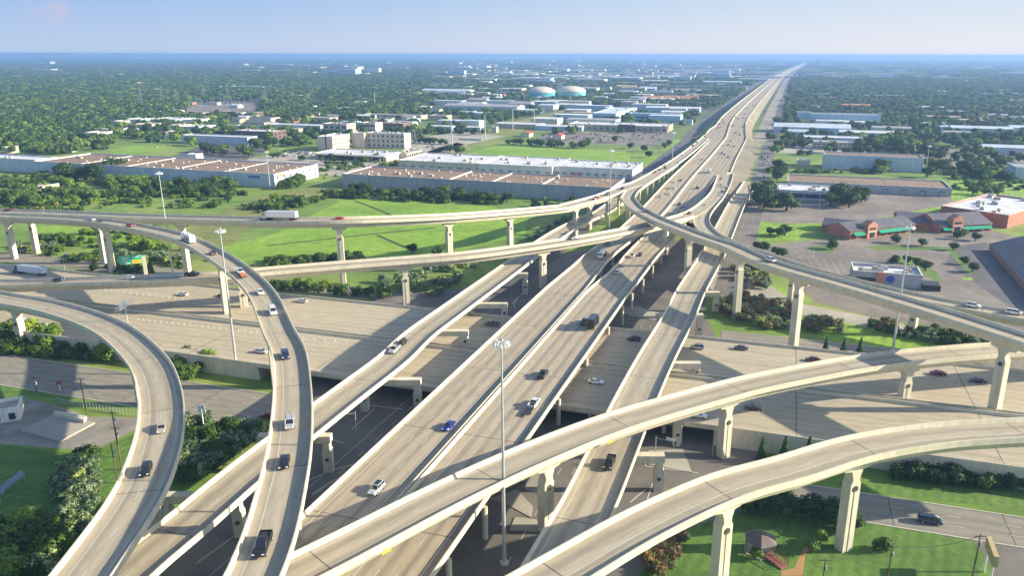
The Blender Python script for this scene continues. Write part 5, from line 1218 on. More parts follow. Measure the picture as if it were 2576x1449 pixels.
# --- right of centre-left, near the freeway
r,W,dd,h=bld('a3',298,742,1160,768,(1160,712),(400,662),WTA,RW,'strip mall with white roof and yellow-lit end wall by a car park',name='shopping_strip',units=12,win=(16,1,3.2,2.2),par=1.0)
mb=MB(); mb.box((W*.6,-.4,4.8),(W*.17,.8,9.6)); mb.build('entrance_bay',WDB,r)
for a in [
 ('a3',530,642,712,652,(712,598),(870,545),WLB,RL,'blue-glass showroom with long cream sunlit side',{'band':2.2,'units':2,'swin':(8,2,3,1.6)}),
 ('a3',835,648,1272,662,(1272,605),22,WLB,RL,'blue showroom row with cream end, behind the strip mall',{'band':2.,'units':4}),
 ('a3',1280,692,1375,697,7,12,WLB,RW,'small pale blue building at the strip mall corner',{}),
 ('a3',965,585,1440,592,(1440,545),26,WLB,RW,'white-roofed hall with arched left bay beyond the showrooms',{'gable':'low'}),
 ('a3',1060,528,1480,532,6,26,WGY,RT,'pale-roofed yard building, third row from the strip mall',{'units':4}),
 ('a3',930,492,1110,494,12,30,WBL,RO,'sawtooth hall, left of three orange-lit gables',{'gable':1}),
 ('a3',1115,492,1250,494,12,30,WBL,RO,'sawtooth hall, middle of three orange-lit gables',{'gable':1}),
 ('a3',1265,496,1420,498,12,30,WBL,RO,'sawtooth hall, right of three orange-lit gables',{'gable':1}),
 ('a3',975,443,1390,448,8,24,WTA,RG,'grey-roofed row behind the sawtooth halls',{}),
 ('a3',1400,460,1640,465,8,24,WTA,RT,'tan-roofed row beside the freeway embankment',{}),
 ('a3',1280,405,1530,410,8,24,WTA,RW,'white-roofed row with bright end, left of two by the freeway',{}),
 ('a3',1285,372,1850,395,10,26,WTA,RW,'long white-roofed sheds by the freeway with tall end sign',{'units':6}),
 ('a3',1470,350,1800,355,14,30,WLB,RL,'pale teal-roofed hall further up beside the freeway',{'gable':'low'}),
 ('a3',1255,312,1360,322,18,30,WLB,RL,'tall pale blue block with a chimney-like corner',{}),
 ('a3',1368,325,1468,312,12,30,WCR,RO,'cream hall with orange roof beside the tall blue block',{'gable':'low'}),
 ('a3',1160,245,1580,255,12,40,WLB,RW,'very long white-roofed warehouse in the far middle',{}),
 ('a3',720,385,880,388,11,30,WTA,RY,'ochre-roofed hall left of the dark tree clump',{'gable':'low'}),
 ('a3',930,395,1060,400,11,30,WLB,RL,'pale blue hall with white gable, by the dark tree clump',{'gable':1}),
 ('a3',455,460,660,462,7,18,WDB,RW,'brown shed with white roof right of the tanks',{}),
 ('a3',215,388,665,392,8,24,WTA,RT,'long tan roof right behind the blue tanks',{}),
 ('a3',310,250,750,250,8,30,WTA,RW,'low white hall in the far centre woods',{}),
 ('a3',30,335,170,337,9,30,WLB,RW,'white-roofed hall above the left tank',{}),
 ('a3',1660,165,1830,165,20,60,WLB,RW,'far white warehouse close to the horizon',{}),
 ('a3',145,152,395,152,20,60,WLB,RW,'far white strip near the horizon, left of centre',{}),
 ('a3',1170,172,1415,176,18,60,WLB,RW,'far pale depot below the horizon in the middle',{}),
 # right side
 ('a4',402,752,1068,782,(1068,705),(415,664),WLB,RL,'large light blue metal building right of the freeway',{'gable':'low'}),
 ('a4',520,800,700,805,9,14,WLB,RL,'blue gabled annex in front of the large light blue building',{'gable':1}),
 ('a4',718,690,1325,700,(1325,612),30,WLB,RG,'long blue-grey hall behind the light blue building',{}),
 ('a4',600,640,720,648,11,24,WLB,RG,'short blue hall at the left end of the long one',{}),
 ('a4',655,858,1170,870,7,30,WLB,RW,'white-roofed low block behind the brick office',{}),
 ('a4',742,912,1075,918,(1075,850),18,WTA,RW,'two-storey tan office with white roof and window bands',{'win':(9,2,2.6,1.2),'units':4,'name':'office_building'}),
 ('a4',820,1045,1690,1112,(1690,985),26,WBL,RB,'blue-grey warehouse with pink-brown roof among trees at right',{'vents':4}),
 ('a4',515,1262,1940,1325,(1940,1250),(560,1125),WGY,RB,'wide brown-roofed warehouse with white dock boxes at right',{'docks':9,'vents':14}),
 ('a4',392,1362,1075,1372,(1075,1290),(415,1203),WTE if 0 else WBL,RW,'white flat-roofed bank building with many roof units and columns',{'units':13,'win':(5,1,10,3.)}),
 ('a4',1850,760,1960,765,8,26,WLB,RL,'small light blue shed left of the long blue one',{'gable':'low'}),
 ('a4',1950,772,2480,782,9,28,WLB,RL,'long light blue shed at far right behind trees',{'gable':'low'}),
 ('a4',2450,770,2700,778,10,28,WLB,RL,'light blue shed at the right picture edge',{'gable':'low'}),
 ('a4',2195,938,2700,965,9,24,WBL,RL,'blue-grey metal building at right behind the lawn',{'gable':'low'}),
 ('a4',2500,1185,2760,1190,11,30,WBL,RG,'grey-blue building cut off by the right picture edge',{}),
 ('a4',600,1050,715,1052,5,10,WCR,RW,'tiny white-roofed kiosk left of the blue-grey warehouse',{}),
 ('a4',1175,455,1560,468,7,26,WTA,RW,'long white roof in the right-hand woods',{}),
 ('a4',825,450,1100,452,7,26,WTA,RW,'white-roofed hall right of the freeway in the woods',{}),
 ('a4',690,442,820,443,6,20,WGY,RG,'grey hall left of the white-roofed one in the woods',{}),
 ('a4',512,362,690,363,8,24,WTA,RW,'white strip roof beside the freeway, left one',{}),
 ('a4',722,363,835,364,8,24,WTA,RW,'white strip roof beside the freeway, right one',{}),
 ('a4',1240,505,1440,508,7,20,WTA,RT,'tan-roofed pair of sheds among the right woods',{}),
 ('a4',1000,560,1240,562,9,26,WDB,RO,'brick-coloured roofs in front of the dark tree belt',{'gable':'low'}),
 ('a4',1720,415,1760,416,10,16,WCR,RW,'bright cream block far right in the woods',{}),
 ('a4',2180,452,2340,456,8,24,WTA,RW,'pale roof far right in the woods',{}),
 ('a4',1750,530,2190,545,5,20,WGY,RW,'long low pale roofs between two tree belts at right',{}),
 ('a4',768,190,800,190,52,40,WCR,RT,'tall tan tower block near the end of the freeway',{'name':'tower_block','win':(5,9,4,2.5)}),
 ('a4',2010,330,2130,332,10,40,WBK,RO,'reddish roofs far off in the right woods',{'gable':'low'}),
]:
    bld(a[0],a[1],a[2],a[3],a[4],a[5],a[6],a[7],a[8],a[9],**a[10])
# white penthouse boxes on the long warehouse are part of that roofline
bld('a1',450,935,618,935,5,8,WWH,RW,'white wedge-shaped block behind the white roof at far left',par=.3); bld('a1',1605,998,1706,998,5,10,WWH,RW,'white wedge block behind the long brown roof',par=.3)
# --- blue storage tanks
for (t,x0,x1,yb,lab) in [('a2',2270,2505,483,'blue water storage tank with pale dome, left of the two'),('a3',203,452,475,'turquoise water storage tank with pale dome, right of the two')]:
    A_=at(t,x0,yb-14); B_=at(t,x1,yb-14); rr=(B_[0]-A_[0])/2; r=empty('storage_tank',((A_[0]+B_[0])/2,(A_[1]+B_[1])/2,0)); tag(r,lab,'tank','pair of water tanks'); FOOT.append((A_[0],A_[1]-rr,2*rr,2*rr))
    mb=MB(); mb.cyl((0,0,0),rr,15,48); mb.build('tank_wall',WTE if 'left' in lab else mwall('turquoise',(.16,.48,.50)),r)
    mb=MB()
    for k in range(6):
        a=k/6; b=(k+1)/6; mb.cyl((0,0,15+13*math.sin(a*math.pi/2)),(rr+.4)*math.cos(a*math.pi/2)+.01,13*(math.sin(b*math.pi/2)-math.sin(a*math.pi/2)),48,(rr+.4)*math.cos(b*math.pi/2)+.01)
    mb.build('dome_roof',WCR,r,smooth=False)
# --- brick shops on the right
def shop(t,FLx,FLy,FRx,FRy,h,dep,label,rz=None,tower=True,aw=.5):
    A_=at(t,FLx,FLy);B_=at(t,FRx,FRy); W=math.dist(A_[:2],B_[:2]); rz=math.atan2(B_[1]-A_[1],B_[0]-A_[0])
    r,_,_,_=mkb(A_[0],A_[1],W,dep,h,WBK,RDK,label,'brick_shop_row','building',gable=1,group='brick shops with green awnings',rz=rz,win=None)
    e=h-min(dep,W)*.18
    for (f0,f1) in ((.04,.20),(.42,.97)):
        mb=MB(); mb.prism([(W*f0,-.1,e-1.1),(W*f1,-.1,e-1.1),(W*f1,-2.2,e-2.4),(W*f0,-2.2,e-2.4)],[(W*f0,-.1,e-.9),(W*f1,-.1,e-.9),(W*f1,-2.2,e-2.2),(W*f0,-2.2,e-2.2)]); mb.build('awning',paint((.0,.30,.17),.6),r)
    k=max(3,int(W/5))
    for i in range(k):
        mb=MB(); mb.box((W*(i+.5)/k,-.05,1.7),(W/k*.6,.12,2.6)); mb.build('shop_window',M['win'],r)
    if tower:
        mb=MB(); x=W*.31; mb.prism([(x-3.6,-1.2,0),(x+3.6,-1.2,0),(x+3.6,-1.2,h-.6),(x,-1.2,h+1.6),(x-3.6,-1.2,h-.6)],[(x-3.6,4,0),(x+3.6,4,0),(x+3.6,4,h-.6),(x,4,h+1.6),(x-3.6,4,h-.6)]); mb.build('gable_front',mwall('brick_orange',(.52,.24,.15)),r)
        mb=MB(); mb.box((x,-1.26,h*.66),(4.6,.1,1.1)); mb.box((x,-1.26,2.),(3.6,.1,3.2)); mb.build('gable_window',M['win'],r)
        mb=MB(); mb.box((x,-1.3,h*.45),(5.6,.2,.35)); mb.build('stone_band',WWH,r)
    return r
shop('b4',1060,412,1620,345,8.2,18,'brick shop row with gabled entrance and long green awning, left one')
r,_,_,_=mkb(*at('b4',815,330)[:2],20,16,6.5,WBK,RDK,'low brick wing left of the gabled shop entrance','brick_shop_row','building',gable=1,group='brick shops with green awnings',rz=-.55)
shop('b4',1840,352,2290,330,9.0,26,'brick shop building with green awnings, behind trees, right one')
bld('b4',1440,255,1850,335,8.5,22,WBK,RDK,'dark-roofed brick link between the two shop rows',gable=1,name='brick_shop_row')
A_=at('b4',1842,222);B_=at('b4',2425,312); mkb(A_[0],A_[1],math.dist(A_[:2],B_[:2]),72,8.2,WBK,RW,'large brick store with big white flat roof at the right edge','store','building',units=18,par=1.,rz=math.atan2(B_[1]-A_[1],B_[0]-A_[0]))
A_=at('b4',2270,500);B_=at('b4',2576,850); mkb(A_[0],A_[1],math.dist(A_[:2],B_[:2])+30,42,11,WBK,RDK,'dark hip-roofed brick store cut off by the right edge','store','building',gable=1,rz=math.atan2(B_[1]-A_[1],B_[0]-A_[0]))
r,W,dd,h=bld('b4',1075,770,1680,838,(1690,720),(1040,600),WGY,RW,'white flat-roofed restaurant with blue round emblem on its wall',name='restaurant',units=8,par=1.3)
mb=MB(); mb.cyl((W*.55,-.12,h*.55),1.7,.14,20,axis='y'); mb.build('blue_round_emblem',paint((.02,.07,.5),.5),r)
mb=MB(); mb.box((W*.40,-.5,h*.5),(3.6,1.,h+.4)); mb.build('brick_entrance',mwall('brick_orange',(.52,.24,.15)),r)
mb=MB(); mb.box((W*.2,-.06,h*.42),(W*.3,.1,1.8)); mb.build('window_band',M['win'],r)
mb=MB(); mb.box((W+4,2.,1.3),(7,8,2.6)); mb.build('dark_bin_yard',M['dark'],r)
# --- lower-left and lower-right small structures
mkb(*at('c1',-165,500)[:2],11,8,4.0,WWH,RT,'small white service building with dark door at the left edge','service_building','building',rz=.45,win=(3,1,1.6,1.9))
r=empty('lean_to_roof',at('c1',80,850)); tag(r,'grey corrugated roof in the shaded lower left lawn','roof'); mb=MB(); 
q=[at('c1',0,880,2.6),at('c1',-20,940,2.6),at('c1',160,800,2.6),at('c1',135,770,2.6)]; ox,oy,_=at('c1',80,850)
pt=[(x-ox,y-oy,2.6) for x,y,_ in q]; mb.prism([(x,y,2.45) for x,y,_ in pt],pt); mb.build('roof_sheet',mroof('slate_blue',(.20,.23,.30)),r)
for x,y,_ in pt: m2=MB(); m2.cyl((x*.9,y*.9,0),.1,2.45,6); m2.build('post',M['steel'],r)
X,Y,_=at('c4',205,1290); r=empty('picnic_pavilion',(X,Y,0),.3); tag(r,'hexagonal brown-roofed pavilion on the lower right lawn','pavilion'); mb=MB()
n_=6; a=[(3.6*math.cos(math.pi*2*i/n_),3.6*math.sin(math.pi*2*i/n_),2.9) for i in range(n_)]
for i in range(n_): j=(i+1)%n_; mb.face([a[i],a[j],(0,0,5.)])
mb.face(list(reversed(a))); mb.build('roof',mroof('brown_shingle',(.17,.13,.12)),r)
for x,y,z in a: m2=MB(); m2.cyl((x*.88,y*.88,0),.12,2.9,6); m2.build('post',M['wood'],r)
m2=MB(); m2.cyl((0,0,0),3.5,.15,6); m2.build('floor',M['lotc'],r)
A_=at('c4',245,1320);B_=at('c4',365,1400); r=empty('footbridge'); tag(r,'reddish brown wooden footbridge leading to the orange path','footbridge')
mb=MB(); d=Vector((B_[0]-A_[0],B_[1]-A_[1],0)); w_=Vector((-d.y,d.x,0)).normalized()*1.1; a0=Vector(A_);b0=Vector(B_); U_=Vector((0,0,.5))
RBW=plain('red_brown_timber',(.24,.09,.06),.8,.2,2)
mb.prism([a0-w_,b0-w_,b0+w_,a0+w_],[a0-w_+U_,b0-w_+U_*.5,b0+w_+U_*.5,a0+w_+U_]); mb.build('deck_boards',RBW,r)
for s in(-1,1):
    mb=MB(); mb.bar(a0+w_*s+U_*3,b0+w_*s+U_*2.6,.09)
    for k in range(7): p=a0+(b0-a0)*(k/6)+w_*s; mb.bar(p,p+U_*2.9,.07)
    mb.build('railing',RBW,r)
X,Y,_=at('c4',1693,1295,6.5); r=empty('billboard',(X,Y,0),1.25); tag(r,'narrow billboard seen edge-on in the lower right corner','billboard')
for x in(-2.5,2.5): mb=MB(); mb.cyl((x,0,0),.2,5.4,8); mb.build('post',M['swhite'],r)
mb=MB(); mb.box((0,0,6.5),(7,.9,2.4)); mb.build('sign_box',plain('billboard_tan',(.42,.34,.17),.7,.1),r)
# substation frames
X0,Y0,_=at('a1',1640,575)
for i in range(11):
    X,Y,_=at('a1',1650+rnd.random()*520,500+rnd.random()*62); r=empty('substation_gantry',(X,Y,0),-ALF); tag(r,'grey steel switchyard gantry, %s of those in the substation yard'%ordn(i),'gantry','substation gantries')
    hh=rnd.uniform(9,15); w_=rnd.uniform(8,16)
    for x in(-w_/2,w_/2): mb=MB(); mb.bar((x-.5,0,0),(x,0,hh),.2); mb.bar((x+.5,0,0),(x,0,hh),.2); mb.build('leg',M['steel'],r)
    mb=MB(); mb.bar((-w_/2,0,hh),(w_/2,0,hh),.3); mb.bar((-w_/2,0,hh-1.5),(w_/2,0,hh-1.5),.2); mb.build('beam',M['steel'],r)
    for k in range(3): mb=MB(); mb.cyl((-w_/3+k*w_/3,-2,0),.4,3.2,8); mb.build('insulator',WGY,r)
# --- many small far buildings, each its own object
BPR=[]
def zone_b(n,u0,u1,v0,v1,wr,dr,hr,cols,lab,seed,gab=.3):
    R=random.Random(seed)
    k=0
    for _ in range(n*6):
        if k>=n: break
        u=R.uniform(u0,u1); v=v0+(v1-v0)*R.random()**.8
        X,Y,_z=at('d',u,v); o=X-mx(Y)
        if -130<o<80: continue
        w_=R.uniform(*wr); d_=R.uniform(*dr); hh=R.uniform(*hr)
        if any(abs((X-f[0]-f[2]/2))<(f[2]+w_)/2+8 and abs(Y-f[1]-f[3]/2)<(f[3]+d_)/2+14 for f in FOOT): continue
        wl,rf=R.choice(cols); FOOT.append((X,Y,w_,d_))
        r=empty('far_building',(X,Y,0),-ALF); mb=MB(); h=hh
        if R.random()<gab:
            mb.prism([(0,0,-.3),(0,d_,-.3),(0,d_,h*.8),(0,d_/2,h),(0,0,h*.8)],[(w_,0,-.3),(w_,d_,-.3),(w_,d_,h*.8),(w_,d_/2,h),(w_,0,h*.8)]); mb.build('wall',wl,r)
            q=MB()
            for y0,y1 in((-.3,d_/2),(d_+.3,d_/2)): q.prism([(-.3,y0,h*.79),(w_+.3,y0,h*.79),(w_+.3,y1,h+.05),(-.3,y1,h+.05)],[(-.3,y0,h*.79+.2),(w_+.3,y0,h*.79+.2),(w_+.3,y1,h+.25),(-.3,y1,h+.25)])
            q.build('roof',rf,r)
        else:
            mb.box((w_/2,d_/2,h/2-.2),(w_,d_,h)); mb.build('wall',wl,r); q=MB(); q.box((w_/2,d_/2,h+.05-.2+.1),(w_+.6,d_+.6,.3)); q.build('roof',rf,r)
        tag(r,lab,'building',lab+' group'); k+=1
CW=[(WWH,RW),(WLB,RW),(WLB,RL),(WTA,RW),(WCR,RW),(WBL,RG),(WTA,RT),(WWH,RL)]
CH=[(WTA,RT),(WCR,RDK),(WTA,RDK),(WBK,RT),(WCR,RG),(WWH,RG)]
zone_b(64,1080,1880,205,330,(25,80),(18,40),(6,10),CW,'pale flat-roofed workshop in the business belt left of the freeway',11)
zone_b(52,1050,1950,156,208,(50,170),(30,70),(8,14),CW,'distant pale warehouse in the hazy belt left of the freeway',12,.1)
zone_b(40,560,1080,228,335,(14,40),(10,22),(5,8),CH+CW[:3],'small house or shop among the trees left of centre',13,.6)
zone_b(40,1960,2600,215,345,(18,60),(14,30),(5,8),CH+CW[:4],'small building among the trees right of the freeway',14,.5)
zone_b(24,20,560,240,345,(12,36),(10,20),(5,7),CH,'small house deep in the woods at left',15,.8)
zone_b(22,300,1050,139,147,(80,260),(60,120),(10,18),CW[:3],'bright speck-sized building on the horizon at left',16,0)
zone_b(64,1150,2576,140,160,(70,260),(50,120),(10,22),CW,'bright speck-sized building near the horizon at right',17,0)
zone_b(1,1082,1092,145,146,(110,120),(60,80),(40,45),[(WWH,RW)],'white block on the horizon above centre',18,0)
zone_b(1,876,880,143,144,(40,50),(40,50),(60,66),[(WWH,RW)],'slim white tower on the left horizon',19,0)
# parked cars at the strip mall and offices
k=0
for (t,poly,n_) in [('a3',(60,1160,772,850),70),('a2',(110,440,930,975),24),('a1',(60,640,850,905),16),('a1',(1350,1850,868,895),8),('a2',(1200,1560,880,935),6),('a3',(300,720,800,830),10)]:
    rows=6
    for i in range(n_):
        x=poly[0]+rnd.random()*(poly[1]-poly[0]); y=poly[2]+(poly[3]-poly[2])*((i%rows)+.5)/rows; X,Y,_=at(t,x,y,.04)
        if any(f[0]-3<X<f[0]+f[2]*.96+3 and f[1]-f[2]*.33-3<Y<f[1]+f[3]+3 for f in FOOT[:120]) : continue
        far_car(rnd.choice([0,0,0,1,2,3,4,5,6,1]),X,Y,.02,math.atan2(NV[1],NV[0])+rnd.choice([0,math.pi]),'small parked car in the open car parks beyond the warehouses','parked cars in distant car parks')
# ------------------------------------------------------------------ vegetation
def crown_mesh(name,mat,n,size,seed,flat=1.,core=.62,cone=False,lobes=9):
    R=random.Random(seed); mb=MB(); cl=[]
    for i in range(lobes):
        a=R.uniform(0,6.28); rr=R.uniform(.25,.62); z=R.uniform(-.35,.5); cl.append((rr*math.cos(a),rr*math.sin(a),z,R.uniform(.32,.55)))
    cl.append((0,0,.15,.6))
    def surf():
        if cone:
            z=R.random()**1.3; a=R.uniform(0,6.28); r=(1-z)*.42*(.8+.35*R.random())+.03; return Vector((r*math.cos(a),r*math.sin(a),z*2-1)),Vector((math.cos(a),math.sin(a),.4))
        c=R.choice(cl); d=Vector((R.gauss(0,1),R.gauss(0,1),R.gauss(.15,1))).normalized(); return Vector(c[:3])+d*c[3]*R.uniform(.75,1.08),d
    for i in range(n):
        p,d=surf()
        if not cone and p.z<-.75: continue
        nrm=(d+Vector((R.gauss(0,.45),R.gauss(0,.45),R.gauss(.15,.45)))).normalized(); u=nrm.orthogonal().normalized(); w=nrm.cross(u); a=R.uniform(0,6.28); u,w=u*math.cos(a)+w*math.sin(a),w*math.cos(a)-u*math.sin(a)
        s=size*R.uniform(.6,1.35)
        q=[p+u*s,p+w*s*.75,p-u*s,p-w*s*.75]
        mb.face([(v.x,v.y,(v.z*flat)) for v in q])
    # inner mass
    if cone:
        mb.cyl((0,0,-1),.36,1.9,8,.02)
    else:
        for c in cl:
            k=len(mb.v); ic=[]
            for st in range(5):
                th=math.pi*(st+.5)/5
                for j in range(7):
                    ph=2*math.pi*j/7; rr=c[3]*core*R.uniform(.85,1.1); ic.append((c[0]+rr*math.sin(th)*math.cos(ph),c[1]+rr*math.sin(th)*math.sin(ph),(c[2]+rr*math.cos(th))*flat))
            mb.v+=ic
            for st in range(4):
                for j in range(7):
                    j2=(j+1)%7; mb.f.append((k+st*7+j,k+(st+1)*7+j,k+(st+1)*7+j2,k+st*7+j2)); mb.m.append(0)
            mb.f.append(tuple(k+j for j in range(7))); mb.m.append(0); mb.f.append(tuple(k+28+j for j in reversed(range(7)))); mb.m.append(0)
    return mb.mesh(name,mat)
CM={}
for key in('dark','mid','light'):
    CM[key]=[crown_mesh('crown',L[key],760,.105,s*11+len(key)) for s in range(3)]
CM['ole']=[crown_mesh('foliage',L['ole'],900,.085,70+s,flat=.75) for s in range(3)]
CM['oler']=[crown_mesh('foliage',L['oler'],900,.085,80+s,flat=.75) for s in range(2)]
CM['con']=[crown_mesh('crown',L['con'],900,.07,90+s,cone=True) for s in range(2)]
tk=MB(); tk.cyl((0,0,-.1),.16,1.6,8,.08); 
for i in range(4):
    a=i*1.6; tk.bar((0,0,1.2),(.55*math.cos(a),.55*math.sin(a),1.9),.05)
TM=tk.mesh('trunk',M['bark'])
ntree=0; PRX={}
def tree(kind,X,Y,r,label,cat='tree',group=None,hz=1.,tall=1.):
    global ntree
    ntree+=1; me=rnd.choice(CM[kind]); rot=rnd.uniform(0,6.28)
    if kind in('ole','oler') or cat=='bush':
        o=inst('bush' if kind not in('ole','oler') else 'oleander_bush',me,None,(X,Y,r*.62*hz),rot,(r,r,r*hz)); tag(o,label,cat,group); return o
    e=empty('tree' if kind!='con' else 'conifer_tree',(X,Y,0)); tag(e,label,cat,group)
    if kind=='con':
        inst('crown',me,e,(0,0,r*1.1),rot,(r,r,r)); inst('trunk',TM,e,(0,0,0),rot,(r*.6,r*.6,r*.25)); return e
    inst('trunk',TM,e,(0,0,0),rot,(r*.9,r*.9,r*.5)); c_=inst('crown',me,e,(0,0,r*(.62+.5*tall)),rot,(r*1.12,r*1.12,r*.85*hz)); PRX.setdefault((kind,me.name),c_); return e
def poly_fill(t,pts,n,kind,r,desc,cat='tree',group=None,hz=1.,tall=.5,seed=None,pat='%s, %s from the left'):
    """scatter in the polygon given by image points, laid on the ground"""
    w=[at(t,x,y)[:2] for x,y in pts]; R=random.Random(len(desc)*31+n); xs=[p[0] for p in w]; ys=[p[1] for p in w]
    def ins(x,y):
        c=False; j=len(w)-1
        for i in range(len(w)):
            if (w[i][1]>y)!=(w[j][1]>y) and x<(w[j][0]-w[i][0])*(y-w[i][1])/(w[j][1]-w[i][1])+w[i][0]: c=not c
            j=i
        return c
    out=[];tr=0; sep=r*1.25
    while len(out)<n and tr<n*400:
        tr+=1; x=R.uniform(min(xs),max(xs)); y=R.uniform(min(ys),max(ys))
        if ins(x,y) and all((x-a)**2+(y-b)**2>sep*sep for a,b in out): out.append((x,y))
        if tr%(n*60)==0: sep*=.85
    out.sort(key=lambda p:p[0]/p[1])
    kinds=kind if isinstance(kind,list) else [kind]
    for i,(x,y) in enumerate(out):
        tree(R.choice(kinds),x,y,r*R.uniform(.75,1.3),pat%(desc,ordn(i)),cat,group or desc,hz,tall)
def line_fill(t,pts,kind,r,desc,cat='tree',group=None,hz=1.,tall=.5,jit=.0):
    for i,(x,y) in enumerate(pts):
        X,Y,_=at(t,x,y); tree(kind if isinstance(kind,str) else rnd.choice(kind),X+rnd.uniform(-jit,jit),Y+rnd.uniform(-jit,jit),r*rnd.uniform(.85,1.2),'%s, %s from the left'%(desc,ordn(i)),cat,group or desc,hz,tall)
B='bush'
poly_fill('b2',[(870,800),(1180,745),(1640,610),(1850,650),(1560,890),(1200,905)],34,'ole',2.6,'pale-tipped oleander in the triangle left of the connector',B)
poly_fill('b3',[(180,420),(600,210),(640,250),(330,420)],16,'ole',2.6,'oleander in the strip under the flyover piers',B)
line_fill('b2',[(40,838),(120,850),(200,852),(270,845),(370,858),(440,870),(510,842),(590,885),(650,892),(790,895),(880,905),(1010,920)],['light','mid'],3.0,'bushy tree along the wall right of the tall curve',jit=.5,tall=.3)
line_fill('b2',[(20,632),(90,630),(165,628),(235,622),(300,618),(355,610),(430,606),(500,612),(590,598),(650,600),(720,588),(800,580),(1280,520),(1500,560),(1600,540)],['dark','mid'],3.0,'dark tree at the near edge of the green field',jit=1,tall=.4)
poly_fill('b2',[(-60,160),(60,90),(300,60),(420,70),(400,105),(150,160)],10,['mid','light'],3.6,'young tree by the corridor behind the white semi',tall=.5)
poly_fill('a2',[(560,1300),(820,1285),(1500,1310),(2100,1350),(2120,1390),(1500,1375),(800,1335),(560,1330)],30,['mid','dark','dark'],4.2,'tree in the belt before the middle brown-roofed warehouse',tall=.4)
poly_fill('a2',[(2120,1350),(2560,1360),(2760,1380),(2700,1440),(2120,1420)],12,['dark','ole'],2.6,'low shrub at the right end of the warehouse belt',B)
line_fill('a1',[(590,1168),(655,1190),(740,1180),(800,1190),(1005,1138)],'dark',8.5,'very large dark tree before the left warehouse wall',jit=1,tall=.45)
poly_fill('a1',[(840,1200),(1200,1180),(1300,1290),(1180,1330),(880,1300)],10,['mid','light','light'],4.6,'bright green tree below the large dark trees',tall=.35)
poly_fill('a1',[(1180,1210),(1990,1230),(2000,1320),(1700,1335),(1300,1330)],20,['dark','dark','mid'],5.2,'tree in the dense belt along the left warehouse wall',tall=.35)
poly_fill('a1',[(60,1400),(110,1340),(330,1335),(340,1410)],9,'mid',5,'tree beside the brown-roofed building at the left edge',tall=.3)
poly_fill('a1',[(340,1330),(420,1200),(560,1160),(700,1240),(640,1390),(420,1400)],9,['mid','light'],4.6,'tree on the rough ground at far left',tall=.35)
poly_fill('a1',[(700,1300),(880,1300),(900,1380),(560,1400)],8,['mid','light'],3.6,'shrub at the rim of the left meadow',B)
poly_fill('a2',[(115,1260),(300,1180),(330,1225),(150,1280)],8,'mid',4.4,'tree at the sunlit end of the long left warehouse',tall=.3)
line_fill('b1',[(395,440),(450,445),(500,445),(560,440),(600,435)],['mid','light'],4.,'round tree between two left-hand piers',jit=.5,tall=.3)
poly_fill('b1',[(150,505),(150,470),(460,480),(460,510)],11,'ole',2.6,'oleander in the hedge left of the shaded pier',B)
poly_fill('b1',[(960,590),(1010,535),(1640,580),(1660,640),(1300,615)],20,'ole',2.9,'oleander in the hedge behind the light mast at left',B)
poly_fill('b1',[(1120,500),(1180,440),(1420,450),(1400,520)],9,'light',3.4,'light green shrub above the left oleander hedge',B)
poly_fill('b1',[(780,700),(800,670),(1330,670),(1330,705)],10,'dark',2.2,'dark shrub below the green highway sign',B)
line_fill('b1',[(1015,650),(1315,700)],'con',4.,'small pointed conifer by the green highway sign',tall=1)
poly_fill('b1',[(-40,1300),(60,1260),(420,1330),(940,1420),(960,1480),(500,1440),(200,1390),(-40,1400)],13,['mid','dark'],3.4,'tree in the row under the lower left ramp',tall=.35)
line_fill('b1',[(240,1290),(445,1330)],'light',4.6,'taller light green tree left of the ramp pier',tall=.4)
poly_fill('c1',[(1020,40),(1130,60),(1400,95),(1400,180),(1180,190),(1050,110)],10,['mid','mid','light'],3.0,'tree between the two left curves at the retaining wall',tall=.3)
poly_fill('c1',[(1175,450),(1350,440),(1360,495),(1175,500)],7,'ole',1.9,'oleander by the white signboard',B)
poly_fill('c1',[(1165,620),(1260,580),(1500,520),(1700,530),(1640,600),(1300,800),(1180,860),(1150,700)],40,['ole','dark','ole'],2.7,'oleander mass between the lower left ramp and connector',B)
poly_fill('c1',[(470,740),(600,700),(620,900),(600,1020),(540,1170),(430,1150),(390,950),(380,820)],22,'ole',2.7,'pale-tipped oleander on the lower left slope',B)
poly_fill('c1',[(-40,1230),(150,1180),(300,1150),(320,1300),(260,1460),(-40,1500)],15,['dark','dark','mid','light'],3.6,'dark tree in the shaded lower left corner',tall=.3)
line_fill('c1',[(395,1230),(370,1300),(260,1400),(300,1420)],['ole','light'],3.4,'sunlit yellowish tree at the bottom left',tall=.3)
line_fill('c1',[(550,700),(600,705)],'dark',2.6,'dark round shrub at the corner of the empty lot',B)
poly_fill('b4',[(50,640),(150,610),(300,680),(360,800),(330,850),(200,850),(60,760)],18,['ole','oler'],2.6,'oleander in the upper mound right of the tall pier',B)
poly_fill('b4',[(-20,950),(100,900),(330,940),(560,1010),(570,1200),(300,1190),(40,1110),(-20,1060)],40,['ole','oler'],2.7,'oleander in the big mound between two tall piers',B)
poly_fill('b4',[(700,1150),(760,1110),(1000,1150),(1010,1220),(800,1230),(700,1225)],12,['ole','oler'],2.5,'oleander beside the three small conifers',B)
poly_fill('b4',[(1240,1150),(1420,1140),(1480,1190),(1380,1240),(1260,1200)],9,['dark','oler'],2.3,'shrub left of the right-hand light mast',B)
poly_fill('b4',[(1480,1210),(1800,1210),(2240,1290),(2240,1330),(1900,1330),(1480,1250)],26,['ole','dark'],2.5,'shrub in the long hedge behind the right pier',B)
line_fill('b4',[(850,1378),(1005,1392),(1148,1392)],'con',2.75,'pointed conifer of three beside the right frontage road')
line_fill('c4',[(215,705),(358,722),(510,738)],'con',3.3,'pointed conifer of three at the near retaining wall')
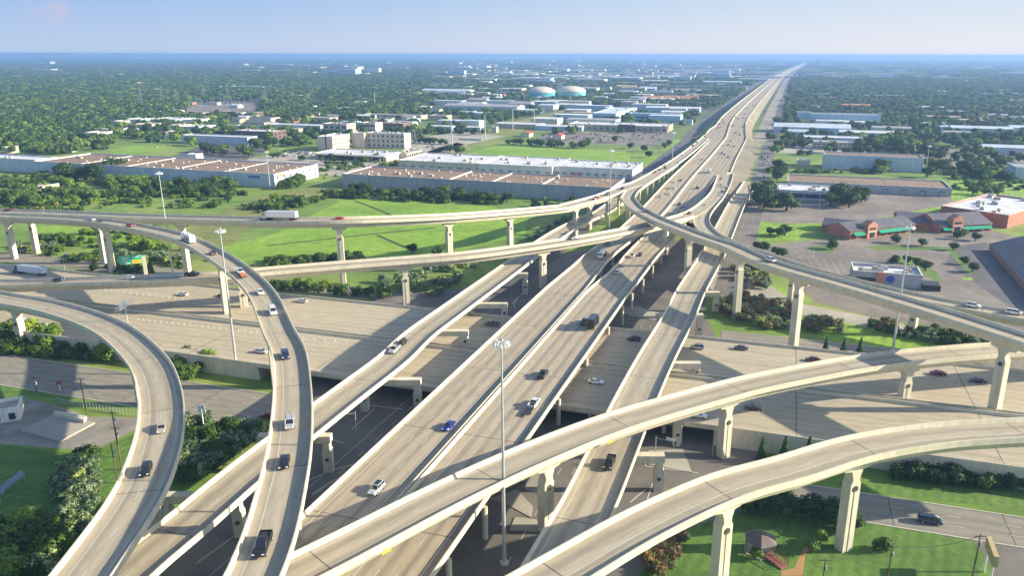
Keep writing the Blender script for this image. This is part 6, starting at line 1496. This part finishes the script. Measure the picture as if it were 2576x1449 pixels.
line_fill('b4',[(370,375),(440,380),(495,372)],'dark',3.6,'spreading tree on the right lawn triangle',tall=.5,jit=.4)
line_fill('b4',[(255,495),(300,505),(430,550),(470,560)],'dark',3.,'dark tree just behind the twin ramps at right',tall=.3,jit=.5)
line_fill('b4',[(915,440),(910,490),(1465,440),(1690,465),(1450,620),(1560,610),(1640,640),(1720,680),(1990,400),(1955,500),(2150,420),(2060,380),(2060,620),(2120,690)],['mid','dark'],2.8,'small tree in the brick shops car park',tall=.4,jit=.4)
poly_fill('a4',[(250,1340),(340,1290),(420,1400),(560,1420),(560,1450),(300,1440)],6,'dark',6.5,'dark tree left of the white flat-roofed building',tall=.5)
poly_fill('a4',[(850,1400),(900,1320),(1200,1330),(1230,1400),(1000,1430)],7,'dark',6.8,'dark tree before the wide brown-roofed warehouse',tall=.45)
line_fill('a4',[(430,1090),(480,1110),(460,1160),(430,1180)],'dark',5.5,'dark tree beside the right frontage road queue',tall=.6)
poly_fill('a4',[(1290,1130),(1300,1060),(1420,1050),(1430,1130)],6,['mid','light'],6.,'bright tree before the blue-grey warehouse at right',tall=.4)
poly_fill('a4',[(1680,1150),(1680,1020),(1760,960),(1900,1020),(1900,1110),(1760,1160)],7,['dark','dark','mid'],7,'large tree at the right end of the blue-grey warehouse',tall=.4)
poly_fill('a4',[(1440,940),(1480,850),(1640,830),(1740,850),(1650,950)],7,['light','dark','mid'],7.5,'mixed tree clump in the middle of the right side',tall=.4)
poly_fill('a4',[(1060,930),(1300,900),(1460,930),(1460,950),(1100,950)],8,['dark'],4.5,'low dark tree right of the tan office',tall=.3)
poly_fill('a4',[(480,900),(500,850),(630,850),(700,910)],6,['dark'],5,'dark tree left of the tan office',tall=.35)
poly_fill('a4',[(590,960),(620,945),(740,950),(740,968)],5,'dark',3,'clipped shrub on the lawn strip at right',B)
poly_fill('a4',[(1870,880),(1900,800),(2040,850),(2100,880),(2000,900)],6,['mid','dark'],6,'tree before the long light blue shed',tall=.4)
poly_fill('a4',[(2050,870),(2100,800),(2580,830),(2560,860),(2200,880)],7,'dark',6.5,'dark tree in the far right belt',tall=.4)
poly_fill('a4',[(2090,1150),(2120,1060),(2450,1080),(2460,1150)],6,'dark',6.2,'dark tree before the grey-blue building at right',tall=.35)
line_fill('a4',[(2230,1265),(2130,1300),(2095,1250),(2350,1310),(2250,1320),(2160,1265)],'mid',4.,'round tree on the bright lawn at right',tall=.4)
poly_fill('a4',[(1160,740),(1200,700),(1390,720),(1380,750)],8,'dark',4,'dark shrub right of the large light blue building',B)
line_fill('c4',[(130,1045),(200,1040),(320,1055),(430,1062),(545,1080),(655,1090),(745,1180),(790,1160)],'dark',3.1,'dark tree in the row behind the lower right lawn',tall=.4,jit=.2)
line_fill('c4',[(540,1305),(595,1245),(180,1345)],'light',1.6,'young light tree beside the orange path',tall=.6)
line_fill('c4',[(985,1290)],'mid',2.2,'drooping bush beside the lower right pier',B)
poly_fill('c4',[(1090,770),(1200,775),(1899,850),(1899,905),(1500,880),(1090,830)],30,'dark',2.5,'dark shrub in the hedge under the lowest flyover',B)
poly_fill('c3',[(1030,1330),(1160,1240),(1240,1230),(1200,1340),(1120,1450),(1020,1460)],12,'oler',2.0,'reddish bush right of the lowest connector',B)
poly_fill('c3',[(1530,950),(1899,930),(1899,990),(1600,990)],6,'dark',2.2,'dark shrub by the wall below the lowest flyover',B)
poly_fill('a1',[(1740,960),(1760,920),(2060,900),(2200,960),(2150,1000),(1850,985)],9,['dark','mid'],5.5,'tree in the office car park belt behind the warehouse',tall=.4)
poly_fill('a1',[(2160,900),(2200,860),(2560,840),(2560,900),(2300,930)],8,['dark','mid'],5.5,'tree between the brown office and the cream complex',tall=.4)
line_fill('a2',[(510,1045),(550,1048),(585,1045),(618,1045),(655,1048),(690,1048)],'mid',2.6,'small clipped tree in the row before the office podium',tall=.4)
line_fill('a2',[(50,985),(100,985),(300,1005),(320,1008),(470,1020),(545,1090),(775,1060),(820,1020),(860,1022),(960,1000)],['mid','dark'],3.6,'tree in the office forecourt',tall=.4)
line_fill('a2',[(600,1000),(640,1002),(715,1005),(560,1000)],'dark',3.6,'dark tree in front of the canopy of the office podium',tall=.4)
line_fill('a2',[(1215,840),(1290,850),(1330,855),(1370,858),(1415,860),(1455,862),(1510,865),(1550,868)],'dark',5.,'round dark tree in the row right of the offices',tall=.25)
line_fill('a2',[(1565,935),(1590,935),(1650,945),(1690,948)],'mid',4.6,'tree at the back edge of the silver warehouses',tall=.6)
line_fill('a2',[(2100,872),(2145,868),(2180,868),(2210,872),(2290,880),(2370,885),(2390,880),(2460,890),(2500,888),(2560,892)],'dark',4.6,'dark tree along the field edge before the red roofs',tall=.4)
line_fill('a3',[(30,875),(150,890),(180,890),(215,888),(335,900),(415,895),(440,900),(475,880)],'mid',5.,'tree on the field edge right of the red roofs',tall=.4)
line_fill('a3',[(1000,980),(960,930),(1140,900),(1180,880),(700,850),(840,905)],'dark',4.4,'tree between field and left frontage road',tall=.5)
from mathutils import noise as mn
BRU=[]; PRB=[]
def brush_fill(t,pts,n,kind,r,desc='',cat=None,over=2.2):
    w=[at(t,x,y)[:2] for x,y in pts]; R=random.Random(n*7+int(pts[0][0])); xs=[p[0] for p in w]; ys=[p[1] for p in w]
    def ins(x,y):
        c=False; j=len(w)-1
        for i in range(len(w)):
            if (w[i][1]>y)!=(w[j][1]>y) and x<(w[j][0]-w[i][0])*(y-w[i][1])/(w[j][1]-w[i][1])+w[i][0]: c=not c
            j=i
        return c
    k=0
    for _ in range(n*60):
        if k>=n*over: break
        x=R.uniform(min(xs),max(xs)); y=R.uniform(min(ys),max(ys))
        if ins(x,y) and mn.noise(Vector((x/14,y/14,2)))>-.18: BRU.append((x,y,r*.35)); k+=1
brush_fill('a2',[(560,1300),(820,1285),(1500,1310),(2100,1350),(2120,1395),(1500,1385),(800,1345),(560,1340)],70,['mid','dark','dark'],3.0,'bush in the thick belt before the middle brown-roofed warehouse',B)
brush_fill('a1',[(1180,1210),(1990,1240),(2050,1300),(1950,1345),(1300,1345)],60,['dark','dark','mid'],4.0,'bush in the thick belt along the left warehouse wall',B)
brush_fill('a1',[(840,1200),(1180,1220),(1260,1340),(900,1340)],30,['mid','light','light'],3.6,'bright bush below the large dark trees',B)
brush_fill('a1',[(120,1130),(560,1140),(700,1260),(560,1400),(100,1400)],40,['mid','light','dark'],3.2,'bush on the rough ground at far left',B)
brush_fill('b2',[(0,590),(850,560),(860,610),(0,650)],40,['dark','mid'],2.0,'low bush at the near edge of the green field',B)
brush_fill('c1',[(-40,1240),(150,1190),(330,1150),(330,1460),(-40,1500)],40,['dark','dark','mid','light'],2.4,'bush in the shaded lower left corner',B)
brush_fill('b1',[(-40,1310),(60,1270),(420,1350),(940,1430),(960,1470),(500,1440),(200,1400),(-40,1400)],34,['mid','dark'],2.3,'bush in the row under the lower left ramp',B)
brush_fill('b2',[(0,90),(0,150),(120,120),(300,110),(420,100),(400,50),(300,50)],16,['mid','dark'],2.6,'bush by the corridor behind the white semi',B)
brush_fill('a4',[(1870,1160),(1900,1080),(2560,1090),(2560,1160),(2200,1180)],26,['dark','mid'],4.0,'bush among the trees before the right edge building',B)
brush_fill('a4',[(540,1100),(1290,1090),(1290,1120),(560,1118)],24,['dark','mid'],2.4,'bush in the strip before the wide brown roof',B)
brush_fill('a4',[(1440,960),(1480,880),(1700,880),(1780,960)],20,['light','mid','dark'],5.0,'bush in the mixed clump on the right side',B)
brush_fill('a2',[(600,985),(740,990),(740,1012),(560,1010)],14,['dark'],2.6,'shrub against the podium front',B)
brush_fill('d',[(0,450),(120,420),(240,440),(330,430),(470,470),(640,480),(560,530),(300,520),(120,540),(0,530)],130,0,2.6)
brush_fill('d',[(0,500),(60,470),(180,480),(230,520),(100,545),(0,545)],60,0,2.2)
brush_fill('d',[(600,520),(680,500),(820,480),(860,480),(780,520),(640,550)],30,0,2.2)
brush_fill('d',[(120,600),(330,560),(560,610),(590,670),(300,690),(60,640)],60,0,1.8)
brush_fill('d',[(2080,330),(2576,340),(2576,400),(2300,420),(2080,400)],80,0,3.2)
brush_fill('d',[(1930,420),(1970,420),(1990,520),(1940,540)],20,0,2.6)
brush_fill('d',[(2380,430),(2576,440),(2576,480),(2400,480)],30,0,2.4)
brush_fill('d',[(700,440),(960,400),(1010,410),(860,455)],20,0,2.0)
# ---- forests: thousands of trees nobody could count
def forest(name,cands,protos,seed,smin,smax,label,zf=1.):
    me=bpy.data.meshes.new(name); me.from_pydata(cands,[],[]); o=bpy.data.objects.new(name,me); COL.objects.link(o); o['kind']='stuff'; o['label']=label
    g_=bpy.data.node_groups.new(name,'GeometryNodeTree'); g_.interface.new_socket('Geometry',in_out='INPUT',socket_type='NodeSocketGeometry'); g_.interface.new_socket('Geometry',in_out='OUTPUT',socket_type='NodeSocketGeometry')
    gi=g_.nodes.new('NodeGroupInput'); go=g_.nodes.new('NodeGroupOutput'); js=g_.nodes.new('GeometryNodeGeometryToInstance')
    iop=g_.nodes.new('GeometryNodeInstanceOnPoints'); mtp=g_.nodes.new('GeometryNodeMeshToPoints'); g_.links.new(gi.outputs[0],mtp.inputs[0]); g_.links.new(mtp.outputs[0],iop.inputs['Points'])
    jn=g_.nodes.new('GeometryNodeJoinGeometry')
    for p in protos:
        oi=g_.nodes.new('GeometryNodeObjectInfo'); oi.transform_space='ORIGINAL'; oi.inputs['Object'].default_value=p; oi.inputs['As Instance'].default_value=True; g_.links.new(oi.outputs['Geometry'],jn.inputs[0])
    g_.links.new(jn.outputs[0],iop.inputs['Instance']); iop.inputs['Pick Instance'].default_value=True
    rz=g_.nodes.new('FunctionNodeRandomValue'); rz.data_type='FLOAT_VECTOR'; rz.inputs[0].default_value=(-.1,-.1,0); rz.inputs[1].default_value=(.1,.1,6.28); rz.inputs['Seed'].default_value=seed; 
    er=g_.nodes.new('FunctionNodeEulerToRotation'); g_.links.new(rz.outputs[0],er.inputs[0]); g_.links.new(er.outputs[0],iop.inputs['Rotation'])
    rs=g_.nodes.new('FunctionNodeRandomValue'); rs.data_type='FLOAT'; rs.inputs[2].default_value=smin; rs.inputs[3].default_value=smax; rs.inputs['Seed'].default_value=seed+5; zs=g_.nodes.new('ShaderNodeMath'); zs.operation='MULTIPLY'; zs.inputs[1].default_value=zf; g_.links.new(rs.outputs[1],zs.inputs[0]); cv=g_.nodes.new('ShaderNodeCombineXYZ'); g_.links.new(rs.outputs[1],cv.inputs[0]); g_.links.new(rs.outputs[1],cv.inputs[1]); g_.links.new(zs.outputs[0],cv.inputs[2]); g_.links.new(cv.outputs[0],iop.inputs['Scale'])
    ri=g_.nodes.new('FunctionNodeRandomValue'); ri.data_type='INT'; ri.inputs[4].default_value=0; ri.inputs[5].default_value=len(protos)-1; ri.inputs['Seed'].default_value=seed+9; g_.links.new(ri.outputs[2],iop.inputs['Instance Index'])
    g_.links.new(iop.outputs[0],go.inputs[0]); md=o.modifiers.new('scatter','NODES'); md.node_group=g_; return o
# low-detail crowns used for the woods are real trees standing at the wood's edge
protos=[]
for i,(kk,px,py) in enumerate([('dark','a1',0),('dark','a1',0),('mid','a1',0),('light','a1',0),('dark','a1',0),('mid','a1',0)]):
    me=crown_mesh('crown',L[kk],380,.145,300+i,core=.8,lobes=8); X,Y,_=at('a1',150+i*95,700+(i%3)*14)
    e=empty('tree',(X,Y,0)); tag(e,'tree at the front edge of the left woods, %s from the left'%ordn(i),'tree','trees at the front edge of the woods')
    inst('trunk',TM,e,(0,0,0),0,(6,6,4)); c=inst('crown',me,e,(0,0,9),0,(6.5,6.5,6.)); protos.append(c)
fp=[(f[0],f[1],f[2],f[3]) for f in FOOT]
GRID={}
for f in fp:
    x0,y0,w_,d_=f; 
    # footprint centre rotated by grid angle
    cx_=x0+EV[0]*w_/2+NV[0]*d_/2; cy_=y0+EV[1]*w_/2+NV[1]*d_/2
    for a in range(int((cx_-w_*.6-d_*.3-25)//60),int((cx_+w_*.6+d_*.3+25)//60)+1):
        for b in range(int((cy_-w_*.3-d_*.6-60)//60),int((cy_+w_*.3+d_*.6+25)//60)+1): GRID.setdefault((a,b),[]).append((x0,y0,w_,d_))
def blocked(x,y,m=5,front=14):
    for (x0,y0,w_,d_) in GRID.get((int(x//60),int(y//60)),()):
        dx,dy=x-x0,y-y0; e=dx*EV[0]+dy*EV[1]; n_=dx*NV[0]+dy*NV[1]
        if -m<e<w_+m and -front<n_<d_+m: return True
    return False
CLEAR=[] # image-space clearings expressed as ground polygons
for t,pts in [('d',[(430,395),(540,350),(680,360),(760,378),(1000,395),(1180,366),(1280,343),(1165,330),(1330,296),(1480,262),(1500,266),(1640,345),(1720,345),(1660,470),(870,520),(0,470),(0,388),(230,372),(330,360),(445,362)]),
 ('d',[(1345,352),(1400,325),(1720,325),(1700,352),(1500,372)]),('d',[(455,285),(480,258),(650,252),(665,285),(560,296),(470,294)]),('d',[(280,242),(300,228),(490,226),(490,240),(400,246)]),('d',[(580,226),(600,214),(760,216),(760,226)]),('d',[(1400,300),(1790,290),(1760,335),(1400,345)]),('d',[(1950,300),(2220,300),(2220,345),(1950,345)]),
 ('d',[(230,350),(560,300),(560,345),(300,372)]),('d',[(60,372),(200,352),(240,372),(100,385)])]:
    CLEAR.append([at(t,x,y)[:2] for x,y in pts])
def inpoly(w,x,y):
    c=False; j=len(w)-1
    for i in range(len(w)):
        if (w[i][1]>y)!=(w[j][1]>y) and x<(w[j][0]-w[i][0])*(y-w[i][1])/(w[j][1]-w[i][1])+w[i][0]: c=not c
        j=i
    return c
from mathutils import noise as mn
def dens(x,y):
    u,v=proj(x,y,0); o=x-mx(y)
    if v>372 or v<137: return 0
    if -60<o<72 and y<11000: return 0
    pn=mn.noise(Vector((x/260,y/260,3.1)))
    pn2=mn.noise(Vector((x/700,y/700,9.1)))
    if o<0:
        if v<205: d=.90+pn2*.3 if u<1150 else (.42+pn2*1.1)
        elif v<300: d=.97+pn*.3 if u<520 else (.60 if u<1080 else .24)
        else: d=.9 if u<230 else (.5 if u<500 else .22)
        if 205<=v and u>450: d+=pn*.9
    else:
        if v<330: d=.80+pn2*.6 if v<225 else .62+pn*1.0
        else: d=.22
    return d
def scat(y0,y1,st,seed,zc):
    R=random.Random(seed); out=[]; y=y0
    while y<y1:
        hw=y*.80+300; x=-hw*1.02
        while x<hw*.86:
            px,py=x+R.uniform(-.5,.5)*st,y+R.uniform(-.5,.5)*st; x+=st
            if R.random()>dens(px,py): continue
            if blocked(px,py) or (py<1900 and any(inpoly(c,px,py) for c in CLEAR)): continue
            out.append((px,py,zc*R.uniform(.75,1.15)))
        y+=st
    return out
c1=scat(640,1700,10.5,1,5.); c2_=scat(1700,3300,15,2,5.5); c3_=scat(3300,6500,26,3,5); c4_=scat(6500,16000,55,4,5)
def tree_patch(pts,prob,st=12.):
    w=[at('d',x,y)[:2] for x,y in pts]; R=random.Random(int(pts[0][0]+pts[1][1])); y=min(p[1] for p in w)
    while y<max(p[1] for p in w):
        x=min(p[0] for p in w)
        while x<max(p[0] for p in w):
            px,py=x+R.uniform(-6,6),y+R.uniform(-6,6); x+=st
            if R.random()<prob+.5*mn.noise(Vector((px/55,py/55,5))) and inpoly(w,px,py) and not blocked(px,py,3,8): c1.append((px,py,5*R.uniform(.6,1.1)))
        y+=st
for pts,pb in [([(0,330),(230,320),(300,350),(250,372),(100,385),(0,385)],.5),([(40,345),(250,332),(285,366),(250,382),(120,392),(0,392)],.55),([(330,338),(470,345),(450,360),(335,362)],.55),([(440,342),(560,330),(800,330),(780,368),(700,368),(560,346)],.4),([(230,300),(560,290),(560,345),(300,352)],.35),([(1020,330),(1170,322),(1180,336),(1040,348)],.4),([(1930,345),(2576,335),(2576,400),(2200,390),(1940,400)],.3),([(2400,400),(2576,400),(2576,470),(2400,440)],.3),([(1400,300),(1780,285),(1760,326),(1400,342)],.14),([(1950,300),(2220,300),(2220,345),(1950,345)],.2)]: tree_patch(pts,pb)
# distant rooftops nobody could count
RT_=random.Random(5); mb=MB()
for k in range(2600):
    u=RT_.uniform(0,2576); v=138.5+(66*RT_.random()**1.7)
    if RT_.random()>(1. if u>1150 else (.5 if u>700 else .2)): continue
    X,Y,_z=at('d',u,v); o=X-mx(Y)
    if -130<o<85 or mn.noise(Vector((X/900,Y/900,7)))<(-.12 if u>1150 else .08): continue
    sc_=min(1.,Y/6000); w_=RT_.uniform(30,150)*(.35+sc_); d_=RT_.uniform(20,60)*(.35+sc_); h_=RT_.uniform(6,11)+(RT_.random()**14)*22
    mb.box((X,Y,h_/2),(w_,d_,h_),-ALF,mi=RT_.randrange(3),mt=3+RT_.randrange(2))
    for dk in (c2_,c3_): pass
o=mb.build('distant_rooftops',[WWH,WTA,WLB,RW,RG]); o['kind']='stuff'; o['label']='scattered pale rooftops of the far suburbs'
print('forest',len(c1),len(c2_),len(c3_),len(c4_))
PRB=[v for (k_,m_),v in PRX.items() if k_ in('dark','mid','light')]
forest('undergrowth',BRU,PRB,21,1.3,3.9,'low scrub and brush round the fields and tree belts',.8)
forest('woods',c1,protos,1,4.2,8.0,'mixed woods beyond the warehouses',.9); forest('woods',c2_,protos,2,6.5,11.,'woods in the middle distance',.62)
forest('woods',c3_,protos,3,12,19,'far woods',.36); forest('woods',c4_,protos,4,24,40,'woods fading to the horizon',.17)
print('individual trees',ntree)

# ------------------------------------------------------------------ haze, light, sky, camera
def lin(c,ex=None):
    k=2**(EXPO if ex is None else ex)*.12
    return tuple((((v/255+.055)/1.055)**2.4 if v>10 else v/255/12.92)/k for v in c)
SKYC=[lin(c) for c in ((188,207,236),(238,238,243),(154,191,236),(209,227,245),(205,200,225))]
hz=MB(); hz.box((0,20000,52.),(124000,124000,106.))
m=bpy.data.materials.new('haze_air'); m.use_nodes=True; n=m.node_tree; n.nodes.remove(n.nodes['Principled BSDF'])
pv=N(n,'ShaderNodeVolumePrincipled'); pv.inputs['Color'].default_value=(.28,.47,.86,1); pv.inputs['Density'].default_value=HZ; pv.inputs['Anisotropy'].default_value=.2
n.links.new(pv.outputs[0],n.nodes['Material Output'].inputs['Volume'])
ho=hz.build('haze',m); ho['kind']='stuff'
SUN_EL=20.5; SUN_AZ=0.   # azimuth: degrees from +X toward +Y
sd=bpy.data.lights.new('sun','SUN'); sd.energy=5.; sd.angle=math.radians(.5); sd.color=(1.,.89,.67)
so=bpy.data.objects.new('sun',sd); COL.objects.link(so)
az,el=math.radians(SUN_AZ),math.radians(SUN_EL)
dirv=Vector((math.cos(az)*math.cos(el),math.sin(az)*math.cos(el),math.sin(el)))
so.rotation_euler=dirv.to_track_quat('Z','Y').to_euler(); so.location=(300,0,300)
w=bpy.data.worlds.new('World'); SC.world=w; w.use_nodes=True; n=w.node_tree
sky=N(n,'ShaderNodeTexSky',sky_type='NISHITA'); sky.sun_disc=False; sky.sun_elevation=el
# Blender: sun_rotation 0 = +Y, clockwise positive toward +X
sky.sun_rotation=math.radians(90-SUN_AZ); sky.air_density=1.0; sky.dust_density=1.2; sky.ozone_density=2.
bg=n.nodes['Background']; bg.inputs[1].default_value=.12
tc=N(n,'ShaderNodeTexCoord').outputs['Generated']; sx=N(n,'ShaderNodeSeparateXYZ'); n.links.new(tc,sx.inputs[0])
def mr(v,a,b):
    q=N(n,'ShaderNodeMapRange',interpolation_type='SMOOTHSTEP'); q.inputs[1].default_value=a; q.inputs[2].default_value=b; n.links.new(v,q.inputs[0]); return q.outputs[0]
ax=mr(sx.outputs[0],-.62,.62); ez=mr(sx.outputs[2],-.005,.085)
low=mixc(n,ax,SKYC[0],SKYC[1]); high=mixc(n,ax,SKYC[2],SKYC[3]); hc=mixc(n,ez,low,high)
# one small pinkish cloud low in the west
vd=N(n,'ShaderNodeVectorMath',operation='DISTANCE'); mp=mapping(n,tc,(1,1,1.5)); n.links.new(mp,vd.inputs[0]); vd.inputs[1].default_value=(-.515,.856,.0435*1.5)
cl=mathn(n,'MULTIPLY',mathn(n,'SUBTRACT',1.,mr(vd.outputs['Value'],.006,.034)),ramp(n,noise(n,42,5,tc),[(.38,(0,)*3),(.62,(1,)*3)]))
hc=mixc(n,mathn(n,'MULTIPLY',cl,.75),hc,SKYC[4])
fin=mixc(n,mr(sx.outputs[2],.10,.38),hc,sky.outputs[0])
n.links.new(fin,bg.inputs[0])
cam=bpy.data.cameras.new('camera'); co=bpy.data.objects.new('camera',cam); COL.objects.link(co); SC.camera=co
cam.sensor_width=36; cam.lens=F/2576*36; cam.shift_x=(1288-CX)/2576; cam.clip_end=200000; cam.clip_start=.5
co.location=(0,0,H)
co.rotation_mode='QUATERNION'
fw=Vector((0,math.cos(PIT),-math.sin(PIT))); q=fw.to_track_quat('-Z','Y')
co.rotation_quaternion=q@Vector((0,0,1)).rotation_difference(Vector((0,0,1)))@Matrix.Rotation(ROLL,3,'Z').to_quaternion()
SC.view_settings.view_transform='Standard'; SC.view_settings.look='None'; SC.view_settings.exposure=EXPO; SC.view_settings.gamma=1
SC.cycles.use_denoising=True
SC.cycles.max_bounces=6; SC.cycles.diffuse_bounces=3; SC.cycles.volume_bounces=1; SC.cycles.transparent_max_bounces=8
